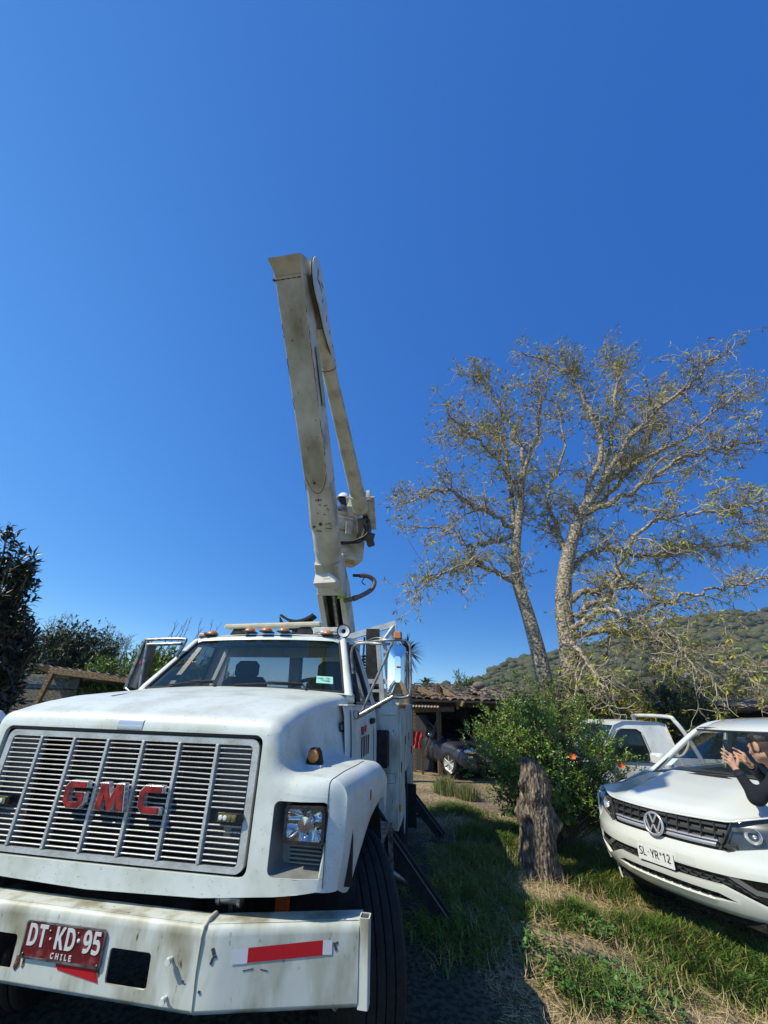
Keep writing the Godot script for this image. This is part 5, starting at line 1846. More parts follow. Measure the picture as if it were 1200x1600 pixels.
# ---------- woody plants ----------
# a leaf: folded blade along +z
func leaf_mesh(l: float, w: float, fold := 0.25, droop := 0.15) -> ArrayMesh:
	var mb := MB.new()
	var a := Vector3.ZERO
	var m := Vector3(0, 0, l * 0.5)
	var e := Vector3(0, -l * droop, l)
	var s1 := Vector3(w * 0.5, w * fold, l * 0.45)
	var s2 := Vector3(-w * 0.5, w * fold, l * 0.45)
	mb.t(a, s1, m); mb.t(m, s1, e)
	mb.t(a, m, s2); mb.t(m, e, s2)
	return mb.mesh()

func sprig_mesh(n: int, l: float, lw: float, len2: float, sd: int, spread := 1.0) -> ArrayMesh:
	# a twig end carrying n leaves, along +z
	var r := RandomNumberGenerator.new()
	r.seed = sd
	var mb := MB.new()
	for i in n:
		var t := len2 * i / maxf(1.0, n - 1.0)
		var b := Basis(Vector3.BACK, i * 2.4 + r.randf()) * Basis(Vector3.RIGHT, r.randf_range(0.3, 1.0) * spread)
		var ll := l * r.randf_range(0.6, 1.1)
		var w := lw * r.randf_range(0.7, 1.1)
		var o := Vector3(0, 0, t)
		var m := o + b * Vector3(0, 0, ll * 0.5)
		var e := o + b * Vector3(0, -ll * 0.15, ll)
		var s1 := o + b * Vector3(w * 0.5, w * 0.2, ll * 0.45)
		var s2 := o + b * Vector3(-w * 0.5, w * 0.2, ll * 0.45)
		mb.t(o, s1, m); mb.t(m, s1, e)
		mb.t(o, m, s2); mb.t(m, e, s2)
	return mb.mesh()

func look(d: Vector3, roll: float) -> Basis:
	var z := d.normalized()
	var x := (Vector3.UP if absf(z.y) < 0.95 else Vector3.RIGHT).cross(z).normalized()
	return Basis(x, z.cross(x), z) * Basis(Vector3.BACK, roll)

# arching stems from a base; returns [[points], ...] and fills sprig places
func stems(r: RandomNumberGenerator, base: Vector3, ctr: Vector3, rad: Vector3, n: int, segs: int, wob: float) -> Array:
	var out: Array = []
	for i in n:
		# aim at a point spread through the crown
		var v := Vector3(r.randfn(), r.randfn(), r.randfn()).normalized() * pow(r.randf(), 0.4)
		var tip := ctr + v * rad
		var b := base + Vector3(r.randf_range(-1, 1), 0, r.randf_range(-1, 1)) * rad.x * 0.18
		var mid := b.lerp(tip, 0.5) + Vector3(0, (tip.y - b.y) * 0.18, 0)
		var pts: Array = []
		for k in segs + 1:
			var t := float(k) / segs
			var p := b.lerp(mid, t).lerp(mid.lerp(tip, t), t)
			if k > 0:
				p += Vector3(r.randfn(), r.randfn(), r.randfn()) * wob * t
			pts.append(p)
		out.append(pts)
	return out

func bush(called: String, label: String, cat: String, base: Vector3, blobs: Array, sprig: Mesh, c0: Color, c1: Color, bl: float, sd: int, group := "", stemr := 0.012, rough := 0.5, scale := 1.0, barkc := Color(0.16, 0.12, 0.08)) -> Node3D:
	# blobs: [centre, radii, stems, sprigs per stem]
	var r := RandomNumberGenerator.new()
	r.seed = sd
	var t := thing(called, label, cat, base, Vector3.ZERO, group)
	var sm := MB.new()
	var xs: Array = []
	var cs: Array = []
	for bq in blobs:
		var st := stems(r, Vector3.ZERO, bq[0] - base, bq[1], bq[2], 6, 0.04 * bq[1].x)
		for pts in st:
			var rr2: Array = []
			for k in pts.size():
				rr2.append(lerpf(stemr, stemr * 0.25, float(k) / (pts.size() - 1)))
			sm.tube(pts, rr2, 4, false)
			for k in bq[3]:
				var u := 0.45 + 0.55 * pow(r.randf(), 0.6)
				var fi: float = u * (pts.size() - 1)
				var i0 := mini(int(fi), pts.size() - 2)
				var p: Vector3 = pts[i0].lerp(pts[i0 + 1], fi - i0)
				var off: Vector3 = Vector3(r.randfn(), r.randfn() * 0.8, r.randfn()) * bq[1].x * 0.11
				var d: Vector3 = (pts[i0 + 1] - pts[i0]).normalized() + Vector3(r.randfn(), r.randfn() + 0.15, r.randfn()) * 0.8
				xs.append(Transform3D(look(d, r.randf() * TAU) * Basis.from_scale(Vector3.ONE * scale * r.randf_range(0.7, 1.25)), p + off))
				var cc := c0.lerp(c1, pow(r.randf(), 1.4))
				cs.append(cc)
	part("stem", sm, mat(barkc.linear_to_srgb(), 0.9), t)
	scatter("leaves", sprig, leafmat(bl, rough), xs, cs, t)
	return t

func tree() -> void:
	var limbs := [
		["trunkL", [5.05, -0.3, -11.20, 5.00, 1.2, -11.20, 4.92, 2.54, -11.20, 4.84, 3.33, -11.20, 4.68, 4.31, -11.20, 4.48, 5.35, -11.20, 4.54, 6.36, -11.20, 4.78, 7.54, -11.20, 4.94, 8.56, -11.20]],
		["trunkR", [5.55, -0.3, -11.20, 5.62, 1.2, -11.20, 5.66, 2.56, -11.20, 5.70, 3.44, -11.20, 5.74, 4.71, -11.20, 6.00, 5.89, -11.20, 6.36, 6.83, -11.20, 6.73, 7.60, -11.20, 7.50, 8.59, -11.20, 7.78, 9.05, -11.20]],
		["a", [4.55, 6.99, -11.20, 3.77, 7.34, -11.00, 2.96, 7.67, -10.80, 2.49, 7.91, -10.60, 1.74, 7.63, -10.40, 0.95, 7.12, -10.20]],
		["b", [4.53, 6.77, -11.20, 3.97, 6.67, -11.50, 3.34, 6.56, -11.80, 2.62, 7.27, -12.10, 1.55, 7.51, -12.40]],
		["c", [4.43, 5.24, -11.20, 3.56, 5.49, -10.80, 3.01, 5.58, -10.40, 2.03, 5.00, -10.00, 1.38, 4.57, -9.60]],
		["d", [4.94, 8.49, -11.20, 5.15, 10.10, -11.50, 4.92, 11.66, -11.80, 4.44, 13.21, -12.10, 4.08, 13.89, -12.40]],
		["e", [4.94, 8.49, -11.20, 5.24, 9.80, -10.73, 5.43, 10.66, -10.27, 5.41, 11.42, -9.80]],
		["f", [4.81, 7.87, -11.20, 4.22, 9.19, -11.00, 3.44, 9.99, -10.80, 2.51, 10.72, -10.60]],
		["g", [4.57, 6.67, -11.20, 4.85, 10.40, -11.93, 3.97, 11.90, -12.67, 3.19, 11.69, -13.40]],
		["h", [6.58, 7.26, -11.20, 7.72, 9.90, -11.28, 7.73, 11.39, -11.36, 7.44, 12.84, -11.44, 7.13, 13.65, -11.52, 5.72, 14.33, -11.60]],
		["i", [7.72, 8.95, -11.20, 8.47, 10.84, -11.65, 9.27, 12.93, -12.10, 9.95, 14.5, -12.55, 10.0, 15.5, -13.00]],
		["j", [7.78, 9.05, -11.20, 8.54, 10.16, -10.75, 9.45, 11.07, -10.30, 10.26, 11.69, -9.85, 10.50, 12.10, -9.40]],
		["k", [7.54, 8.62, -11.20, 9.03, 9.62, -11.35, 10.62, 10.53, -11.50, 12.47, 12.06, -11.65, 14.08, 13.35, -11.80]],
		["l", [6.67, 7.46, -11.20, 8.10, 8.12, -10.85, 9.54, 9.07, -10.50, 10.68, 9.32, -10.15, 11.60, 9.32, -9.80]],
		["m", [5.80, 4.06, -11.20, 6.27, 4.56, -10.88, 6.53, 4.57, -10.55, 6.68, 5.02, -10.22, 7.01, 6.00, -9.90, 7.47, 6.43, -9.57, 7.85, 6.56, -9.25, 8.40, 6.50, -8.93, 9.33, 6.63, -8.60]],
		["n", [5.85, 4.75, -11.20, 6.34, 4.97, -11.05, 7.11, 5.14, -10.90, 7.80, 5.03, -10.75, 8.23, 4.63, -10.60, 8.59, 4.78, -10.45, 9.09, 4.85, -10.30, 9.85, 5.00, -10.15, 10.80, 5.25, -10.00]],
		["o", [5.76, 3.84, -11.20, 5.95, 4.07, -10.73, 6.41, 4.33, -10.27, 6.56, 3.98, -9.80, 6.86, 3.59, -9.33, 6.97, 3.30, -8.87, 6.75, 2.60, -8.40]],
		["p", [5.73, 3.71, -11.20, 6.84, 3.85, -10.84, 7.74, 3.56, -10.48, 8.48, 3.06, -10.12, 9.02, 2.74, -9.76, 9.44, 2.77, -9.40]],
		["q", [5.93, 5.49, -11.20, 7.14, 6.47, -11.56, 8.76, 6.44, -11.92, 10.80, 6.97, -12.28, 12.69, 7.28, -12.64, 14.60, 7.73, -13.00]],
		["r", [5.70, 3.53, -11.20, 5.62, 3.19, -10.53, 5.50, 2.65, -9.87, 5.35, 2.19, -9.20]],
		["s", [6.12, 6.09, -11.20, 5.95, 7.01, -11.40, 5.92, 8.47, -11.60, 6.81, 10.37, -11.80, 6.92, 12.17, -12.00]],
		["t", [6.67, 7.46, -11.20, 8.32, 8.90, -11.80, 10.27, 11.18, -12.40, 11.60, 13.3, -13.00, 12.50, 15.0, -13.60]],
	]
	var r := RandomNumberGenerator.new()
	r.seed = 11
	var bark := tri(mat(lin(0.56, 0.50, 0.41), 0.9), ntex(41, 0.03, [G(0.42), Color(1, 0.97, 0.92)], [0.3, 0.7], 256), 1.6, M.fine, 1.2)
	var twigm := mat(lin(0.36, 0.315, 0.22), 0.9)
	var base := Vector3(5.3, 0, -11.2)
	var t := thing("walnut_tree", "tall twin-trunked tree with grey bark, crooked twigs and sparse spring leaves", "tree", base)
	var crown := Vector3(6.8, 7.5, -11.2)
	var br := MB.new()
	var tw := MB.new()
	var xs: Array = []
	var cs: Array = []
	for li in limbs.size():
		var P: Array = V3(limbs[li][1])
		var n := P.size()
		var trunk := li < 2
		var r0 := 0.0
		var pts: Array = []
		for k in n:
			pts.append(P[k] - base)
		pts = curve(pts, 5)
		if not trunk:
			for k in range(2, pts.size()):
				pts[k] += Vector3(r.randfn(), r.randfn(), r.randfn()) * 0.045
		var rs: Array = []
		for k in pts.size():
			var u := float(k) / (pts.size() - 1)
			if trunk:
				rs.append((0.25 if li == 0 else 0.29) * (1.0 - 0.60 * pow(u, 1.1)) + (0.12 * maxf(0.0, 0.15 - u) / 0.15))
			else:
				rs.append(lerpf(0.105 if li > 8 else 0.085, 0.02, pow(u, 0.75)))
		var lb := MB.new()
		lb.tube(pts, rs, 12 if trunk else 8)
		part("trunk" if trunk else "limb", lb, bark, t)
		# secondaries
		var L := 0.0
		for k in pts.size() - 1:
			L += pts[k].distance_to(pts[k + 1])
		var cnt := int(L * (1.6 if trunk else 4.2))
		for s in cnt:
			var u := r.randf_range(0.62 if trunk else 0.12, 1.0)
			var fi: float = u * (pts.size() - 1)
			var i0 := mini(int(fi), pts.size() - 2)
			var p: Vector3 = pts[i0].lerp(pts[i0 + 1], fi - i0)
			var along: Vector3 = (pts[i0 + 1] - pts[i0]).normalized()
			var outw := (p + base - crown).normalized()
			var d := (along * 0.55 + outw * 0.35 + Vector3(r.randfn(), r.randfn() * 0.8 + (0.25 if p.y > 5.0 else -0.25), r.randfn()) * 0.62).normalized()
			var ln := r.randf_range(0.7, 1.8) * (1.0 - 0.45 * u)
			var path: Array = [p]
			var dd := d
			for k in 6:
				dd = (dd + Vector3(r.randfn(), r.randfn() + (0.18 if p.y > 6.0 else -0.2), r.randfn()) * 0.27).normalized()
				path.append(path[-1] + dd * ln / 6.0)
			var r1: float = minf(rs[i0] * 0.55, 0.032)
			br.tube(path, [r1, r1 * 0.85, r1 * 0.7, r1 * 0.55, r1 * 0.45, r1 * 0.36, r1 * 0.28], 5, false)
			for q in 8:
				var fk := r.randi_range(1, 6)
				var p2: Vector3 = path[fk]
				var d2 := (dd + Vector3(r.randfn(), r.randfn() + 0.1, r.randfn()) * 0.8).normalized()
				var l2 := r.randf_range(0.25, 0.65)
				var path2: Array = [p2]
				for k in 4:
					d2 = (d2 + Vector3(r.randfn(), r.randfn() + 0.06, r.randfn()) * 0.42).normalized()
					path2.append(path2[-1] + d2 * l2 / 4.0)
				tw.tube(path2, [0.011, 0.010, 0.009, 0.008, 0.006], 3, false)
				for w in 2:
					var p3: Vector3 = path2[r.randi_range(2, 4)]
					var d3 := (d2 + Vector3(r.randfn(), r.randfn(), r.randfn()) * 0.9).normalized()
					var e3 := p3 + d3 * r.randf_range(0.08, 0.22)
					tw.tube([p3, p3.lerp(e3, 0.5) + Vector3(r.randfn(), r.randfn(), r.randfn()) * 0.02, e3], [0.007, 0.007, 0.008], 3, false)
					var low := p3.x + base.x > 7.5 and p3.y < 9.0
					if r.randf() < (0.80 if low else 0.60):
						xs.append(Transform3D(look(d3 + Vector3(0, -0.5, 0), r.randf() * TAU) * Basis.from_scale(Vector3.ONE * r.randf_range(0.6, 1.15)), e3))
						cs.append(Color(0.15, 0.17, 0.025).lerp(Color(0.42, 0.40, 0.06), r.randf()) if r.randf() < 0.85 else Color(0.20, 0.12, 0.06))
	stuff(part("branches", br, bark, t))
	stuff(part("twigs", tw, twigm, t))
	scatter("leaves", sprig_mesh(7, 0.15, 0.034, 0.07, 3, 1.2), leafmat(0.22, 0.6), xs, cs, t)

func stump() -> void:
	var t := thing("tree_stump", "thick grey weathered tree stump with slanted top and cracked bark", "stump", Vector3(2.20, -0.14, -5.80))
	var n1 := noise(51, 1.0, 4)
	var n2 := noise(52, 1.0, 3, FastNoiseLite.TYPE_CELLULAR)
	n2.cellular_return_type = FastNoiseLite.RETURN_DISTANCE2_SUB
	var rows: Array = []
	var H := 150
	var K := 160
	for j in H:
		var v := float(j) / (H - 1)
		var l := PackedVector3Array()
		for k in K:
			var a := TAU * k / K
			var ca := cos(a)
			var sa := sin(a)
			# slanted cut: high at the left-front, low on the right
			var top := 1.22 - 0.16 * ca + 0.05 * sa - 0.10 * maxf(0.0, ca) - 0.12 * maxf(0.0, -ca - 0.55)
			var y := v * top
			var rad := 0.222 + 0.05 * pow(1.0 - v, 3.0) - 0.035 * v
			rad += 0.03 * n1.get_noise_3d(ca * 1.2, y * 1.0, sa * 1.2)
			# bulges: stub at the upper left, burl on the right
			rad += 0.10 * exp(-(pow(wrapf(a - 2.75, -PI, PI) / 0.22, 2.0) + pow((y - 1.03) / 0.09, 2.0)))
			rad += 0.10 * exp(-(pow(wrapf(a - 2.95, -PI, PI) / 0.35, 2.0) + pow((y - 0.72) / 0.14, 2.0)))
			rad += 0.11 * exp(-(pow(wrapf(a - 0.25, -PI, PI) / 0.28, 2.0) + pow((y - 0.58) / 0.13, 2.0)))
			rad += 0.035 * exp(-(pow(wrapf(a - 1.9, -PI, PI) / 0.45, 2.0) + pow((y - 0.95) / 0.12, 2.0)))
			# long bark ridges and cracks
			var rid := n2.get_noise_3d(ca * 4.2, y * 1.6, sa * 4.2)
			rad += 0.034 * clampf(rid * 2.2 + 0.5, -0.7, 0.8)
			rad += 0.020 * n1.get_noise_3d(ca * 7.0, y * 5.0, sa * 7.0) + 0.012 * n1.get_noise_3d(ca * 20.0, y * 16.0, sa * 20.0)
			# hollow slit on the right flank
			rad -= 0.09 * exp(-(pow(wrapf(a - 0.72, -PI, PI) / 0.09, 2.0) + pow((y - 0.28) / 0.22, 2.0)))
			rad -= 0.05 * exp(-(pow(wrapf(a - 1.35, -PI, PI) / 0.16, 2.0) + pow((y - 0.84) / 0.05, 2.0)))
			rad += 0.05 * maxf(0.0, sin(a * 3.0 + 0.6)) * pow(1.0 - v, 4.0)
			l.push_back(Vector3(ca * rad + v * 0.10, y, sa * rad))
		rows.append(l)
	var mb := MB.new()
	mb.grid(rows, true)
	var tex := itex(512, [noise(53, 0.02, 5), noise(54, 0.07, 3)], func(q: Array, _x: int, _y: int) -> Color:
		return Color(0.34, 0.30, 0.27).lerp(Color(0.98, 0.96, 0.93), clampf((q[0] - 0.30) * 1.9, 0.0, 1.0)).lerp(Color(0.55, 0.46, 0.38), clampf((q[1] - 0.62) * 3.0, 0.0, 0.7)))
	var bm := tri(mat(lin(0.42, 0.38, 0.33), 0.95), tex, 1.9, M.fine, 1.0)
	bm.uv1_scale = Vector3(2.6, 0.7, 2.6)
	part("bark", mb, bm, t)
	var cap := MB.new()
	var rim: PackedVector3Array = rows[H - 1]
	var prev := rim
	var lay: Array = [rim]
	for j in 8:
		var l := PackedVector3Array()
		for k in K:
			var c := Vector3(0.10, 1.19, 0.0)
			var p := rim[k].lerp(c, (j + 1) / 8.0)
			p.y += 0.03 * n1.get_noise_3d(p.x * 9.0, 4.0, p.z * 9.0) + 0.02 * sin(p.x * 60.0 + n1.get_noise_2d(p.z * 6.0, 0) * 3.0) * 0.4
			l.push_back(p)
		lay.append(l)
	cap.grid(lay, true, Vector3(0, -5, 0))
	part("cut_top", cap, tri(mat(lin(0.15, 0.14, 0.135), 0.95), ntex(55, 0.03, [G(0.5), G(1.0)], [0.3, 0.7], 256), 2.5, M.fine, 1.0), t)

func hill() -> void:
	var rid := [[-600, 6.0], [-200, 9.0], [-60, 11.0], [32, 12.7], [71, 19.0], [89, 29.5], [110, 35.4], [151, 44.0], [175, 51.5], [200, 60.0], [225, 65.0], [262, 67.5], [330, 70.0], [420, 80.0], [700, 60.0]]
	var n := noise(61, 0.012, 5)
	var rx: Array = []
	var ry: Array = []
	for q in rid:
		rx.append(float(q[0])); ry.append(q[1])
	var rows: Array = []
	var hf := func(x: float, u: float) -> float:
		return ip(x, rx, ry) * pow(u, 0.85) + n.get_noise_2d(x, u * 160.0) * 7.0 * u * (1.0 - u * 0.75) - 1.0
	for j in 29:
		var u := j / 28.0
		var l := PackedVector3Array()
		for i in 150:
			var x := -600.0 + 1300.0 * i / 149.0
			l.push_back(Vector3(x, hf.call(x, u), -110.0 - 150.0 * u))
		rows.append(l)
	var lastr := PackedVector3Array()
	for p in rows[28]:
		lastr.push_back(p + Vector3(0, -30, -80))
	rows.append(lastr)
	var mb := MB.new()
	mb.grid(rows, false, Vector3(0, -5000, 0))
	struct("hill", mb, tri(mat(lin(0.105, 0.095, 0.04), 1.0), ntex(62, 0.02, [Color(0.55, 0.62, 0.5), Color(1.1, 1.0, 0.9)], [0.35, 0.7], 512), 0.02, null, 1.0, true))
	# scrub on the slope
	var r := RandomNumberGenerator.new()
	r.seed = 63
	var xs: Array = []
	var cs: Array = []
	for i in 12000:
		var x := r.randf_range(20.0, 420.0)
		var u := pow(r.randf(), 0.7)
		if n.get_noise_2d(x * 3.0, u * 400.0) < r.randf_range(-0.25, 0.1):
			continue
		var s := 0.5 + 2.6 * pow(r.randf(), 2.2)
		xs.append(Transform3D(Basis(Vector3.UP, r.randf() * TAU).scaled(Vector3(s, s * 0.75, s)), Vector3(x, hf.call(x, u) + 0.2, -110.0 - 150.0 * u)))
		cs.append(Color(0.036, 0.046, 0.016).lerp(Color(0.09, 0.085, 0.03), r.randf()))
	var sp := MB.new()
	sp.sphere(Vector3(0, 0.3, 0), Vector3(1, 1, 1), Basis.IDENTITY, 7)
	var o := scatter("hillside_scrub", sp.mesh(), leafmat(0.0, 0.9), xs, cs)
	o.set_meta("label", "dark green scrub dotted over the far hillside")
	o.set_meta("category", "scrub")

func plants() -> void:
	tree()
	stump()
	hill()
	# shrub with orange flowers between the stump and the white pickups
	var sb := bush("flowering_shrub", "bright green small-leaved shrub with a few orange flowers behind the stump", "shrub", Vector3(2.95, -0.15, -6.9),
		[[Vector3(2.38, 1.15, -6.9), Vector3(0.80, 0.75, 0.8), 62, 20], [Vector3(2.75, 1.80, -7.0), Vector3(0.78, 0.68, 0.8), 60, 20], [Vector3(3.55, 1.05, -6.6), Vector3(0.62, 0.75, 0.6), 46, 18], [Vector3(2.75, 0.75, -6.6), Vector3(0.75, 0.55, 0.6), 40, 18], [Vector3(1.95, 1.30, -6.9), Vector3(0.52, 0.25, 0.4), 14, 12], [Vector3(3.55, 1.75, -6.7), Vector3(0.35, 0.35, 0.4), 14, 14], [Vector3(3.95, 0.95, -6.5), Vector3(0.38, 0.6, 0.4), 22, 14]],
		sprig_mesh(7, 0.062, 0.024, 0.10, 21), Color(0.055, 0.115, 0.014), Color(0.24, 0.33, 0.045), 0.3, 22, "", 0.011, 0.38)
	var r := RandomNumberGenerator.new()
	r.seed = 5
	for q in [[2.99, 1.15, -6.22], [3.73, 1.04, -6.35], [4.12, 0.86, -6.45]]:
		var fl := MB.new()
		for k in 6:
			var a := TAU * k / 6.0
			var b := Basis(Vector3.UP, a) * Basis(Vector3.RIGHT, -0.7)
			fl.to(Vector3.ZERO, b * Vector3(0.022, 0, 0.05), b * Vector3(-0.022, 0, 0.05), Vector3(0, -1, 0))
			fl.to(b * Vector3(0.022, 0, 0.05), b * Vector3(0, 0.01, 0.07), b * Vector3(-0.022, 0, 0.05), Vector3(0, -1, 0))
		part("flower", fl, mat(lin(0.62, 0.10, 0.02), 0.6), sb, Transform3D(Basis(Vector3.RIGHT, 1.0), Vector3(q[0], q[1], q[2]) - sb.position))
	# yellow flowering bush and dark bushes behind the pickups
	bush("yellow_bush", "bush covered in yellow blossom behind the small white pickup", "shrub", Vector3(7.3, 0, -11.9),
		[[Vector3(6.7, 1.55, -11.7), Vector3(0.75, 0.55, 0.6), 40, 16], [Vector3(7.5, 1.75, -11.8), Vector3(0.75, 0.6, 0.6), 46, 16], [Vector3(8.0, 1.35, -11.9), Vector3(0.6, 0.6, 0.6), 26, 14]],
		sprig_mesh(7, 0.075, 0.045, 0.12, 23), Color(0.30, 0.24, 0.012), Color(0.62, 0.46, 0.02), 0.2, 24, "", 0.012, 0.6)
	bush("dark_bush", "dark leafy bush filling the space between the two white pickups", "shrub", Vector3(9.3, 0, -12.6),
		[[Vector3(8.4, 1.0, -12.0), Vector3(0.9, 0.9, 0.7), 40, 16], [Vector3(9.3, 1.6, -12.4), Vector3(1.2, 1.1, 0.9), 60, 18], [Vector3(10.3, 1.3, -12.8), Vector3(1.0, 1.2, 0.9), 50, 16], [Vector3(8.9, 2.0, -12.9), Vector3(0.8, 0.7, 0.7), 30, 16]],
		sprig_mesh(7, 0.10, 0.05, 0.15, 25), Color(0.022, 0.036, 0.010), Color(0.06, 0.085, 0.02), 0.08, 26, "", 0.014, 0.5)
	bush("olive_bush", "grey-green loose bush under the bare branches above the pickups", "shrub", Vector3(11.5, 0, -15.5),
		[[Vector3(9.0, 2.2, -15.0), Vector3(1.6, 1.1, 0.9), 50, 16], [Vector3(11.0, 2.5, -15.5), Vector3(1.6, 1.2, 0.9), 56, 16], [Vector3(13.3, 2.3, -15.5), Vector3(1.6, 1.2, 0.9), 50, 16]],
		sprig_mesh(7, 0.12, 0.04, 0.2, 27), Color(0.05, 0.06, 0.018), Color(0.12, 0.12, 0.04), 0.1, 28, "", 0.014, 0.6)
	# left of the truck
	bush("loquat_tree", "dark big-leaved tree cut off by the left edge of the view", "tree", Vector3(-6.0, 0, -6.6),
		[[Vector3(-5.95, 2.5, -6.5), Vector3(0.72, 0.9, 0.7), 80, 20], [Vector3(-5.75, 1.9, -6.2), Vector3(0.5, 0.7, 0.5), 40, 18], [Vector3(-6.05, 3.5, -6.5), Vector3(0.55, 0.7, 0.6), 30, 14], [Vector3(-6.4, 4.3, -6.5), Vector3(0.5, 0.5, 0.5), 20, 12], [Vector3(-5.75, 1.8, -6.4), Vector3(0.45, 0.5, 0.5), 20, 14], [Vector3(-7.0, 3.0, -6.8), Vector3(1.0, 1.4, 0.8), 40, 14]],
		sprig_mesh(6, 0.19, 0.055, 0.10, 29, 1.2), Color(0.014, 0.024, 0.008), Color(0.055, 0.050, 0.022), 0.05, 30, "", 0.03, 0.4)
	bush("round_tree", "dense dark rounded tree behind the lean-to roof", "tree", Vector3(-10.6, 0, -14.6),
		[[Vector3(-11.0, 3.2, -14.4), Vector3(1.5, 1.0, 0.9), 70, 18], [Vector3(-9.9, 3.5, -14.4), Vector3(1.3, 0.9, 0.9), 70, 18], [Vector3(-9.0, 2.8, -14.4), Vector3(0.9, 0.9, 0.8), 40, 16], [Vector3(-10.3, 2.3, -14.2), Vector3(1.8, 0.7, 0.8), 50, 16]],
		sprig_mesh(7, 0.13, 0.055, 0.16, 31), Color(0.026, 0.042, 0.012), Color(0.075, 0.095, 0.026), 0.08, 32, "", 0.03, 0.5)
	bush("hedge_bush", "bright green climbing hedge growing under and over the lean-to", "hedge", Vector3(-6.8, 0, -11.9),
		[[Vector3(-7.3, 2.45, -11.9), Vector3(0.8, 0.45, 0.5), 40, 18], [Vector3(-6.2, 2.75, -11.8), Vector3(0.9, 0.55, 0.5), 50, 18], [Vector3(-5.2, 2.75, -11.8), Vector3(0.7, 0.5, 0.5), 40, 18], [Vector3(-6.5, 1.70, -10.7), Vector3(0.7, 0.40, 0.4), 36, 18], [Vector3(-5.3, 1.75, -10.7), Vector3(0.9, 0.42, 0.4), 46, 18], [Vector3(-4.3, 2.3, -11.8), Vector3(0.8, 0.7, 0.5), 40, 18]],
		sprig_mesh(7, 0.10, 0.05, 0.14, 33), Color(0.050, 0.10, 0.012), Color(0.20, 0.28, 0.035), 0.28, 34, "", 0.014, 0.45)
	# bare shoots standing out of the hedge
	var bs := MB.new()
	for i in 9:
		var x := -5.9 + i * 0.17 + r.randf_range(-0.06, 0.06)
		var p := Vector3(x, 3.0, -11.8)
		var path: Array = [p]
		var d := Vector3(0.25 + r.randf_range(-0.2, 0.2), 1.0, 0)
		for k in 5:
			d += Vector3(r.randfn(), r.randfn(), r.randfn()) * 0.12
			path.append(path[-1] + d.normalized() * r.randf_range(0.16, 0.26))
		bs.tube(path, [0.012, 0.011, 0.010, 0.008, 0.007, 0.005], 4, false)
		for k in [2, 3, 4]:
			bs.tube([path[k], path[k] + Vector3(r.randf_range(-0.08, 0.10), 0.12, 0)], [0.006, 0.004], 3, false)
	solo("bare_shoots", bs, mat(lin(0.13, 0.10, 0.08), 0.9), "thin bare shoots standing up from the hedge behind the left mirror", "branches")
	var f1 := bush("feathery_tree", "pale feathery treetop left of the bare shoots", "tree", Vector3(-10.2, 0, -16.5),
		[[Vector3(-10.1, 4.2, -16.4), Vector3(0.35, 0.55, 0.4), 22, 10], [Vector3(-9.6, 3.9, -16.4), Vector3(0.45, 0.4, 0.4), 16, 10]],
		sprig_mesh(6, 0.10, 0.03, 0.2, 35), Color(0.09, 0.10, 0.04), Color(0.24, 0.22, 0.11), 0.15, 36, "", 0.02, 0.6)
	bush("feathery_tree", "pale yellowish treetop rising behind the dense round tree", "tree", Vector3(-12.6, 0, -16.6),
		[[Vector3(-12.3, 4.5, -16.4), Vector3(0.5, 0.6, 0.4), 26, 10], [Vector3(-13.4, 4.2, -16.4), Vector3(0.6, 0.5, 0.4), 20, 10]],
		sprig_mesh(6, 0.10, 0.03, 0.2, 37), Color(0.10, 0.10, 0.045), Color(0.30, 0.26, 0.13), 0.15, 38, "", 0.02, 0.6)
	# spiky agave-like tree behind the right mirror
	var sp := thing("yucca_tree", "spiky long-leaved plant sticking out behind the chrome door mirror", "plant", Vector3(1.22, 0, -11.2))
	var stem := MB.new()
	stem.tube([Vector3(0, -0.1, 0), Vector3(0.05, 1.6, 0), Vector3(0, 3.12, 0)], [0.14, 0.11, 0.10], 10)
	part("trunk", stem, mat(lin(0.14, 0.11, 0.08), 0.95), sp)
	var bl := MB.new()
	for i in 150:
		var d := Vector3(r.randfn(), r.randfn() * 0.8 + 0.1, r.randfn()).normalized()
		var o := Vector3(0, 3.16, 0) + d * 0.05
		var ln := r.randf_range(0.45, 0.62)
		var s := d.cross(Vector3.UP).normalized() * 0.022
		var e := o + d * ln + Vector3(0, -0.08, 0)
		var m := o + d * ln * 0.5
		bl.to(o - s, o + s, m + s, o - Vector3.UP * 5.0); bl.to(o - s, m + s, m - s, o - Vector3.UP * 5.0); bl.to(m - s, m + s, e, o - Vector3.UP * 5.0)
	stuff(part("leaves", bl, mat(lin(0.035, 0.045, 0.02), 0.5), sp))
	var pm := thing("palm_tree", "small distant palm crown above the shed roof", "tree", Vector3(6.35, 0, -41.0))
	stem = MB.new()
	stem.tube([Vector3(0, -0.5, 0), Vector3(0, 3.9, 0)], [0.25, 0.2], 8)
	part("trunk", stem, mat(lin(0.12, 0.09, 0.06), 0.95), pm)
	bl = MB.new()
	for i in 46:
		var a := r.randf() * TAU
		var up := r.randf_range(0.1, 1.2)
		var p0 := Vector3(0, 3.9, 0)
		var dv := Vector3(cos(a), up, sin(a)).normalized()
		var prev := p0
		for k in 5:
			var q := p0 + dv * 1.5 * (k + 1) / 5.0 + Vector3(0, -0.6 * pow((k + 1) / 5.0, 2.0), 0)
			var s := dv.cross(Vector3.UP).normalized() * (0.16 - 0.025 * k)
			bl.to(prev - s, prev + s, q, Vector3(0, -5, 0)); bl.to(prev - s, q - s * 0.7, q, Vector3(0, -5, 0))
			prev = q
	stuff(part("fronds", bl, mat(lin(0.07, 0.085, 0.03), 0.6), pm))
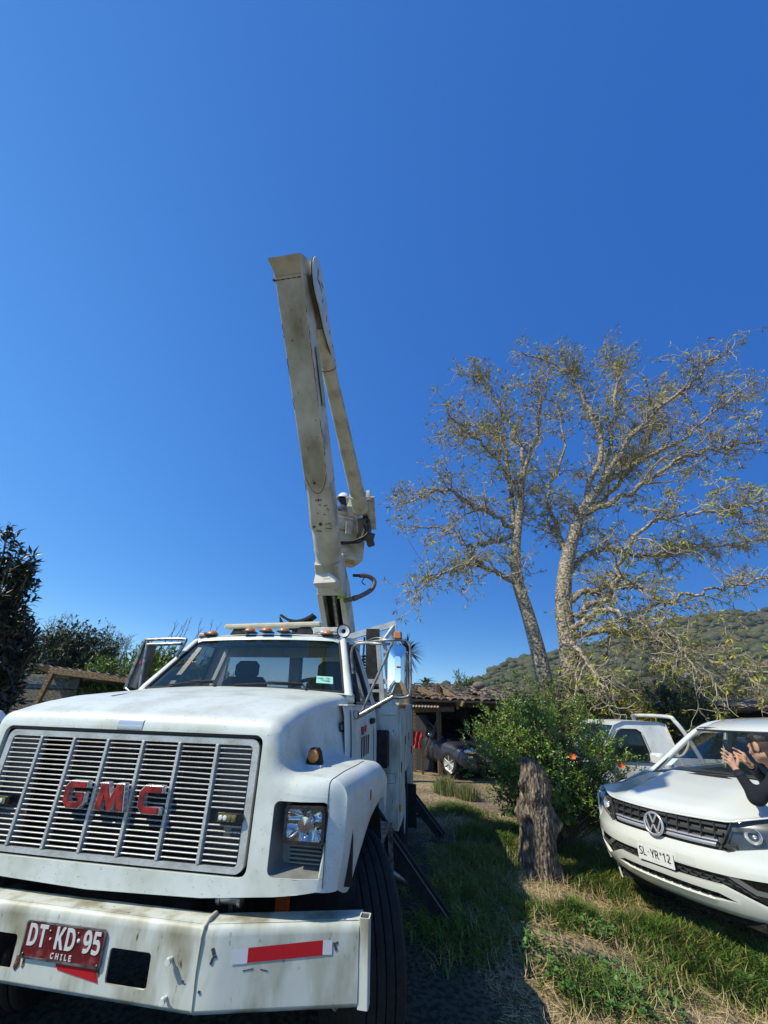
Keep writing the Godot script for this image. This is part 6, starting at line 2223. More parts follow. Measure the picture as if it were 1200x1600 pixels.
	bush("roof_shrub", "thin upright green shoots growing behind the shed roof", "shrub", Vector3(4.2, 0, -17.5),
		[[Vector3(4.15, 2.9, -17.5), Vector3(0.35, 0.5, 0.3), 14, 12], [Vector3(4.6, 2.7, -17.5), Vector3(0.35, 0.4, 0.3), 12, 12]],
		sprig_mesh(6, 0.09, 0.04, 0.2, 39), Color(0.05, 0.09, 0.02), Color(0.14, 0.19, 0.04), 0.15, 40, "", 0.016, 0.6)
	bush("scrub_bush", "low scrubby growth at the foot of the twin trunks", "shrub", Vector3(5.3, 0, -10.4),
		[[Vector3(4.9, 2.2, -10.5), Vector3(0.9, 0.7, 0.6), 36, 14], [Vector3(5.7, 1.9, -10.3), Vector3(0.9, 0.9, 0.6), 40, 14], [Vector3(6.4, 1.7, -10.5), Vector3(0.7, 0.7, 0.6), 26, 12]],
		sprig_mesh(6, 0.10, 0.035, 0.16, 43), Color(0.06, 0.075, 0.02), Color(0.17, 0.17, 0.05), 0.15, 44, "", 0.014, 0.6)

# ---------- white double-cab pickup, front towards its own +z ----------
func pz(x: float, y: float) -> float:
	var a := absf(x)
	return -0.30 * pow(minf(a, 1.0) / 0.95, 2.7) + ip(y, [0.36, 0.42, 0.50, 0.60, 0.72, 0.80, 0.87, 0.96, 1.08, 1.16], [-0.16, -0.07, -0.02, 0.0, 0.0, -0.012, -0.045, -0.065, -0.10, -0.17])

func pickup_hood_y(x: float, z: float) -> float:
	var a := absf(x)
	var c: float = ip(-z, [0.08, 0.14, 0.22, 0.40, 0.70, 1.05, 1.15], [1.075, 1.105, 1.135, 1.185, 1.255, 1.320, 1.325])
	var e: float = ip(-z, [0.08, 0.3, 0.6, 0.85, 1.15], [1.02, 1.075, 1.145, 1.20, 1.255])
	var y := lerpf(c, e, smoothstep(0.30, 0.95, a))
	# power dome lines
	y += 0.012 * smoothstep(0.52, 0.44, a) * smoothstep(0.1, 0.4, -z)
	y -= 0.10 * pow(maxf(0.0, (a - 0.86) / 0.10), 2.0)
	return y

func mirror_x(p: PackedVector2Array) -> PackedVector2Array:
	var o := PackedVector2Array()
	for i in range(p.size() - 1, -1, -1):
		o.push_back(Vector2(-p[i].x, p[i].y))
	return o

func both(h: Array) -> PackedVector2Array:
	# right half outline (from top centre down to bottom centre) made symmetric
	var r := V2(h)
	var o := PackedVector2Array(r)
	for i in range(r.size() - 1, -1, -1):
		if r[i].x > 0.0005:
			o.push_back(Vector2(-r[i].x, r[i].y))
	return o

func car_wheel(par: Node3D, at: Vector3, rad: float, w: float, s: float, rim: Material) -> void:
	var xf := Transform3D(Basis(Vector3.BACK, -PI / 2 * s), at)
	var hb := MB.new()
	var rr0 := rad * 0.66
	hb.lathe([Vector2(0, w * 0.34), Vector2(rr0 * 0.22, w * 0.34), Vector2(rr0 * 0.28, w * 0.26), Vector2(rr0 * 0.85, w * 0.30), Vector2(rr0, w * 0.46)], xf, 28)
	for k in 6:
		var a := TAU * k / 6
		hb.tube([xf * Vector3(0, w * 0.33, 0), xf * Vector3(cos(a) * rr0 * 0.93, w * 0.40, sin(a) * rr0 * 0.93)], rad * 0.055, 6)
	var wh := part("wheel", hb, rim, par)
	var ty := MB.new()
	ty.lathe([Vector2(rr0, w * 0.46), Vector2(rad * 0.78, w * 0.53), Vector2(rad * 0.93, w * 0.5), Vector2(rad * 0.99, w * 0.40), Vector2(rad, 0), Vector2(rad * 0.99, -w * 0.40), Vector2(rad * 0.93, -w * 0.5), Vector2(rr0, -w * 0.46), Vector2(0, -w * 0.3)], xf, 40)
	part("tyre", ty, M.rubber, wh)

func make_pickup() -> void:
	var psi := deg_to_rad(73.24)
	var root := thing("pickup_truck", "clean white double-cab pickup with chrome grille strips and a shadow across its bonnet", "pickup", Vector3(2.90, -0.20, -4.484), Vector3(deg_to_rad(2.74), -psi, deg_to_rad(1.29)))
	var paint := mat(lin(0.64, 0.67, 0.64), 0.25)
	paint.clearcoat_enabled = true
	paint.clearcoat = 1.0
	paint.clearcoat_roughness = 0.04

	var plast := tri(mat(lin(0.025, 0.026, 0.028), 0.55), M.grime, 2.0)
	var fm := func(x: float, y: float) -> Vector3: return Vector3(x, y, pz(x, y))
	var dk := func(x: float, y: float) -> Vector3: return Vector3(x, y, pz(x, y) - 0.035)
	# fascia
	var low := both([0, 0.700, 0.55, 0.700, 0.905, 0.712, 0.915, 0.60, 0.80, 0.525, 0.755, 0.515, 0.49, 0.622, 0, 0.612])
	var slot := both([0, 0.562, 0.45, 0.556, 0.565, 0.520, 0.40, 0.494, 0, 0.490])
	var fa := MB.new()
	fa.patch(both([0, 0.868, 0.50, 0.868, 0.56, 0.872, 0.90, 0.955, 0.965, 1.0, 0.972, 0.70, 0.955, 0.46, 0.80, 0.40, 0, 0.375]), [low, slot], fm, 30, 0.03, 10)
	var bump := part("bumper", fa, paint, root)
	var un := MB.new()
	var ur: Array = []
	for j in 4:
		var l := PackedVector3Array()
		for k in 17:
			var x := (k / 8.0 - 1.0) * 0.94
			var yy := 0.378 + 0.10 * pow(absf(x) / 0.94, 4.0)
			l.push_back(Vector3(x, yy - 0.035 * j, pz(x, 0.40) - 0.02 - 0.13 * j))
		ur.append(l)
	un.grid(ur, false, Vector3(0, 1, -1.0))
	part("bumper_underside", un, tri(mat(lin(0.22, 0.22, 0.22), 0.6), M.grime, 2.0), bump)
	var lg := MB.new()
	lg.patch(both([0, 0.725, 0.93, 0.735, 0.94, 0.50, 0.60, 0.46, 0, 0.46]), [], dk, 20)
	var lgp := part("lower_grille", lg, plast, bump)
	# honeycomb bars
	var hx := MB.new()
	var hm := func(x: float, y: float) -> Vector3: return Vector3(x, y, pz(x, y) - 0.026)
	for row in 10:
		for c in 24:
			var x := -0.92 + c * 0.08 + (0.04 if row % 2 else 0.0)
			var y := 0.485 + row * 0.025
			if absf(x) > 0.90 or y < 0.505 or (y < 0.57 and absf(x) > 0.44) or (y > 0.57 and y < 0.63 and absf(x) < 0.62):
				continue
			hx.bar(hm.call(x - 0.026, y), hm.call(x + 0.026, y), 0.006, 0.010, Vector3.UP)
			if row < 9:
				hx.bar(hm.call(x + 0.026, y), hm.call(x + 0.04, y + 0.025), 0.005, 0.008, Vector3.BACK)
				hx.bar(hm.call(x - 0.026, y), hm.call(x - 0.04, y + 0.025), 0.005, 0.008, Vector3.BACK)
	part("honeycomb", hx, mat(lin(0.05, 0.052, 0.055), 0.45), lgp)
	for s in [-1.0, 1.0]:
		var fg := MB.new()
		var fpoly := V2([0.60, 0.690, 0.875, 0.700, 0.87, 0.630, 0.71, 0.632])
		fg.patch(fpoly if s > 0 else mirror_x(fpoly), [], func(x: float, y: float) -> Vector3: return Vector3(x, y, pz(x, y) - 0.012), 8, 0.03)
		var fl := part("fog_lamp", fg, M.glass_dark, bump)
		var fs := MB.new()
		var fsp := V2([0.53, 0.700, 0.60, 0.700, 0.70, 0.640, 0.90, 0.632, 0.90, 0.600, 0.69, 0.605])
		fs.patch(fsp if s > 0 else mirror_x(fsp), [], func(x: float, y: float) -> Vector3: return Vector3(x, y, pz(x, y) - 0.006), 8, 0.03)
		part("fog_surround", fs, mat(lin(0.12, 0.125, 0.13), 0.4), fl)
	# crease lines of the bumper
	var pl := MB.new()
	pl.patch(rr(0.0, 0.742, 0.66, 0.066, 0.008), [], func(x: float, y: float) -> Vector3: return Vector3(x, y, pz(x, y) + 0.0012), 8, 0.001)
	part("plate_recess", pl, paint, bump)
	var np := MB.new()
	np.ext(rr(0, 0, 0.362, 0.124, 0.008), 0.004, Transform3D(Basis(Vector3.RIGHT, -0.05), Vector3(-0.028, 0.694, 0.010)))
	var npn := part("number_plate", np, M.platewhite, bump)
	for q in [["SL", -0.125, 0.07], ["YR", 0.0, 0.07], ["12", 0.118, 0.07], ["·", -0.064, 0.05], ["°", 0.062, 0.05]]:
		var tx := part("plate_character", text(q[0], q[2] * 1.42, 0.003, "Droid Sans", 400), M.ink, npn)
		tx.transform = Transform3D(Basis(Vector3.RIGHT, -0.05) * Basis.from_scale(Vector3(0.74, 0.95, 1)), Vector3(-0.028 + q[1], 0.707 if q[0].length() > 1 else 0.712, 0.0145))
	var ch := part("plate_character", text("C H I L E", 0.022, 0.002, "Droid Sans", 400), mat(lin(0.25, 0.27, 0.3), 0.5), npn)
	ch.position = Vector3(-0.028, 0.648, 0.0135)
	# upper grille
	var ug := MB.new()
	ug.patch(both([0, 1.085, 0.60, 1.092, 0.50, 0.862, 0, 0.856]), [], func(x: float, y: float) -> Vector3: return Vector3(x, y, pz(x, y) - 0.04), 20)
	var ugp := part("grille", ug, plast, root)
	for q in [[0.990, 0.022, 0.545], [1.048, 0.020, 0.575]]:
		var b := MB.new()
		b.patch(both([0, q[0] + q[1] * 0.5, q[2], q[0] + q[1] * 0.5, q[2] - 0.008, q[0] - q[1] * 0.5, 0, q[0] - q[1] * 0.5]), [], func(x: float, y: float) -> Vector3: return Vector3(x, y, pz(x, y) - 0.016), 20, 0.02)
		part("grille_slat", b, mat(lin(0.045, 0.047, 0.05), 0.35), ugp)
	for q in [[0.905, 0.030, 0.49], [0.935, 0.012, 0.505]]:
		var b := MB.new()
		b.patch(both([0, q[0] + q[1] * 0.5, q[2] + 0.01, q[0] + q[1] * 0.5, q[2], q[0] - q[1] * 0.5, 0, q[0] - q[1] * 0.5]), [], func(x: float, y: float) -> Vector3: return Vector3(x, y, pz(x, y) - 0.008 + 0.010 * sqrt(maxf(0.0, 1.0 - pow((y - q[0]) / (q[1] * 0.55), 2.0)))), 20, 0.02, 4)
		part("chrome_strip", b, M.lampsilver, ugp)
	for k in 11:
		var x := (k - 5) * 0.098
		if absf(x) < 0.06:
			continue
		var b := MB.new()
		b.bar(Vector3(x, 0.93, pz(x, 0.93) - 0.022), Vector3(x, 1.065, pz(x, 1.065) - 0.022), 0.010, 0.03, Vector3.FORWARD)
		part("grille_tick", b, plast, ugp)
	# emblem: chrome ring with the two stacked strokes
	var em := MB.new()
	var ec := Transform3D(Basis(Vector3.RIGHT, -0.22), Vector3(0.0, 0.962, -0.03))
	var ring: Array = []
	for k in 41:
		ring.append(ec * Vector3(cos(TAU * k / 40) * 0.092, sin(TAU * k / 40) * 0.092, 0))
	em.tube(ring, 0.011, 8, false)
	var st := [[-0.036, 0.078, -0.002, 0.006], [0.036, 0.078, 0.002, 0.006], [-0.078, 0.040, -0.036, -0.070], [-0.036, -0.070, 0.0, -0.006], [0.078, 0.040, 0.036, -0.070], [0.036, -0.070, 0.0, -0.006]]
	for q in st:
		em.bar(ec * Vector3(q[0], q[1], 0.004), ec * Vector3(q[2], q[3], 0.004), 0.016, 0.014, ec.basis.z, 0.003)
	var emn := part("emblem", em, M.lampsilver, ugp)
	var ed := MB.new()
	ed.lathe([Vector2(0, 0.0), Vector2(0.09, -0.002), Vector2(0.096, -0.02)], ec * Transform3D(Basis(Vector3.RIGHT, PI / 2), Vector3(0, 0, -0.004)), 32)
	part("emblem_disc", ed, M.blackgloss, emn)
	# headlights
	for s in [-1.0, 1.0]:
		var hp := V2([0.612, 1.088, 0.545, 0.925, 0.512, 0.888, 0.57, 0.872, 0.915, 0.962, 0.965, 1.09, 0.93, 1.150, 0.845, 1.152])
		if s < 0:
			hp = mirror_x(hp)
		var hb := MB.new()
		hb.patch(hp, [], func(x: float, y: float) -> Vector3: return Vector3(x, y, pz(x, y) - 0.05), 8, 0.0, 4)
		var hl := part("headlight", hb, mat(lin(0.05, 0.055, 0.06), 0.3, 0.3), root)
		for q in [[0.725, 1.005, 0.056], [0.872, 1.072, 0.070]]:
			var rb := MB.new()
			var o := Vector3(s * q[0], q[1], pz(q[0], q[1]) - 0.012)
			var bs := Basis(Vector3.UP, s * 0.25) * Basis(Vector3.RIGHT, PI / 2 - 0.25)
			var prof: Array = []
			for k in 7:
				var u := k / 6.0
				prof.append(Vector2(q[2] * (0.15 + 0.85 * u), -0.05 * (1.0 - u * u)))
			prof.append(Vector2(q[2] * 1.08, -0.004))
			rb.lathe(prof, Transform3D(bs, o), 24)
			rb.sphere(o + bs * Vector3(0, -0.03, 0), Vector3.ONE * q[2] * 0.28, Basis.IDENTITY, 10)
			part("lamp_reflector", rb, M.lampsilver, hl)
		var tr := MB.new()
		tr.bar(Vector3(s * 0.60, 1.03, pz(0.60, 1.03) - 0.03), Vector3(s * 0.74, 1.045, pz(0.74, 1.045) - 0.02), 0.03, 0.012, Vector3.BACK)
		tr.bar(Vector3(s * 0.56, 0.90, pz(0.56, 0.9) - 0.02), Vector3(s * 0.62, 0.905, pz(0.62, 0.9) - 0.02), 0.03, 0.03, Vector3.BACK)
		part("lamp_trim", tr, M.steel, hl)
		var cl := MB.new()
		cl.patch(hp, [], func(x: float, y: float) -> Vector3: return Vector3(x, y, pz(x, y) + 0.004), 10, 0.0, 6)
		part("lamp_cover", cl, M.lens, hl)
		var rm := MB.new()
		var lp: Array = []
		for i in hp.size() + 1:
			var p: Vector2 = hp[i % hp.size()]
			lp.append(Vector3(p.x, p.y, pz(p.x, p.y) + 0.002))
		rm.tube(lp, 0.006, 5)
		part("lamp_seal", rm, plast, hl)
	# bonnet and wings
	var bo := MB.new()
	var rows: Array = []
	for j in 22:
		var t := j / 21.0
		var l := PackedVector3Array()
		for k in 41:
			var x := (k / 20.0 - 1.0) * 0.962
			var ax := absf(x)
			# front edge follows the grille and rises over the lamps
			var zf: float = pz(x, 1.08) + 0.005 - 0.05 * smoothstep(0.6, 0.9, ax) - 0.05 * smoothstep(0.85, 0.96, ax)
			var zb := -1.12 + 0.13 * (1.0 - x * x) + 0.0
			var z := lerpf(zf, zb, pow(t, 1.25))
			var y := pickup_hood_y(x, z)
			var fe: float = ip(ax, [0.0, 0.60, 0.83, 0.92, 0.962], [1.080, 1.092, 1.156, 1.150, 1.085])
			y = lerpf(fe, maxf(y, minf(fe, y + 0.05)), smoothstep(0.0, 0.22, t))
			l.push_back(Vector3(x, y, z))
		rows.append(l)
	var front := PackedVector3Array()
	for p in rows[0]:
		front.push_back(p + Vector3(0, -0.012, -0.006))
	rows.insert(0, front)
	bo.grid(rows, false, Vector3(0, 0.0, -0.8))
	var hood := part("bonnet", bo, paint, root)
	var sg := MB.new()
	for s in [-1.0, 1.0]:
		var l: Array = []
		for j in 12:
			var z := -0.32 - 0.75 * j / 11.0
			var x: float = lerpf(0.845, 0.80, j / 11.0)
			l.append(Vector3(s * x, pickup_hood_y(x, z) + 0.0005, z))
		var one := MB.new()
		one.tube(l, 0.0035, 5)
		part("bonnet_gap", one, plast, hood)
	# body sides
	for s in [-1.0, 1.0]:
		var sd := MB.new()
		var arch := PackedVector2Array()
		for k in 15:
			var a := PI * k / 14.0
			arch.push_back(Vector2(-0.90 + cos(a) * 0.47, 0.40 + sin(a) * 0.45))
		arch.push_back(Vector2(-1.37, 0.2)); arch.push_back(Vector2(-0.43, 0.2))
		var arch2 := PackedVector2Array()
		for p in arch:
			arch2.push_back(p + Vector2(-3.1, 0))
		var sm := func(z: float, y: float) -> Vector3:
			var x := 0.965 - 0.05 * pow(maxf(0.0, (y - 0.85) / 0.4), 2.0) - 0.03 * pow(maxf(0.0, (0.6 - y) / 0.3), 2.0)
			x -= 0.12 * pow(maxf(0.0, (z + 0.42) / 0.2), 2.0)
			x += 0.03 * exp(-pow((z + 0.90) / 0.42, 4.0)) + 0.03 * exp(-pow((z + 4.0) / 0.42, 4.0))
			return Vector3(s * x, y, z)
		sd.patch(V2([-5.05, 1.22, -1.12, 1.24, -0.85, 1.165, -0.55, 1.115, -0.30, 1.05, -0.29, 0.5, -0.34, 0.40, -5.05, 0.40]), [arch, arch2], sm, 40, 0.02, 8)
		part("body_side", sd, paint, root)
		var fl := MB.new()
		for q in [arch, arch2]:
			var l: Array = []
			for k in 15:
				l.append(sm.call(q[k].x, q[k].y) + Vector3(s * 0.004, 0, 0))
			fl.tube(l, 0.022, 6)
		part("wheel_arch_trim", fl, plast, root)
		car_wheel(root, Vector3(s * 0.83, 0.38, -0.90), 0.385, 0.25, s, M.alu)
		car_wheel(root, Vector3(s * 0.83, 0.38, -4.0), 0.385, 0.25, s, M.alu)
		# mirrors
		var mr := MB.new()
		var rws: Array = []
		for q in [[0.055, 0.6], [0.03, 0.92], [-0.02, 1.0], [-0.05, 0.9]]:
			var l := PackedVector3Array()
			for p in rr(0, 0, 0.22 * q[1], 0.185 * q[1], 0.06 * q[1], 4):
				l.push_back(Vector3(s * 1.04 + p.x * 0.85, 1.345 + p.y * 0.85, -1.55 + q[0]))
			rws.append(l)
		mr.grid(rws, true, Vector3(s * 1.04, 1.345, -1.55))
		mr.fan(rws[0], Vector3(0, 0, 1))
		mr.bar(Vector3(s * 0.86, 1.27, -1.55), Vector3(s * 0.98, 1.29, -1.55), 0.06, 0.05)
		part("door_mirror", mr, paint, root)
	# cabin
	var cb := MB.new()
	var rf: Array = []
	for q in [[-1.72, 1.700, 0.625], [-1.76, 1.728, 0.635], [-1.85, 1.768, 0.650], [-2.0, 1.805, 0.665], [-2.3, 1.838, 0.68], [-2.7, 1.842, 0.685], [-3.1, 1.825, 0.675], [-3.4, 1.79, 0.66], [-3.55, 1.75, 0.65]]:
		var l := PackedVector3Array()
		for k in 25:
			var u := k / 12.0 - 1.0
			var au := absf(u)
			l.push_back(Vector3(q[2] * u, q[1] - 0.022 * u * u - 0.055 * pow(maxf(0.0, (au - 0.80) / 0.20), 2.0), q[0] - 0.10 * u * u * (1.0 if q[0] > -2.1 else 0.0)))
		rf.append(l)
	cb.grid(rf, false, Vector3(0, 1.3, -2.6))
	for s in [-1.0, 1.0]:
		cb.tube(curve([Vector3(s * 0.845, 1.22, -1.12), Vector3(s * 0.79, 1.35, -1.33), Vector3(s * 0.70, 1.58, -1.68), Vector3(s * 0.655, 1.70, -1.90), Vector3(s * 0.66, 1.765, -2.2), Vector3(s * 0.67, 1.78, -2.7), Vector3(s * 0.655, 1.73, -3.4), Vector3(s * 0.72, 1.5, -3.55), Vector3(s * 0.85, 1.2, -3.6)], 4), 0.036, 10)
		cb.bar(Vector3(s * 0.86, 1.2, -2.52), Vector3(s * 0.68, 1.77, -2.56), 0.05, 0.09, Vector3.FORWARD)
		cb.box(Vector3(s * 0.88, 1.235, -2.35), Vector3(0.08, 0.05, 2.5), Basis.IDENTITY, 0.01)
	cb.box(Vector3(0, 0.95, -3.6), Vector3(1.75, 0.62, 0.06))
	var cab := part("cab", cb, paint, root)
	var wm := func(u: float, t: float) -> Vector3:
		var hw := lerpf(0.80, 0.655, t)
		return Vector3(u * hw, lerpf(1.315, 1.712, t) - 0.07 * u * u * (1.0 - t), lerpf(-0.99, -1.715, t) - 0.16 * u * u)
	var wr: Array = []
	for j in 7:
		var l := PackedVector3Array()
		for k in 15:
			l.push_back(wm.call(k / 7.0 - 1.0, j / 6.0))
		wr.append(l)
	var wg := MB.new()
	wg.grid(wr, false, Vector3(0, 1, -3))
	part("windscreen", wg, glassy(Color(0.12, 0.18, 0.16), 0.25), cab)
	var ws := MB.new()
	var lp2: Array = []
	for k in 15: lp2.append(wm.call(k / 7.0 - 1.0, 0.0))
	for k in range(1, 7): lp2.append(wm.call(1.0, k / 6.0))
	for k in 15: lp2.append(wm.call(1.0 - k / 7.0, 1.0))
	for k in 7: lp2.append(wm.call(-1.0, 1.0 - k / 6.0))
	ws.tube(lp2, 0.013, 6)
	part("windscreen_seal", ws, plast, cab)
	var cwl := MB.new()
	var cr: Array = []
	for q in [[1.318, -0.93], [1.325, -1.0], [1.30, -1.08]]:
		var l := PackedVector3Array()
		for k in 15:
			var u := k / 7.0 - 1.0
			l.push_back(Vector3(u * 0.83, q[0] - 0.075 * u * u, q[1] - 0.15 * u * u))
		cr.append(l)
	cwl.grid(cr, false, Vector3(0, 0, -1))
	part("cowl", cwl, plast, cab)
	for s in [-1.0, 1.0]:
		for q in [[-1.45, -2.47, -1.86, -2.50], [-2.60, -3.42, -2.62, -3.35]]:
			var g := MB.new()
			g.q(Vector3(s * 0.855, 1.25, q[0]), Vector3(s * 0.855, 1.25, q[1]), Vector3(s * 0.685, 1.755, q[3]), Vector3(s * 0.685, 1.755, q[2]), Vector3(0, 1.4, -2.5))
			part("side_window", g, M.glass, cab)
	var rg := MB.new()
	rg.q(Vector3(-0.8, 1.27, -3.6), Vector3(0.8, 1.27, -3.6), Vector3(0.63, 1.70, -3.5), Vector3(-0.63, 1.70, -3.5), Vector3(0, 1.5, 0))
	part("rear_window", rg, M.glass, cab)
	var it := MB.new()
	it.box(Vector3(0, 1.10, -1.35), Vector3(1.6, 0.34, 0.5), Basis(Vector3.RIGHT, 0.1), 0.06)
	it.box(Vector3(0, 0.55, -2.3), Vector3(1.7, 0.05, 2.6))
	it.box(Vector3(0, 1.74, -2.6), Vector3(1.2, 0.01, 1.5))
	part("dashboard", it, M.interior, cab)
	for q in [[-0.38, -2.25], [0.38, -2.25], [-0.38, -3.15], [0.38, -3.15]]:
		var se := MB.new()
		se.box(Vector3(q[0], 0.85, q[1] + 0.15), Vector3(0.5, 0.15, 0.5), Basis.IDENTITY, 0.05)
		se.box(Vector3(q[0], 1.18, q[1] - 0.1), Vector3(0.48, 0.6, 0.14), Basis(Vector3.RIGHT, -0.15), 0.06)
		se.box(Vector3(q[0], 1.54, q[1] - 0.17), Vector3(0.26, 0.16, 0.09), Basis(Vector3.RIGHT, -0.1), 0.04)
		part("seat", se, M.seat, cab)
	var sw := MB.new()
	var rg2: Array = []
	for k in 25:
		rg2.append(Vector3(0.38, 1.24, -1.72) + Basis(Vector3.RIGHT, 1.1) * Vector3(cos(TAU * k / 24) * 0.19, 0, sin(TAU * k / 24) * 0.19))
	sw.tube(rg2, 0.015, 8)
	part("steering_wheel", sw, M.blackgloss, cab)
	var im := MB.new()
	im.box(Vector3(0.0, 1.63, -1.70), Vector3(0.20, 0.065, 0.03), Basis.IDENTITY, 0.015)
	part("rear_view_mirror", im, M.mirror, cab)
	var gh2 := MB.new()
	gh2.tube(curve([Vector3(-0.72, 1.62, -1.72), Vector3(-0.66, 1.55, -1.68), Vector3(-0.68, 1.42, -1.55), Vector3(-0.77, 1.40, -1.47)], 4), 0.014, 8)
	part("grab_handle", gh2, mat(lin(0.5, 0.52, 0.5), 0.5), cab)
	var sk := MB.new()
	var sr: Array = []
	for t in [0.14, 0.30]:
		var l := PackedVector3Array()
		for u in [-0.86, -0.80, -0.73]:
			l.push_back(wm.call(u, t) + Vector3(0, 0.001, 0.003))
		sr.append(l)
	sk.grid(sr, false, Vector3(0, 1, -3))
	part("window_sticker", sk, mat(lin(0.55, 0.68, 0.62), 0.5), cab)
	for q in [[-0.55, 0.25], [0.05, 0.62]]:
		var wp := MB.new()
		wp.tube([wm.call(q[0], 0.0) + Vector3(0, 0.01, 0.02), wm.call((q[0] + q[1]) * 0.5, 0.04) + Vector3(0, 0.012, 0.012), wm.call(q[1], 0.05) + Vector3(0, 0.012, 0.012)], 0.008, 6)
		part("wiper", wp, plast, cab)
	# load bed
	var bd := MB.new()
	bd.box(Vector3(0, 0.65, -4.35), Vector3(1.6, 0.05, 1.4))
	bd.box(Vector3(0, 0.93, -5.05), Vector3(1.86, 0.6, 0.05), Basis.IDENTITY, 0.01)
	part("load_bed", bd, paint, root)
	var cs := MB.new()
	cs.box(Vector3(0, 0.42, -2.3), Vector3(1.3, 0.18, 4.2))
	cs.box(Vector3(0, 0.75, -0.8), Vector3(1.35, 0.6, 0.9))
	part("chassis", cs, M.black, root)

# small white single-cab lorry behind the shrub, front to its own +z
func make_small_pickup() -> void:
	var root := thing("flatbed_pickup", "small white single-cab pickup with a tubular rack, half hidden by the shrub", "pickup", Vector3(3.75, -0.12, -8.75), Vector3(0, deg_to_rad(-96.0), 0))
	var paint := tri(mat(lin(0.68, 0.70, 0.68), 0.3), M.grime, 0.6)
	paint.clearcoat_enabled = true
	# cab: side profile (z, y) swept between two tumble-home sides
	var prof := V2([0.02, 0.36, 0.10, 0.50, 0.08, 0.82, -0.05, 0.98, -0.55, 1.06, -0.98, 1.66, -1.15, 1.73, -1.75, 1.74, -1.88, 1.70, -1.97, 1.10, -1.97, 0.42, -1.05, 0.34])
	var cb := MB.new()
	var hw := func(y: float) -> float: return 0.84 - 0.13 * maxf(0.0, (y - 1.0) / 0.74) - 0.03 * maxf(0.0, 0.6 - y)
	var win := V2([-0.72, 1.08, -0.66, 1.14, -1.02, 1.56, -1.10, 1.60, -1.36, 1.60, -1.43, 1.55, -1.50, 1.16, -1.45, 1.08])
	var arch := PackedVector2Array()
	for k in 11:
		var a := PI * k / 10.0
		arch.push_back(Vector2(-0.62 + cos(a) * 0.38, 0.30 + sin(a) * 0.38))
	for s in [-1.0, 1.0]:
		cb.patch(prof, [win, arch], func(z: float, y: float) -> Vector3: return Vector3(s * hw.call(y), y, z), 16, 0.04, 8)
	var n := prof.size()
	for k in n:
		var a: Vector2 = prof[k]
		var b: Vector2 = prof[(k + 1) % n]
		if k == 4:
			continue
		cb.q(Vector3(-hw.call(a.y), a.y, a.x), Vector3(hw.call(a.y), a.y, a.x), Vector3(hw.call(b.y), b.y, b.x), Vector3(-hw.call(b.y), b.y, b.x), Vector3(0, 0.9, -1.0))
	var cab := part("cab", cb, paint, root)
	var g := MB.new()
	g.q(Vector3(-0.80, 1.07, -0.56), Vector3(0.80, 1.07, -0.56), Vector3(0.71, 1.65, -0.985), Vector3(-0.71, 1.65, -0.985), Vector3(0, 1, -1.5))
	part("windscreen", g, M.glass, cab)
	for s in [-1.0, 1.0]:
		var sw := MB.new()
		sw.patch(win, [], func(z: float, y: float) -> Vector3: return Vector3(s * (hw.call(y) - 0.02), y, z), 1)
		part("side_window", sw, M.glass, cab)
		var sl := MB.new()
		var lp: Array = []
		for k in win.size() + 1:
			var p: Vector2 = win[k % win.size()]
			lp.append(Vector3(s * (hw.call(p.y) + 0.002), p.y, p.x))
		sl.tube(lp, 0.012, 5)
		part("window_seal", sl, M.black, cab)
		var hd := MB.new()
		hd.box(Vector3(s * 0.845, 1.0, -1.72), Vector3(0.03, 0.045, 0.15), Basis.IDENTITY, 0.01)
		part("door_handle", hd, M.black, cab)
		var hl := MB.new()
		hl.box(Vector3(s * 0.62, 0.74, 0.085), Vector3(0.34, 0.20, 0.06), Basis(Vector3.UP, s * 0.2), 0.02)
		part("headlight", hl, M.glass_dark, cab)
		var mr := MB.new()
		mr.box(Vector3(s * 0.98, 1.22, -0.62), Vector3(0.16, 0.20, 0.06), Basis.IDENTITY, 0.025)
		mr.bar(Vector3(s * 0.84, 1.12, -0.66), Vector3(s * 0.95, 1.16, -0.63), 0.03, 0.03)
		part("door_mirror", mr, M.black, cab)
		car_wheel(root, Vector3(s * 0.70, 0.30, -0.62), 0.32, 0.20, s, M.alu)
		car_wheel(root, Vector3(s * 0.70, 0.30, -3.3), 0.32, 0.20, s, M.alu)
	var bp := MB.new()
	bp.box(Vector3(0, 0.40, 0.10), Vector3(1.66, 0.16, 0.14), Basis.IDENTITY, 0.04)
	bp.box(Vector3(0, 0.24, 0.02), Vector3(1.5, 0.14, 0.06))
	part("bumper", bp, paint, root)
	var gr := MB.new()
	gr.box(Vector3(0, 0.60, 0.085), Vector3(0.8, 0.10, 0.05), Basis.IDENTITY, 0.01)
	part("grille", gr, M.black, root)
	var se := MB.new()
	se.box(Vector3(0, 0.95, -1.6), Vector3(1.4, 0.7, 0.14), Basis(Vector3.RIGHT, -0.15), 0.05)
	se.box(Vector3(0, 0.80, -0.70), Vector3(1.5, 0.30, 0.3), Basis.IDENTITY, 0.05)
	part("seat", se, M.seat, root)
	# rack of bent tube behind the cab
	var rk := MB.new()
	rk.tube(curve([Vector3(-0.78, 0.95, -2.42), Vector3(-0.76, 1.5, -2.20), Vector3(-0.70, 1.76, -2.08), Vector3(-0.55, 1.83, -2.05), Vector3(0.55, 1.83, -2.05), Vector3(0.70, 1.76, -2.08), Vector3(0.76, 1.5, -2.20), Vector3(0.78, 0.95, -2.42)], 5), 0.035, 10)
	part("tube_rack", rk, paint, root)
	var bd := MB.new()
	bd.box(Vector3(0, 0.62, -3.3), Vector3(1.7, 0.06, 2.5))
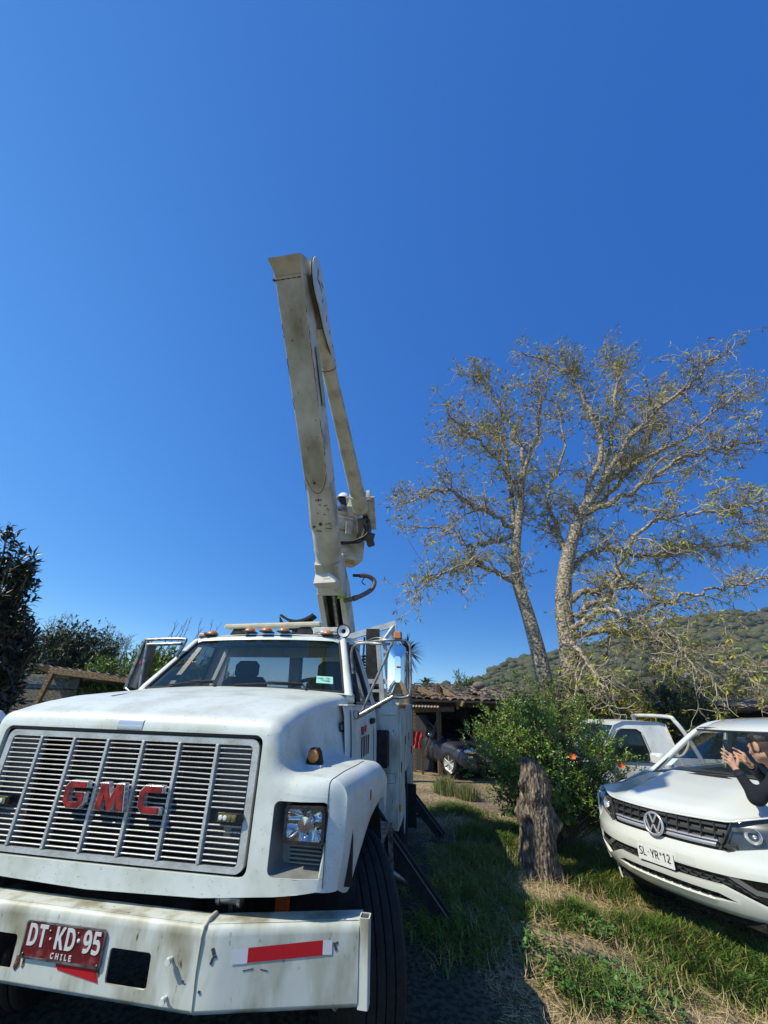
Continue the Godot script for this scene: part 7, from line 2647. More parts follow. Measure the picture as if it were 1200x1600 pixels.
	for s in [-1.0, 1.0]:
		bd.box(Vector3(s * 0.84, 0.82, -3.3), Vector3(0.04, 0.38, 2.5), Basis.IDENTITY, 0.01)
	bd.box(Vector3(0, 0.82, -2.06), Vector3(1.66, 0.38, 0.04))
	bd.box(Vector3(0, 0.82, -4.55), Vector3(1.72, 0.38, 0.04))
	part("load_bed", bd, paint, root)
	var ch := MB.new()
	ch.box(Vector3(0, 0.40, -2.0), Vector3(0.8, 0.16, 3.8))
	part("chassis", ch, M.black, root)

# dark hatchback parked under the shed roof, front to its own +z
func make_dark_car() -> void:
	var root := thing("dark_car", "dark blue-grey car with a silver-lit bonnet parked under the shed", "car", Vector3(3.62, 0.0, -12.2), Vector3(0, deg_to_rad(30.0), 0))
	var paint := mat(lin(0.030, 0.036, 0.060), 0.22, 0.35)
	paint.clearcoat_enabled = true
	var rows: Array = []
	# stations along the length: z, half width, sill y, belt y
	var st := [[0.0, 0.55, 0.28, 0.52], [-0.03, 0.70, 0.22, 0.62], [-0.18, 0.80, 0.20, 0.72], [-0.6, 0.85, 0.20, 0.83], [-1.1, 0.86, 0.20, 0.92], [-1.5, 0.86, 0.20, 0.96], [-2.6, 0.86, 0.20, 0.98], [-3.5, 0.83, 0.22, 1.0], [-3.85, 0.74, 0.28, 0.95], [-3.95, 0.6, 0.35, 0.85]]
	var body := MB.new()
	for q in st:
		var l := PackedVector3Array()
		for k in 24:
			var a := TAU * k / 24
			var cx := signf(cos(a)) * pow(absf(cos(a)), 0.45)
			var cy := signf(sin(a)) * pow(absf(sin(a)), 0.55)
			l.push_back(Vector3(q[1] * cx, lerpf(q[2], q[3], 0.5 + 0.5 * cy), q[0]))
		rows.append(l)
	body.grid(rows, true)
	body.fan(rows[0], Vector3(0, 0, 1))
	body.fan(rows[-1], Vector3(0, 0, -1))
	var cab: Array = []
	for q in [[-1.05, 0.72, 0.92], [-1.45, 0.70, 1.18], [-1.85, 0.64, 1.40], [-2.2, 0.61, 1.46], [-2.8, 0.60, 1.44], [-3.3, 0.62, 1.34], [-3.7, 0.68, 1.05]]:
		var l := PackedVector3Array()
		for u in [-1.0, -0.9, -0.6, 0.0, 0.6, 0.9, 1.0]:
			l.push_back(Vector3(u * q[1], q[2] - (0.05 if absf(u) > 0.95 else 0.0) - 0.02 * u * u, q[0]))
		cab.append(l)
	var roof := MB.new()
	roof.grid(cab.slice(2, 6), false, Vector3(0, 0, -2.5))
	for s in [-1.0, 1.0]:
		roof.tube([Vector3(s * 0.74, 0.93, -1.05), Vector3(s * 0.66, 1.30, -1.75), Vector3(s * 0.62, 1.41, -2.1), Vector3(s * 0.61, 1.40, -2.8), Vector3(s * 0.66, 1.28, -3.35), Vector3(s * 0.74, 0.98, -3.7)], 0.03, 8)
		roof.bar(Vector3(s * 0.80, 0.95, -2.4), Vector3(s * 0.62, 1.42, -2.45), 0.04, 0.08, Vector3.FORWARD)
	part("body", body, paint, root)
	part("roof", roof, paint, root)
	var g := MB.new()
	g.q(Vector3(-0.72, 0.93, -1.06), Vector3(0.72, 0.93, -1.06), Vector3(0.62, 1.40, -1.86), Vector3(-0.62, 1.40, -1.86), Vector3(0, 0, -3))
	part("windscreen", g, M.glass_dark, root)
	for s in [-1.0, 1.0]:
		var w := MB.new()
		w.q(Vector3(s * 0.80, 0.96, -1.35), Vector3(s * 0.80, 0.97, -3.5), Vector3(s * 0.63, 1.36, -3.2), Vector3(s * 0.63, 1.38, -1.95), Vector3(0, 1, -2.5))
		part("side_window", w, M.glass_dark, root)
		var hl := MB.new()
		hl.sphere(Vector3(s * 0.62, 0.66, -0.10), Vector3(0.20, 0.09, 0.16), Basis(Vector3.UP, s * 0.5), 16)
		part("headlight", hl, M.reflector, root)
		var mr := MB.new()
		mr.sphere(Vector3(s * 0.95, 1.0, -1.35), Vector3(0.12, 0.075, 0.07), Basis.IDENTITY, 14)
		mr.bar(Vector3(s * 0.78, 0.95, -1.4), Vector3(s * 0.90, 0.98, -1.36), 0.04, 0.04)
		part("door_mirror", mr, mat(lin(0.25, 0.27, 0.30), 0.2, 0.5), root)
		car_wheel(root, Vector3(s * 0.76, 0.30, -0.75), 0.31, 0.20, s, M.alu)
		car_wheel(root, Vector3(s * 0.76, 0.30, -3.2), 0.31, 0.20, s, M.alu)
	var gr := MB.new()
	gr.box(Vector3(0, 0.34, 0.0), Vector3(1.0, 0.10, 0.04), Basis.IDENTITY, 0.01)
	gr.box(Vector3(0, 0.60, -0.01), Vector3(0.7, 0.06, 0.05), Basis.IDENTITY, 0.01)
	part("grille", gr, M.blackgloss, root)
	var np := MB.new()
	np.box(Vector3(0, 0.46, 0.02), Vector3(0.36, 0.12, 0.01))
	var npn := part("number_plate", np, M.platewhite, root)
	var pt := MB.new()
	for k in 6:
		pt.box(Vector3(-0.13 + k * 0.052, 0.462, 0.027), Vector3(0.028, 0.06, 0.004))
	part("plate_marking", pt, M.ink, npn)

# ---------- shed on the right, lean-to on the left ----------
func plank(called: String, a: Vector3, b: Vector3, w: float, h: float, m: Material, par: Node3D, up := Vector3.UP) -> MeshInstance3D:
	var mb := MB.new()
	mb.bar(a - par.position, b - par.position, w, h, up, 0.006)
	return part(called, mb, m, par)

func wood(c: Color, sd: int) -> StandardMaterial3D:
	var m := tri(mat(c.linear_to_srgb(), 0.85), ntex(sd, 0.03, [G(0.55), Color(1, 0.98, 0.95)], [0.3, 0.75], 256), 1.0, M.fine, 0.5)
	m.uv1_scale = Vector3(1.2, 5.0, 5.0)
	return m

func make_sheds() -> void:
	var light := wood(Color(0.42, 0.29, 0.16), 71)
	var mid := wood(Color(0.22, 0.15, 0.09), 72)
	var old := wood(Color(0.13, 0.10, 0.075), 73)
	var sh := thing("open_shed", "long open-fronted timber shed with an old tiled roof over parked cars", "shed", Vector3(5.0, 0, -13.2))
	for q in [[2.36, -12.9, 2.42], [1.62, -13.0, 2.28], [5.2, -13.0, 1.85], [8.6, -13.2, 2.0], [11.5, -13.4, 2.05]]:
		plank("post", Vector3(q[0], -0.05, q[1]), Vector3(q[0], q[2], q[1]), 0.13, 0.13, mid, sh, Vector3.FORWARD)
	plank("brace", Vector3(1.9, 0.35, -12.95), Vector3(2.32, 1.35, -12.92), 0.09, 0.09, old, sh, Vector3.FORWARD)
	plank("brace", Vector3(1.66, 0.95, -12.97), Vector3(1.98, 0.35, -12.95), 0.07, 0.07, old, sh, Vector3.FORWARD)
	plank("beam", Vector3(1.45, 1.66, -12.78), Vector3(2.80, 1.72, -12.78), 0.09, 0.14, mid, sh)
	plank("beam", Vector3(1.4, 1.84, -13.05), Vector3(12.0, 1.92, -13.1), 0.12, 0.16, old, sh)
	plank("rafter", Vector3(2.40, 2.36, -13.05), Vector3(3.02, 1.86, -12.45), 0.08, 0.16, light, sh)
	plank("rafter", Vector3(1.78, 2.28, -13.05), Vector3(2.42, 2.06, -12.75), 0.08, 0.14, light, sh)
	plank("rafter", Vector3(2.90, 1.72, -12.7), Vector3(2.90, 2.05, -12.7), 0.08, 0.08, light, sh, Vector3.FORWARD)
	for k in 7:
		plank("rafter", Vector3(3.6 + k * 1.25, 2.46, -15.2), Vector3(3.6 + k * 1.25, 1.88, -12.5), 0.07, 0.12, old, sh)
	# little corrugated sheet in front
	var cg := MB.new()
	var rows: Array = []
	for j in 3:
		var l := PackedVector3Array()
		for k in 41:
			l.push_back(Vector3(1.45 + 0.85 * k / 40.0, 1.86 + 0.018 * sin(k * 1.5) - 0.05 * j, -12.75 + 0.22 * j) - sh.position)
		rows.append(l)
	cg.grid(rows, false, Vector3(0, -9, 0))
	part("corrugated_sheet", cg, tri(mat(lin(0.26, 0.22, 0.18), 0.7), M.grime, 1.5), sh)
	# roof deck and tiles
	var dk := MB.new()
	dk.bar(Vector3(7.0, 2.44, -15.6) - sh.position, Vector3(7.0, 1.94, -12.45) - sh.position, 11.2, 0.06)
	dk.bar(Vector3(7.0, 2.44, -15.6) - sh.position, Vector3(7.0, 1.5, -18.6) - sh.position, 11.2, 0.06)
	dk.box(Vector3(7.0, 1.0, -18.4) - sh.position, Vector3(11.2, 2.0, 0.1))
	dk.box(Vector3(1.5, 0.9, -16.2) - sh.position, Vector3(0.1, 2.2, 4.4))
	dk.box(Vector3(12.6, 0.9, -15.6) - sh.position, Vector3(0.1, 2.2, 5.8))
	part("roof_deck", dk, old, sh)
	var tl := MB.new()
	var l0 := PackedVector3Array()
	var l1 := PackedVector3Array()
	for k in 7:
		var a := PI * k / 6.0
		l0.push_back(Vector3(-cos(a) * 0.115, sin(a) * 0.07, 0.27))
		l1.push_back(Vector3(-cos(a) * 0.095, sin(a) * 0.055, -0.27))
	tl.grid([l0, l1], false, Vector3(0, -1, 0))
	var l2 := PackedVector3Array()
	for p in l0:
		l2.push_back(p + Vector3(0, -0.02, 0))
	tl.grid([l0, l2], false, Vector3(0, 0, -1))
	var tm := tl.mesh()
	var tms: Array = []
	for c in [Color(0.27, 0.19, 0.14), Color(0.22, 0.17, 0.14), Color(0.36, 0.28, 0.22), Color(0.15, 0.13, 0.115)]:
		tms.append(tri(mat(c.linear_to_srgb(), 0.9), ntex(74, 0.03, [G(0.5), G(1.0)], [0.3, 0.7], 256) if tms.is_empty() else tms[0].albedo_texture, 2.0))
	var r := RandomNumberGenerator.new()
	r.seed = 75
	var sl := atan2(0.5, 3.15)
	for j in 6:
		for i in 47:
			if r.randf() < 0.05:
				continue
			var x := 1.55 + i * 0.232
			var t := (j + 0.5) / 6.0
			var p := Vector3(x + r.randf_range(-0.015, 0.015), lerpf(1.975, 2.475, t) + r.randf_range(-0.008, 0.012), lerpf(-12.45, -15.6, t))
			part("roof_tile", tm, tms[r.randi() % 4], sh, Transform3D(Basis(Vector3.RIGHT, sl + r.randf_range(-0.09, 0.09)) * Basis(Vector3.UP, r.randf_range(-0.16, 0.16)) * Basis(Vector3.BACK, r.randf_range(-0.15, 0.15)), p - sh.position))
	var db := MB.new()
	for i in 170:
		var t := r.randf()
		var x := r.randf_range(1.6, 5.5)
		var p := Vector3(x, lerpf(2.06, 2.54, t), lerpf(-12.5, -15.4, t)) - sh.position
		var d := Vector3(r.randf_range(-1, 1), r.randf_range(-0.05, 0.15), r.randf_range(-0.3, 0.3)) * r.randf_range(0.1, 0.4)
		db.bar(p, p + d, r.randf_range(0.02, 0.07), r.randf_range(0.012, 0.03))
	stuff(part("roof_debris", db, old, sh))
	var rk := MB.new()
	rk.sphere(Vector3(4.05, 2.50, -14.4) - sh.position, Vector3(0.22, 0.13, 0.18), Basis.IDENTITY, 12)
	part("stone", rk, tri(mat(lin(0.16, 0.14, 0.12), 0.9), M.grime, 3.0), sh)
	# second roof at the far right
	var s2 := thing("low_roof", "low rusty-edged shed roof under the branches at the right edge", "shed", Vector3(12.6, 0, -14.0))
	plank("roof_slab", Vector3(10.6, 1.92, -14.2), Vector3(15.2, 2.45, -14.2), 1.8, 0.07, wood(Color(0.26, 0.25, 0.24), 76), s2)
	plank("fascia", Vector3(10.6, 1.80, -13.28), Vector3(15.2, 2.30, -13.28), 0.05, 0.20, wood(Color(0.20, 0.075, 0.035), 77), s2)
	for x in [11.2, 14.4]:
		plank("post", Vector3(x, -0.1, -13.6), Vector3(x, 1.9, -13.6), 0.12, 0.12, old, s2, Vector3.FORWARD)
	var bw := MB.new()
	bw.box(Vector3(0.6, 0.85, -0.8), Vector3(5.0, 1.7, 0.08))
	part("back_wall", bw, old, s2)
	# red machine and clutter by the post
	var red := thing("red_jacket", "red cloth hanging on the shed's side behind the truck's body", "cloth", Vector3(1.62, 0.0, -12.4))
	var rj := MB.new()
	var rws: Array = []
	for j in 9:
		var l := PackedVector3Array()
		for k in 9:
			var u := k / 8.0 - 0.5
			l.push_back(Vector3(u * (0.26 + 0.05 * sin(j * 0.9)), 1.10 - j * 0.055, 0.05 * sin(k * 1.7 + j * 0.5)))
		rws.append(l)
	rj.grid(rws, false, Vector3(0, 0.9, -3))
	part("cloth", rj, mat(lin(0.42, 0.03, 0.025), 0.8), red)
	var rl := MB.new()
	rl.bar(Vector3(-0.15, 1.11, 0), Vector3(0.2, 1.11, 0), 0.04, 0.04)
	rl.bar(Vector3(0.16, 1.12, 0), Vector3(0.16, 0, 0), 0.05, 0.05, Vector3.FORWARD)
	part("hanging_rail", rl, old, red)
	var bx := thing("white_rag", "small white rag on the ground at the foot of the shed post", "rag", Vector3(2.62, 0.05, -12.4))
	var rg := MB.new()
	rws = []
	for j in 6:
		var l := PackedVector3Array()
		for k in 7:
			l.push_back(Vector3((k - 3) * 0.045, 0.05 * absf(sin(k * 1.3 + j)) + 0.03 * j * (5 - j) * 0.2, (j - 2.5) * 0.05))
		rws.append(l)
	rg.grid(rws, false, Vector3(0, -3, 0))
	part("cloth", rg, mat(lin(0.62, 0.62, 0.60), 0.8), bx)
	# tarpaulin-like panel leaning inside the shed
	var pn := thing("tarpaulin", "dark grey tarpaulin leaning on the brace inside the shed's open end", "tarpaulin", Vector3(1.95, 0, -13.3))
	var pb := MB.new()
	pb.ext(V2([-0.32, 0.0, 0.30, 0.0, 0.34, 0.9, 0.10, 1.55, -0.30, 1.50]), 0.03, Transform3D(Basis(Vector3.RIGHT, -0.12), Vector3.ZERO))
	part("sheet", pb, mat(lin(0.055, 0.055, 0.06), 0.8), pn)

	# lean-to at the left: corrugated roof on a light timber beam
	var lt := thing("lean_to", "lean-to with a wavy corrugated roof on a pale timber beam left of the truck", "shed", Vector3(-6.5, 0, -10.2))
	plank("beam", Vector3(-7.36, 2.36, -9.87), Vector3(-3.9, 2.04, -9.97), 0.07, 0.15, light, lt)
	plank("post", Vector3(-7.26, 2.34, -9.88), Vector3(-7.95, 0.0, -10.0), 0.10, 0.10, light, lt, Vector3.FORWARD)
	plank("post", Vector3(-3.9, 2.05, -9.97), Vector3(-3.85, 0.0, -10.0), 0.10, 0.10, mid, lt, Vector3.FORWARD)
	plank("post", Vector3(-6.72, 2.0, -8.42), Vector3(-7.6, 0.0, -8.5), 0.10, 0.08, old, lt, Vector3.FORWARD)
	var rf := MB.new()
	rows = []
	for j in 2:
		var l := PackedVector3Array()
		for k in 161:
			var x := lerpf(-8.2, -3.6, k / 160.0)
			l.push_back(Vector3(x, 2.455 + (-7.36 - x) * 0.0925 + 0.022 * sin(k * 0.78) - 0.30 * j, -9.865 - 1.9 * j) - lt.position)
		rows.append(l)
	rf.grid(rows, false, Vector3(0, -9, 0))
	part("corrugated_roof", rf, tri(mat(lin(0.42, 0.43, 0.44), 0.5), M.grime, 1.0), lt)
	var fn := thing("board_fence", "grey weathered fence of horizontal boards behind the lean-to", "fence", Vector3(-9.2, 0, -11.1))
	var fm := wood(Color(0.24, 0.22, 0.19), 78)
	var fb := wood(Color(0.20, 0.24, 0.27), 79)
	for k in 7:
		var y := 0.30 + k * 0.30
		var pl := MB.new()
		pl.box(Vector3(0.2, y, 0.02 * (k % 2)), Vector3(3.2, 0.285, 0.03), Basis(Vector3.BACK, R.randf_range(-0.012, 0.012)), 0.006)
		part("board", pl, fb if k == 6 else fm, fn)
	plank("rail", Vector3(-9.6, 2.30, -10.98), Vector3(-7.6, 2.25, -10.98), 0.05, 0.07, wood(Color(0.36, 0.32, 0.27), 80), fn)
	for x in [-10.5, -8.9, -7.45]:
		plank("post", Vector3(x, 0, -11.16), Vector3(x, 2.3, -11.16), 0.09, 0.09, old, fn, Vector3.FORWARD)
	# pale tank just inside the left edge
	var tk := MB.new()
	tk.lathe([Vector2(0, 1.66), Vector2(0.10, 1.655), Vector2(0.28, 1.60), Vector2(0.38, 1.50), Vector2(0.40, 1.35), Vector2(0.395, 0.0)], Transform3D(Basis.IDENTITY, Vector3(-4.42, 0.0, -4.9)), 32)
	solo("water_tank", tk, mat(lin(0.50, 0.58, 0.62), 0.4), "pale blue-white rounded tank just showing at the left edge", "tank")

# ---------- people: one continuous surface meshed from smoothly joined bones ----------
# bone: [a, b, ra, rb] tapered, or [centre, radii, basis] ellipsoid
func flesh(mb: MB, bones: Array, cell: float, k: float, paint: Callable) -> void:
	var lo := Vector3.ONE * 1e9
	var hi := -lo
	for b in bones:
		if b.size() == 4:
			var r: float = maxf(b[2], b[3])
			lo = lo.min(b[0] - Vector3.ONE * r).min(b[1] - Vector3.ONE * r)
			hi = hi.max(b[0] + Vector3.ONE * r).max(b[1] + Vector3.ONE * r)
		else:
			var r: float = maxf(b[1].x, maxf(b[1].y, b[1].z))
			lo = lo.min(b[0] - Vector3.ONE * r)
			hi = hi.max(b[0] + Vector3.ONE * r)
	lo -= Vector3.ONE * cell * 3.0
	hi += Vector3.ONE * cell * 3.0
	var nx := int((hi.x - lo.x) / cell) + 2
	var ny := int((hi.y - lo.y) / cell) + 2
	var nz := int((hi.z - lo.z) / cell) + 2
	var F := PackedFloat32Array()
	F.resize(nx * ny * nz)
	F.fill(1.0)
	for b in bones:
		var bl: Vector3
		var bh: Vector3
		var cap: bool = b.size() == 4
		if cap:
			var r: float = maxf(b[2], b[3])
			bl = b[0].min(b[1]) - Vector3.ONE * r
			bh = b[0].max(b[1]) + Vector3.ONE * r
		else:
			var r: float = maxf(b[1].x, maxf(b[1].y, b[1].z))
			bl = b[0] - Vector3.ONE * r
			bh = b[0] + Vector3.ONE * r
		var mg := k + cell * 2.0
		var i0 := maxi(0, int((bl.x - mg - lo.x) / cell)); var i1 := mini(nx - 1, int((bh.x + mg - lo.x) / cell) + 1)
		var j0 := maxi(0, int((bl.y - mg - lo.y) / cell)); var j1 := mini(ny - 1, int((bh.y + mg - lo.y) / cell) + 1)
		var l0 := maxi(0, int((bl.z - mg - lo.z) / cell)); var l1 := mini(nz - 1, int((bh.z + mg - lo.z) / cell) + 1)
		var A: Vector3 = b[0]
		var ab := Vector3.ZERO
		var inv := Basis.IDENTITY
		var rv := Vector3.ONE
		var ll := 1.0
		var ra := 0.0
		var rb := 0.0
		var rm := 1.0
		if cap:
			ab = b[1] - A
			ll = maxf(ab.length_squared(), 1e-9)
			ra = b[2]; rb = b[3]
		else:
			inv = (b[2] as Basis).inverse()
			rv = b[1]
			rm = minf(rv.x, minf(rv.y, rv.z))
		for l in range(l0, l1 + 1):
			for j in range(j0, j1 + 1):
				var at := (l * ny + j) * nx
				for i in range(i0, i1 + 1):
					var p := lo + Vector3(i, j, l) * cell - A
					var d: float
					if cap:
						var t := clampf(p.dot(ab) / ll, 0.0, 1.0)
						d = (p - ab * t).length() - lerpf(ra, rb, t)
					else:
						d = ((inv * p) / rv).length() * rm - rm
					var f := F[at + i]
					var h := maxf(k - absf(f - d), 0.0) / k
					F[at + i] = minf(f, d) - h * h * k * 0.25
	var id := {}
	var P := PackedVector3Array()
	var N := PackedVector3Array()
	var off := [0, 1, nx, nx + 1, nx * ny, nx * ny + 1, nx * ny + nx, nx * ny + nx + 1]
	var cn := [Vector3(0, 0, 0), Vector3(1, 0, 0), Vector3(0, 1, 0), Vector3(1, 1, 0), Vector3(0, 0, 1), Vector3(1, 0, 1), Vector3(0, 1, 1), Vector3(1, 1, 1)]
	var ed := [[0, 1], [2, 3], [4, 5], [6, 7], [0, 2], [1, 3], [4, 6], [5, 7], [0, 4], [1, 5], [2, 6], [3, 7]]
	for l in nz - 1:
		for j in ny - 1:
			for i in nx - 1:
				var at := (l * ny + j) * nx + i
				if absf(F[at]) > cell * 2.5:
					continue
				var neg := 0
				for q in 8:
					if F[at + off[q]] < 0.0:
						neg += 1
				if neg == 0 or neg == 8:
					continue
				var s := Vector3.ZERO
				var c := 0
				for e in ed:
					var a: float = F[at + off[e[0]]]
					var b2: float = F[at + off[e[1]]]
					if (a < 0.0) != (b2 < 0.0):
						s += cn[e[0]].lerp(cn[e[1]], a / (a - b2))
						c += 1
				id[at] = P.size()
				P.push_back(lo + (Vector3(i, j, l) + s / c) * cell)
				N.push_back(Vector3(F[at + 1] + F[at + off[3]] + F[at + off[5]] + F[at + off[7]] - F[at] - F[at + off[2]] - F[at + off[4]] - F[at + off[6]],
					F[at + off[2]] + F[at + off[3]] + F[at + off[6]] + F[at + off[7]] - F[at] - F[at + off[1]] - F[at + off[4]] - F[at + off[5]],
					F[at + off[4]] + F[at + off[5]] + F[at + off[6]] + F[at + off[7]] - F[at] - F[at + off[1]] - F[at + off[2]] - F[at + off[3]]).normalized())
	var st := [1, nx, nx * ny]
	for at in id:
		for ax in 3:
			if (F[at] < 0.0) == (F[at + st[ax]] < 0.0):
				continue
			var u: int = st[(ax + 1) % 3]
			var w: int = st[(ax + 2) % 3]
			if not (id.has(at - u) and id.has(at - w) and id.has(at - u - w)):
				continue
			var q: Array = [id[at], id[at - u], id[at - u - w], id[at - w]]
			mb.col = paint.call(P[q[0]])
			mb.tn(P[q[0]], P[q[1]], P[q[2]], N[q[0]], N[q[1]], N[q[2]])
			mb.tn(P[q[0]], P[q[2]], P[q[3]], N[q[0]], N[q[2]], N[q[3]])

func head_bones(c: Vector3, b: Basis, s := 1.0) -> Array:
	# b: x to the person's left, y up, z where the face looks
	var o: Array = []
	o.append([c + b * Vector3(0, 0.028, -0.012) * s, Vector3(0.076, 0.098, 0.096) * s, b])
	o.append([c + b * Vector3(0, -0.045, 0.030) * s, Vector3(0.058, 0.072, 0.066) * s, b])
	o.append([c + b * Vector3(-0.045, -0.065, -0.002) * s, c + b * Vector3(0, -0.100, 0.066) * s, 0.024 * s, 0.022 * s])
	o.append([c + b * Vector3(0.045, -0.065, -0.002) * s, c + b * Vector3(0, -0.100, 0.066) * s, 0.024 * s, 0.022 * s])
	o.append([c + b * Vector3(0, 0.012, 0.088) * s, c + b * Vector3(0, -0.030, 0.108) * s, 0.010 * s, 0.015 * s])
	o.append([c + b * Vector3(-0.022, -0.066, 0.082) * s, c + b * Vector3(0.022, -0.066, 0.082) * s, 0.009 * s, 0.009 * s])
	for q in [-1.0, 1.0]:
		o.append([c + b * Vector3(q * 0.033, 0.026, 0.080) * s, c + b * Vector3(q * 0.016, 0.027, 0.086) * s, 0.010 * s, 0.009 * s])
		o.append([c + b * Vector3(q * 0.040, -0.022, 0.066) * s, c + b * Vector3(q * 0.055, -0.016, 0.040) * s, 0.018 * s, 0.018 * s])
		o.append([c + b * Vector3(q * 0.080, 0.018, -0.014) * s, Vector3(0.011, 0.026, 0.017) * s, b * Basis(Vector3.UP, q * -0.5)])
		o.append([c + b * Vector3(q * 0.078, -0.014, -0.008) * s, Vector3(0.009, 0.014, 0.010) * s, b])
	return o

func make_phone_man() -> void:
	var root := thing("person", "person in a navy jacket leaning over the white pickup's bonnet with a phone", "person", Vector3(4.22, -0.18, -3.66))
	var o := root.position
	var W := func(x: float, y: float, z: float) -> Vector3: return Vector3(x, y, z) - o
	var skin := Color(0.47, 0.27, 0.18)
	var navy := Color(0.010, 0.012, 0.021)
	var jean := Color(0.03, 0.035, 0.05)
	var shoe := Color(0.03, 0.028, 0.026)
	var mb := MB.new()
	mb.use_col = true
	var jk := MB.new()
	jk.use_col = true
	var neck: Vector3 = W.call(3.695, 1.368, -3.955)
	var chest: Vector3 = W.call(3.87, 1.25, -3.87)
	var pel: Vector3 = W.call(4.22, 0.93, -3.66)
	var shL: Vector3 = W.call(3.60, 1.275, -3.81)
	var elL: Vector3 = W.call(3.395, 1.112, -3.865)
	var wrL: Vector3 = W.call(3.366, 1.311, -3.959)
	var shR: Vector3 = W.call(3.98, 1.325, -4.09)
	var elR: Vector3 = W.call(3.88, 1.16, -4.25)
	var wrR: Vector3 = W.call(3.624, 1.341, -4.097)
	var b: Array = [
		[neck + Vector3(0.01, -0.01, 0.0), chest, 0.062, 0.125], [chest, pel, 0.140, 0.130],
		[chest + (shL - chest) * 0.35, chest + (shR - chest) * 0.35, 0.115, 0.115],
		[chest + Vector3(0.02, 0.05, 0), shL, 0.10, 0.072], [chest + Vector3(0.02, 0.05, 0), shR, 0.10, 0.072],
		[shL, elL, 0.066, 0.050], [elL, elL.lerp(wrL, 0.93), 0.050, 0.035],
		[shR, elR, 0.066, 0.050], [elR, elR.lerp(wrR, 0.90), 0.050, 0.035],
	]
	for s in [-1.0, 1.0]:
		var hip := pel + Vector3(0.10 * s * 0.9, -0.03, -0.06 * s)
		var knee := hip + Vector3(-0.05 + 0.02 * s, -0.46, 0.02)
		var ank := knee + Vector3(0.03, -0.46, -0.01)
		ank.y = 0.07
		b.append([hip, knee, 0.092, 0.062])
		b.append([knee, ank, 0.062, 0.042])
		b.append([ank + Vector3(0, -0.03, 0), ank + Vector3(-0.08, -0.035, -0.15), 0.045, 0.038])
	var pelf := pel
	b.append([W.call(3.70, 1.405, -3.985), chest, 0.078, 0.135])
	b.append([W.call(3.70, 1.405, -3.985), shR, 0.075, 0.08])
	flesh(jk, b, 0.013, 0.05, func(p: Vector3) -> Color:
		if p.y < 0.10: return shoe
		if p.y < pelf.y - 0.10: return jean
		return navy)
	# collar
	var hf := Vector3(-0.28, -0.20, -0.94).normalized()
	var hx := Vector3.UP.cross(hf).normalized()
	var hb := Basis(hx, hf.cross(hx), hf)
	var hc: Vector3 = W.call(3.614, 1.500, -3.934)
	var hbones := head_bones(hc, hb, 0.90)
	hbones.append([hc + hb * Vector3(0, -0.05, -0.03), neck + Vector3(0, -0.02, 0), 0.052, 0.058])
	flesh(mb, hbones, 0.0045, 0.022, func(p: Vector3) -> Color:
		var q: Vector3 = hb.inverse() * (p - hc)
		if q.z > 0.076 and absf(q.y + 0.060) < 0.010 and absf(q.x) < 0.026: return Color(0.40, 0.17, 0.13)
		if q.z < 0.036 and q.y > (-0.085 if q.z < -0.045 else -0.035) and absf(q.x) < 0.0705: return Color(0.050, 0.033, 0.025)
		if q.z > 0.02 and q.y > 0.015 and q.y < 0.030 and absf(absf(q.x) - 0.03) < 0.016 and q.z > 0.07: return Color(0.05, 0.035, 0.03)
		return skin)
	# left hand: back of the hand towards us, fingers reaching over the phone's edge
	var hl: Array = [[elL.lerp(wrL, 0.85), wrL, 0.027, 0.025]]
	var G3 := func(a: Array) -> Array:
		var q: Array = V3(a)
		for i in q.size():
			q[i] -= o
		return q
	var kn: Array = G3.call([3.379, 1.436, -4.000, 3.355, 1.410, -3.993, 3.346, 1.384, -3.992, 3.351, 1.357, -3.996])
	var m1: Array = G3.call([3.353, 1.461, -4.012, 3.330, 1.434, -4.011, 3.325, 1.402, -4.012, 3.331, 1.371, -4.012])
	var tp: Array = G3.call([3.349, 1.479, -4.043, 3.332, 1.449, -4.043, 3.333, 1.414, -4.044, 3.335, 1.380, -4.040])
	for i in 4:
		hl.append([wrL, kn[i], 0.020, 0.0125 - i * 0.0006])
		hl.append([kn[i], m1[i], 0.0108 - i * 0.0006, 0.0092 - i * 0.0005])
		hl.append([m1[i], tp[i], 0.0092 - i * 0.0005, 0.0075 - i * 0.0004])
		if i < 3:
			hl.append([kn[i].lerp(wrL, 0.15), kn[i + 1].lerp(wrL, 0.15), 0.0125, 0.0125])
	var th: Array = G3.call([3.381, 1.352, -3.966, 3.432, 1.391, -3.994, 3.456, 1.425, -4.025, 3.457, 1.444, -4.050])
	hl.append([th[0], th[1], 0.015, 0.0125]); hl.append([th[1], th[2], 0.0115, 0.010]); hl.append([th[2], th[3], 0.010, 0.008])
	flesh(mb, hl, 0.0033, 0.008, func(_p: Vector3) -> Color: return skin)
	# right hand behind, its index along the phone's far edge
	var hr: Array = [[elR.lerp(wrR, 0.82), wrR, 0.028, 0.025]]
	var k2: Array = G3.call([3.594, 1.436, -4.106, 3.569, 1.415, -4.092, 3.556, 1.394, -4.083, 3.556, 1.373, -4.080])
	var m2: Array = G3.call([3.583, 1.459, -4.140, 3.571, 1.429, -4.140, 3.556, 1.400, -4.129, 3.550, 1.374, -4.117])
	var t2: Array = G3.call([3.540, 1.480, -4.143, 3.552, 1.445, -4.161, 3.545, 1.407, -4.158, 3.533, 1.379, -4.136])
	for i in 4:
		hr.append([wrR, k2[i], 0.020, 0.0125 - i * 0.0006])
		hr.append([k2[i], m2[i], 0.0108 - i * 0.0006, 0.0092 - i * 0.0005])
		hr.append([m2[i], t2[i], 0.0092 - i * 0.0005, 0.0075 - i * 0.0004])
		if i < 3:
			hr.append([k2[i].lerp(wrR, 0.15), k2[i + 1].lerp(wrR, 0.15), 0.0125, 0.0125])
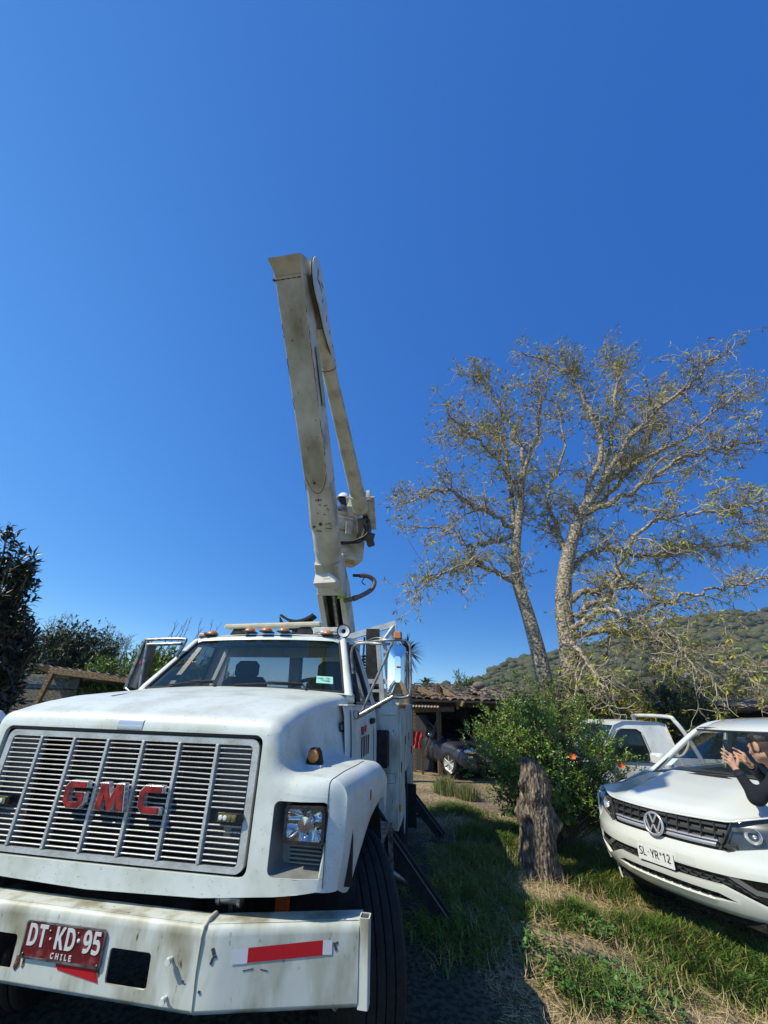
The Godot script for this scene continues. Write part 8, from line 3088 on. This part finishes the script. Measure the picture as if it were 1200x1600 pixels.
	var t3: Array = G3.call([3.576, 1.360, -4.058, 3.526, 1.378, -4.036, 3.508, 1.404, -4.053, 3.500, 1.426, -4.078])
	hr.append([t3[0], t3[1], 0.015, 0.0125]); hr.append([t3[1], t3[2], 0.0115, 0.010]); hr.append([t3[2], t3[3], 0.010, 0.008])
	flesh(mb, hr, 0.0033, 0.008, func(_p: Vector3) -> Color: return skin)
	var bm := StandardMaterial3D.new()
	bm.vertex_color_use_as_albedo = true
	bm.roughness = 0.75
	part("body", mb, bm, root)
	var jm := tri(mat(Color.WHITE, 0.95), ntex(93, 0.02, [G(0.75), G(1.0)], [0.3, 0.7], 256), 2.0, ntex(94, 0.016, [], [], 256, 4, 7.0), 1.0)
	jm.vertex_color_use_as_albedo = true
	part("clothes", jk, jm, root)
	# cuffs, collar and hair
	var cu := MB.new()
	for q in [[elL, wrL], [elR, wrR]]:
		var a: Vector3 = q[0].lerp(q[1], 0.80)
		var e: Vector3 = q[0].lerp(q[1], 0.94)
		cu.tube([a, e], [0.041, 0.037], 18)
	part("jacket_edge", cu, mat(lin(0.014, 0.016, 0.03), 0.85), root)
	var hr2 := MB.new()
	var hbn: Array = [[hc + hb * Vector3(0, 0.062, -0.012), Vector3(0.068, 0.060, 0.086), hb]]
	var r := RandomNumberGenerator.new()
	r.seed = 91
	for i in 60:
		var a := r.randf() * TAU
		var d := sqrt(r.randf())
		var q := Vector3(cos(a) * 0.056 * d, 0.110 - 0.035 * d * d, -0.01 + sin(a) * 0.078 * d)
		hbn.append([hc + hb * q, hc + hb * (q + Vector3(r.randf_range(-0.015, 0.02), 0.014, r.randf_range(0.0, 0.03))), 0.009, 0.004])
	flesh(hr2, hbn, 0.0045, 0.010, func(_p: Vector3) -> Color: return Color.BLACK)
	part("hair", hr2, tri(mat(lin(0.016, 0.013, 0.012), 0.55), ntex(92, 0.08, [G(0.5), G(1.0)], [0.3, 0.7], 256), 6.0, M.fine, 0.8), root)
	for s in [-1.0, 1.0]:
		var ey := MB.new()
		ey.sphere(hc + hb * Vector3(s * 0.028, 0.008, 0.066), Vector3.ONE * 0.0115, Basis.IDENTITY, 12)
		part("eye", ey, mat(lin(0.5, 0.48, 0.45), 0.3), root)
	# the phone in the hands
	var ph := MB.new()
	var c0: Vector3 = W.call(3.431, 1.481, -4.079)
	var ux: Vector3 = (Vector3(3.476, 1.482, -4.100) - Vector3(3.380, 1.479, -4.059)).normalized()
	var uy0: Vector3 = (Vector3(3.413, 1.546, -4.072) - Vector3(3.440, 1.419, -4.075)).normalized()
	var uz := ux.cross(uy0).normalized()
	var uy := uz.cross(ux)
	var fr := Transform3D(Basis(ux, uy, uz), c0 + o)
	ph.ext(rr(0, 0, 0.076, 0.152, 0.010), 0.009, fr, 0.002)
	var pt := thing("phone", "black phone held upright in the person's hands", "phone", c0 + o)
	part("case", ph, M.blackgloss, pt, Transform3D(Basis.IDENTITY, -(c0 + o)))
	var scn := MB.new()
	scn.ext(rr(0, 0, 0.069, 0.145, 0.007), 0.0012, Transform3D(Basis(ux, uy, uz), uz * 0.0046))
	part("screen", scn, mat(lin(0.01, 0.01, 0.012), 0.08), pt)

func make_bucket_man() -> void:
	var B: Vector3 = TK.transform * Vector3(-0.08, 4.40, -5.25)
	var root := thing("person", "person in a dark jacket and white hard hat standing in the raised bucket", "person", B)
	var mb := MB.new()
	mb.use_col = true
	var hp: Vector3 = Vector3(-0.443, 5.61, -7.187) - B
	var nk := hp + Vector3(0.01, -0.10, -0.02)
	var ch := nk + Vector3(0.04, -0.22, -0.05)
	var pl := ch + Vector3(0.04, -0.30, -0.03)
	var navy := Color(0.02, 0.024, 0.045)
	var skin := Color(0.36, 0.21, 0.14)
	var b: Array = [[nk, ch, 0.06, 0.14], [ch, pl, 0.14, 0.13]]
	for s in [-1.0, 1.0]:
		var sh: Vector3 = nk + Vector3(0.15 * s, -0.10, 0.03 * s)
		var el: Vector3 = sh + Vector3(-0.02 * s, -0.24, -0.02)
		b.append([nk + Vector3(0, -0.06, 0), sh, 0.07, 0.075])
		b.append([sh, el, 0.068, 0.05])
		b.append([el, el + Vector3(-0.06 * s, 0.05, -0.12), 0.048, 0.036])
		var hip: Vector3 = pl + Vector3(0.09 * s, -0.02, 0)
		var kn: Vector3 = Vector3(hip.x, 0.42, hip.z + 0.03)
		b.append([hip, kn, 0.085, 0.06])
		b.append([kn, Vector3(hip.x - 0.02, 0.07, hip.z), 0.058, 0.045])
		b.append([Vector3(hip.x - 0.02, 0.05, hip.z), Vector3(hip.x - 0.02, 0.05, hip.z + 0.08), 0.045, 0.04])
	flesh(mb, b, 0.018, 0.06, func(_p: Vector3) -> Color: return navy)
	var hf := Vector3(0.55, -0.1, -0.4).normalized()
	var hx := Vector3.UP.cross(hf).normalized()
	var hb := Basis(hx, hf.cross(hx), hf)
	var hbs := head_bones(hp, hb, 1.0)
	hbs.append([hp + Vector3(0, -0.05, 0), nk, 0.05, 0.055])
	flesh(mb, hbs, 0.008, 0.022, func(p: Vector3) -> Color: return Color(0.03, 0.028, 0.03) if (hb.inverse() * (p - hp)).z < 0.05 else skin)
	var bm := StandardMaterial3D.new()
	bm.vertex_color_use_as_albedo = true
	bm.roughness = 0.8
	part("body", mb, bm, root)
	var he := MB.new()
	var prof: Array = []
	for k in 9:
		var a := PI / 2 * k / 8.0
		prof.append(Vector2(sin(a) * 0.118, cos(a) * 0.125))
	prof.append(Vector2(0.130, -0.008)); prof.append(Vector2(0.150, -0.018)); prof.append(Vector2(0.146, -0.024)); prof.append(Vector2(0.11, -0.016))
	prof.reverse()
	he.lathe(prof, Transform3D(hb * Basis(Vector3.RIGHT, -0.1) * Basis.from_scale(Vector3(0.92, 1, 1.1)), hp + hb * Vector3(0, 0.055, -0.005)), 28)
	part("hard_hat", he, mat(lin(0.72, 0.73, 0.72), 0.35), root)

func make_rest() -> void:
	plants()
	make_pickup()
	make_small_pickup()
	make_dark_car()
	make_sheds()
	make_phone_man()
	make_bucket_man()
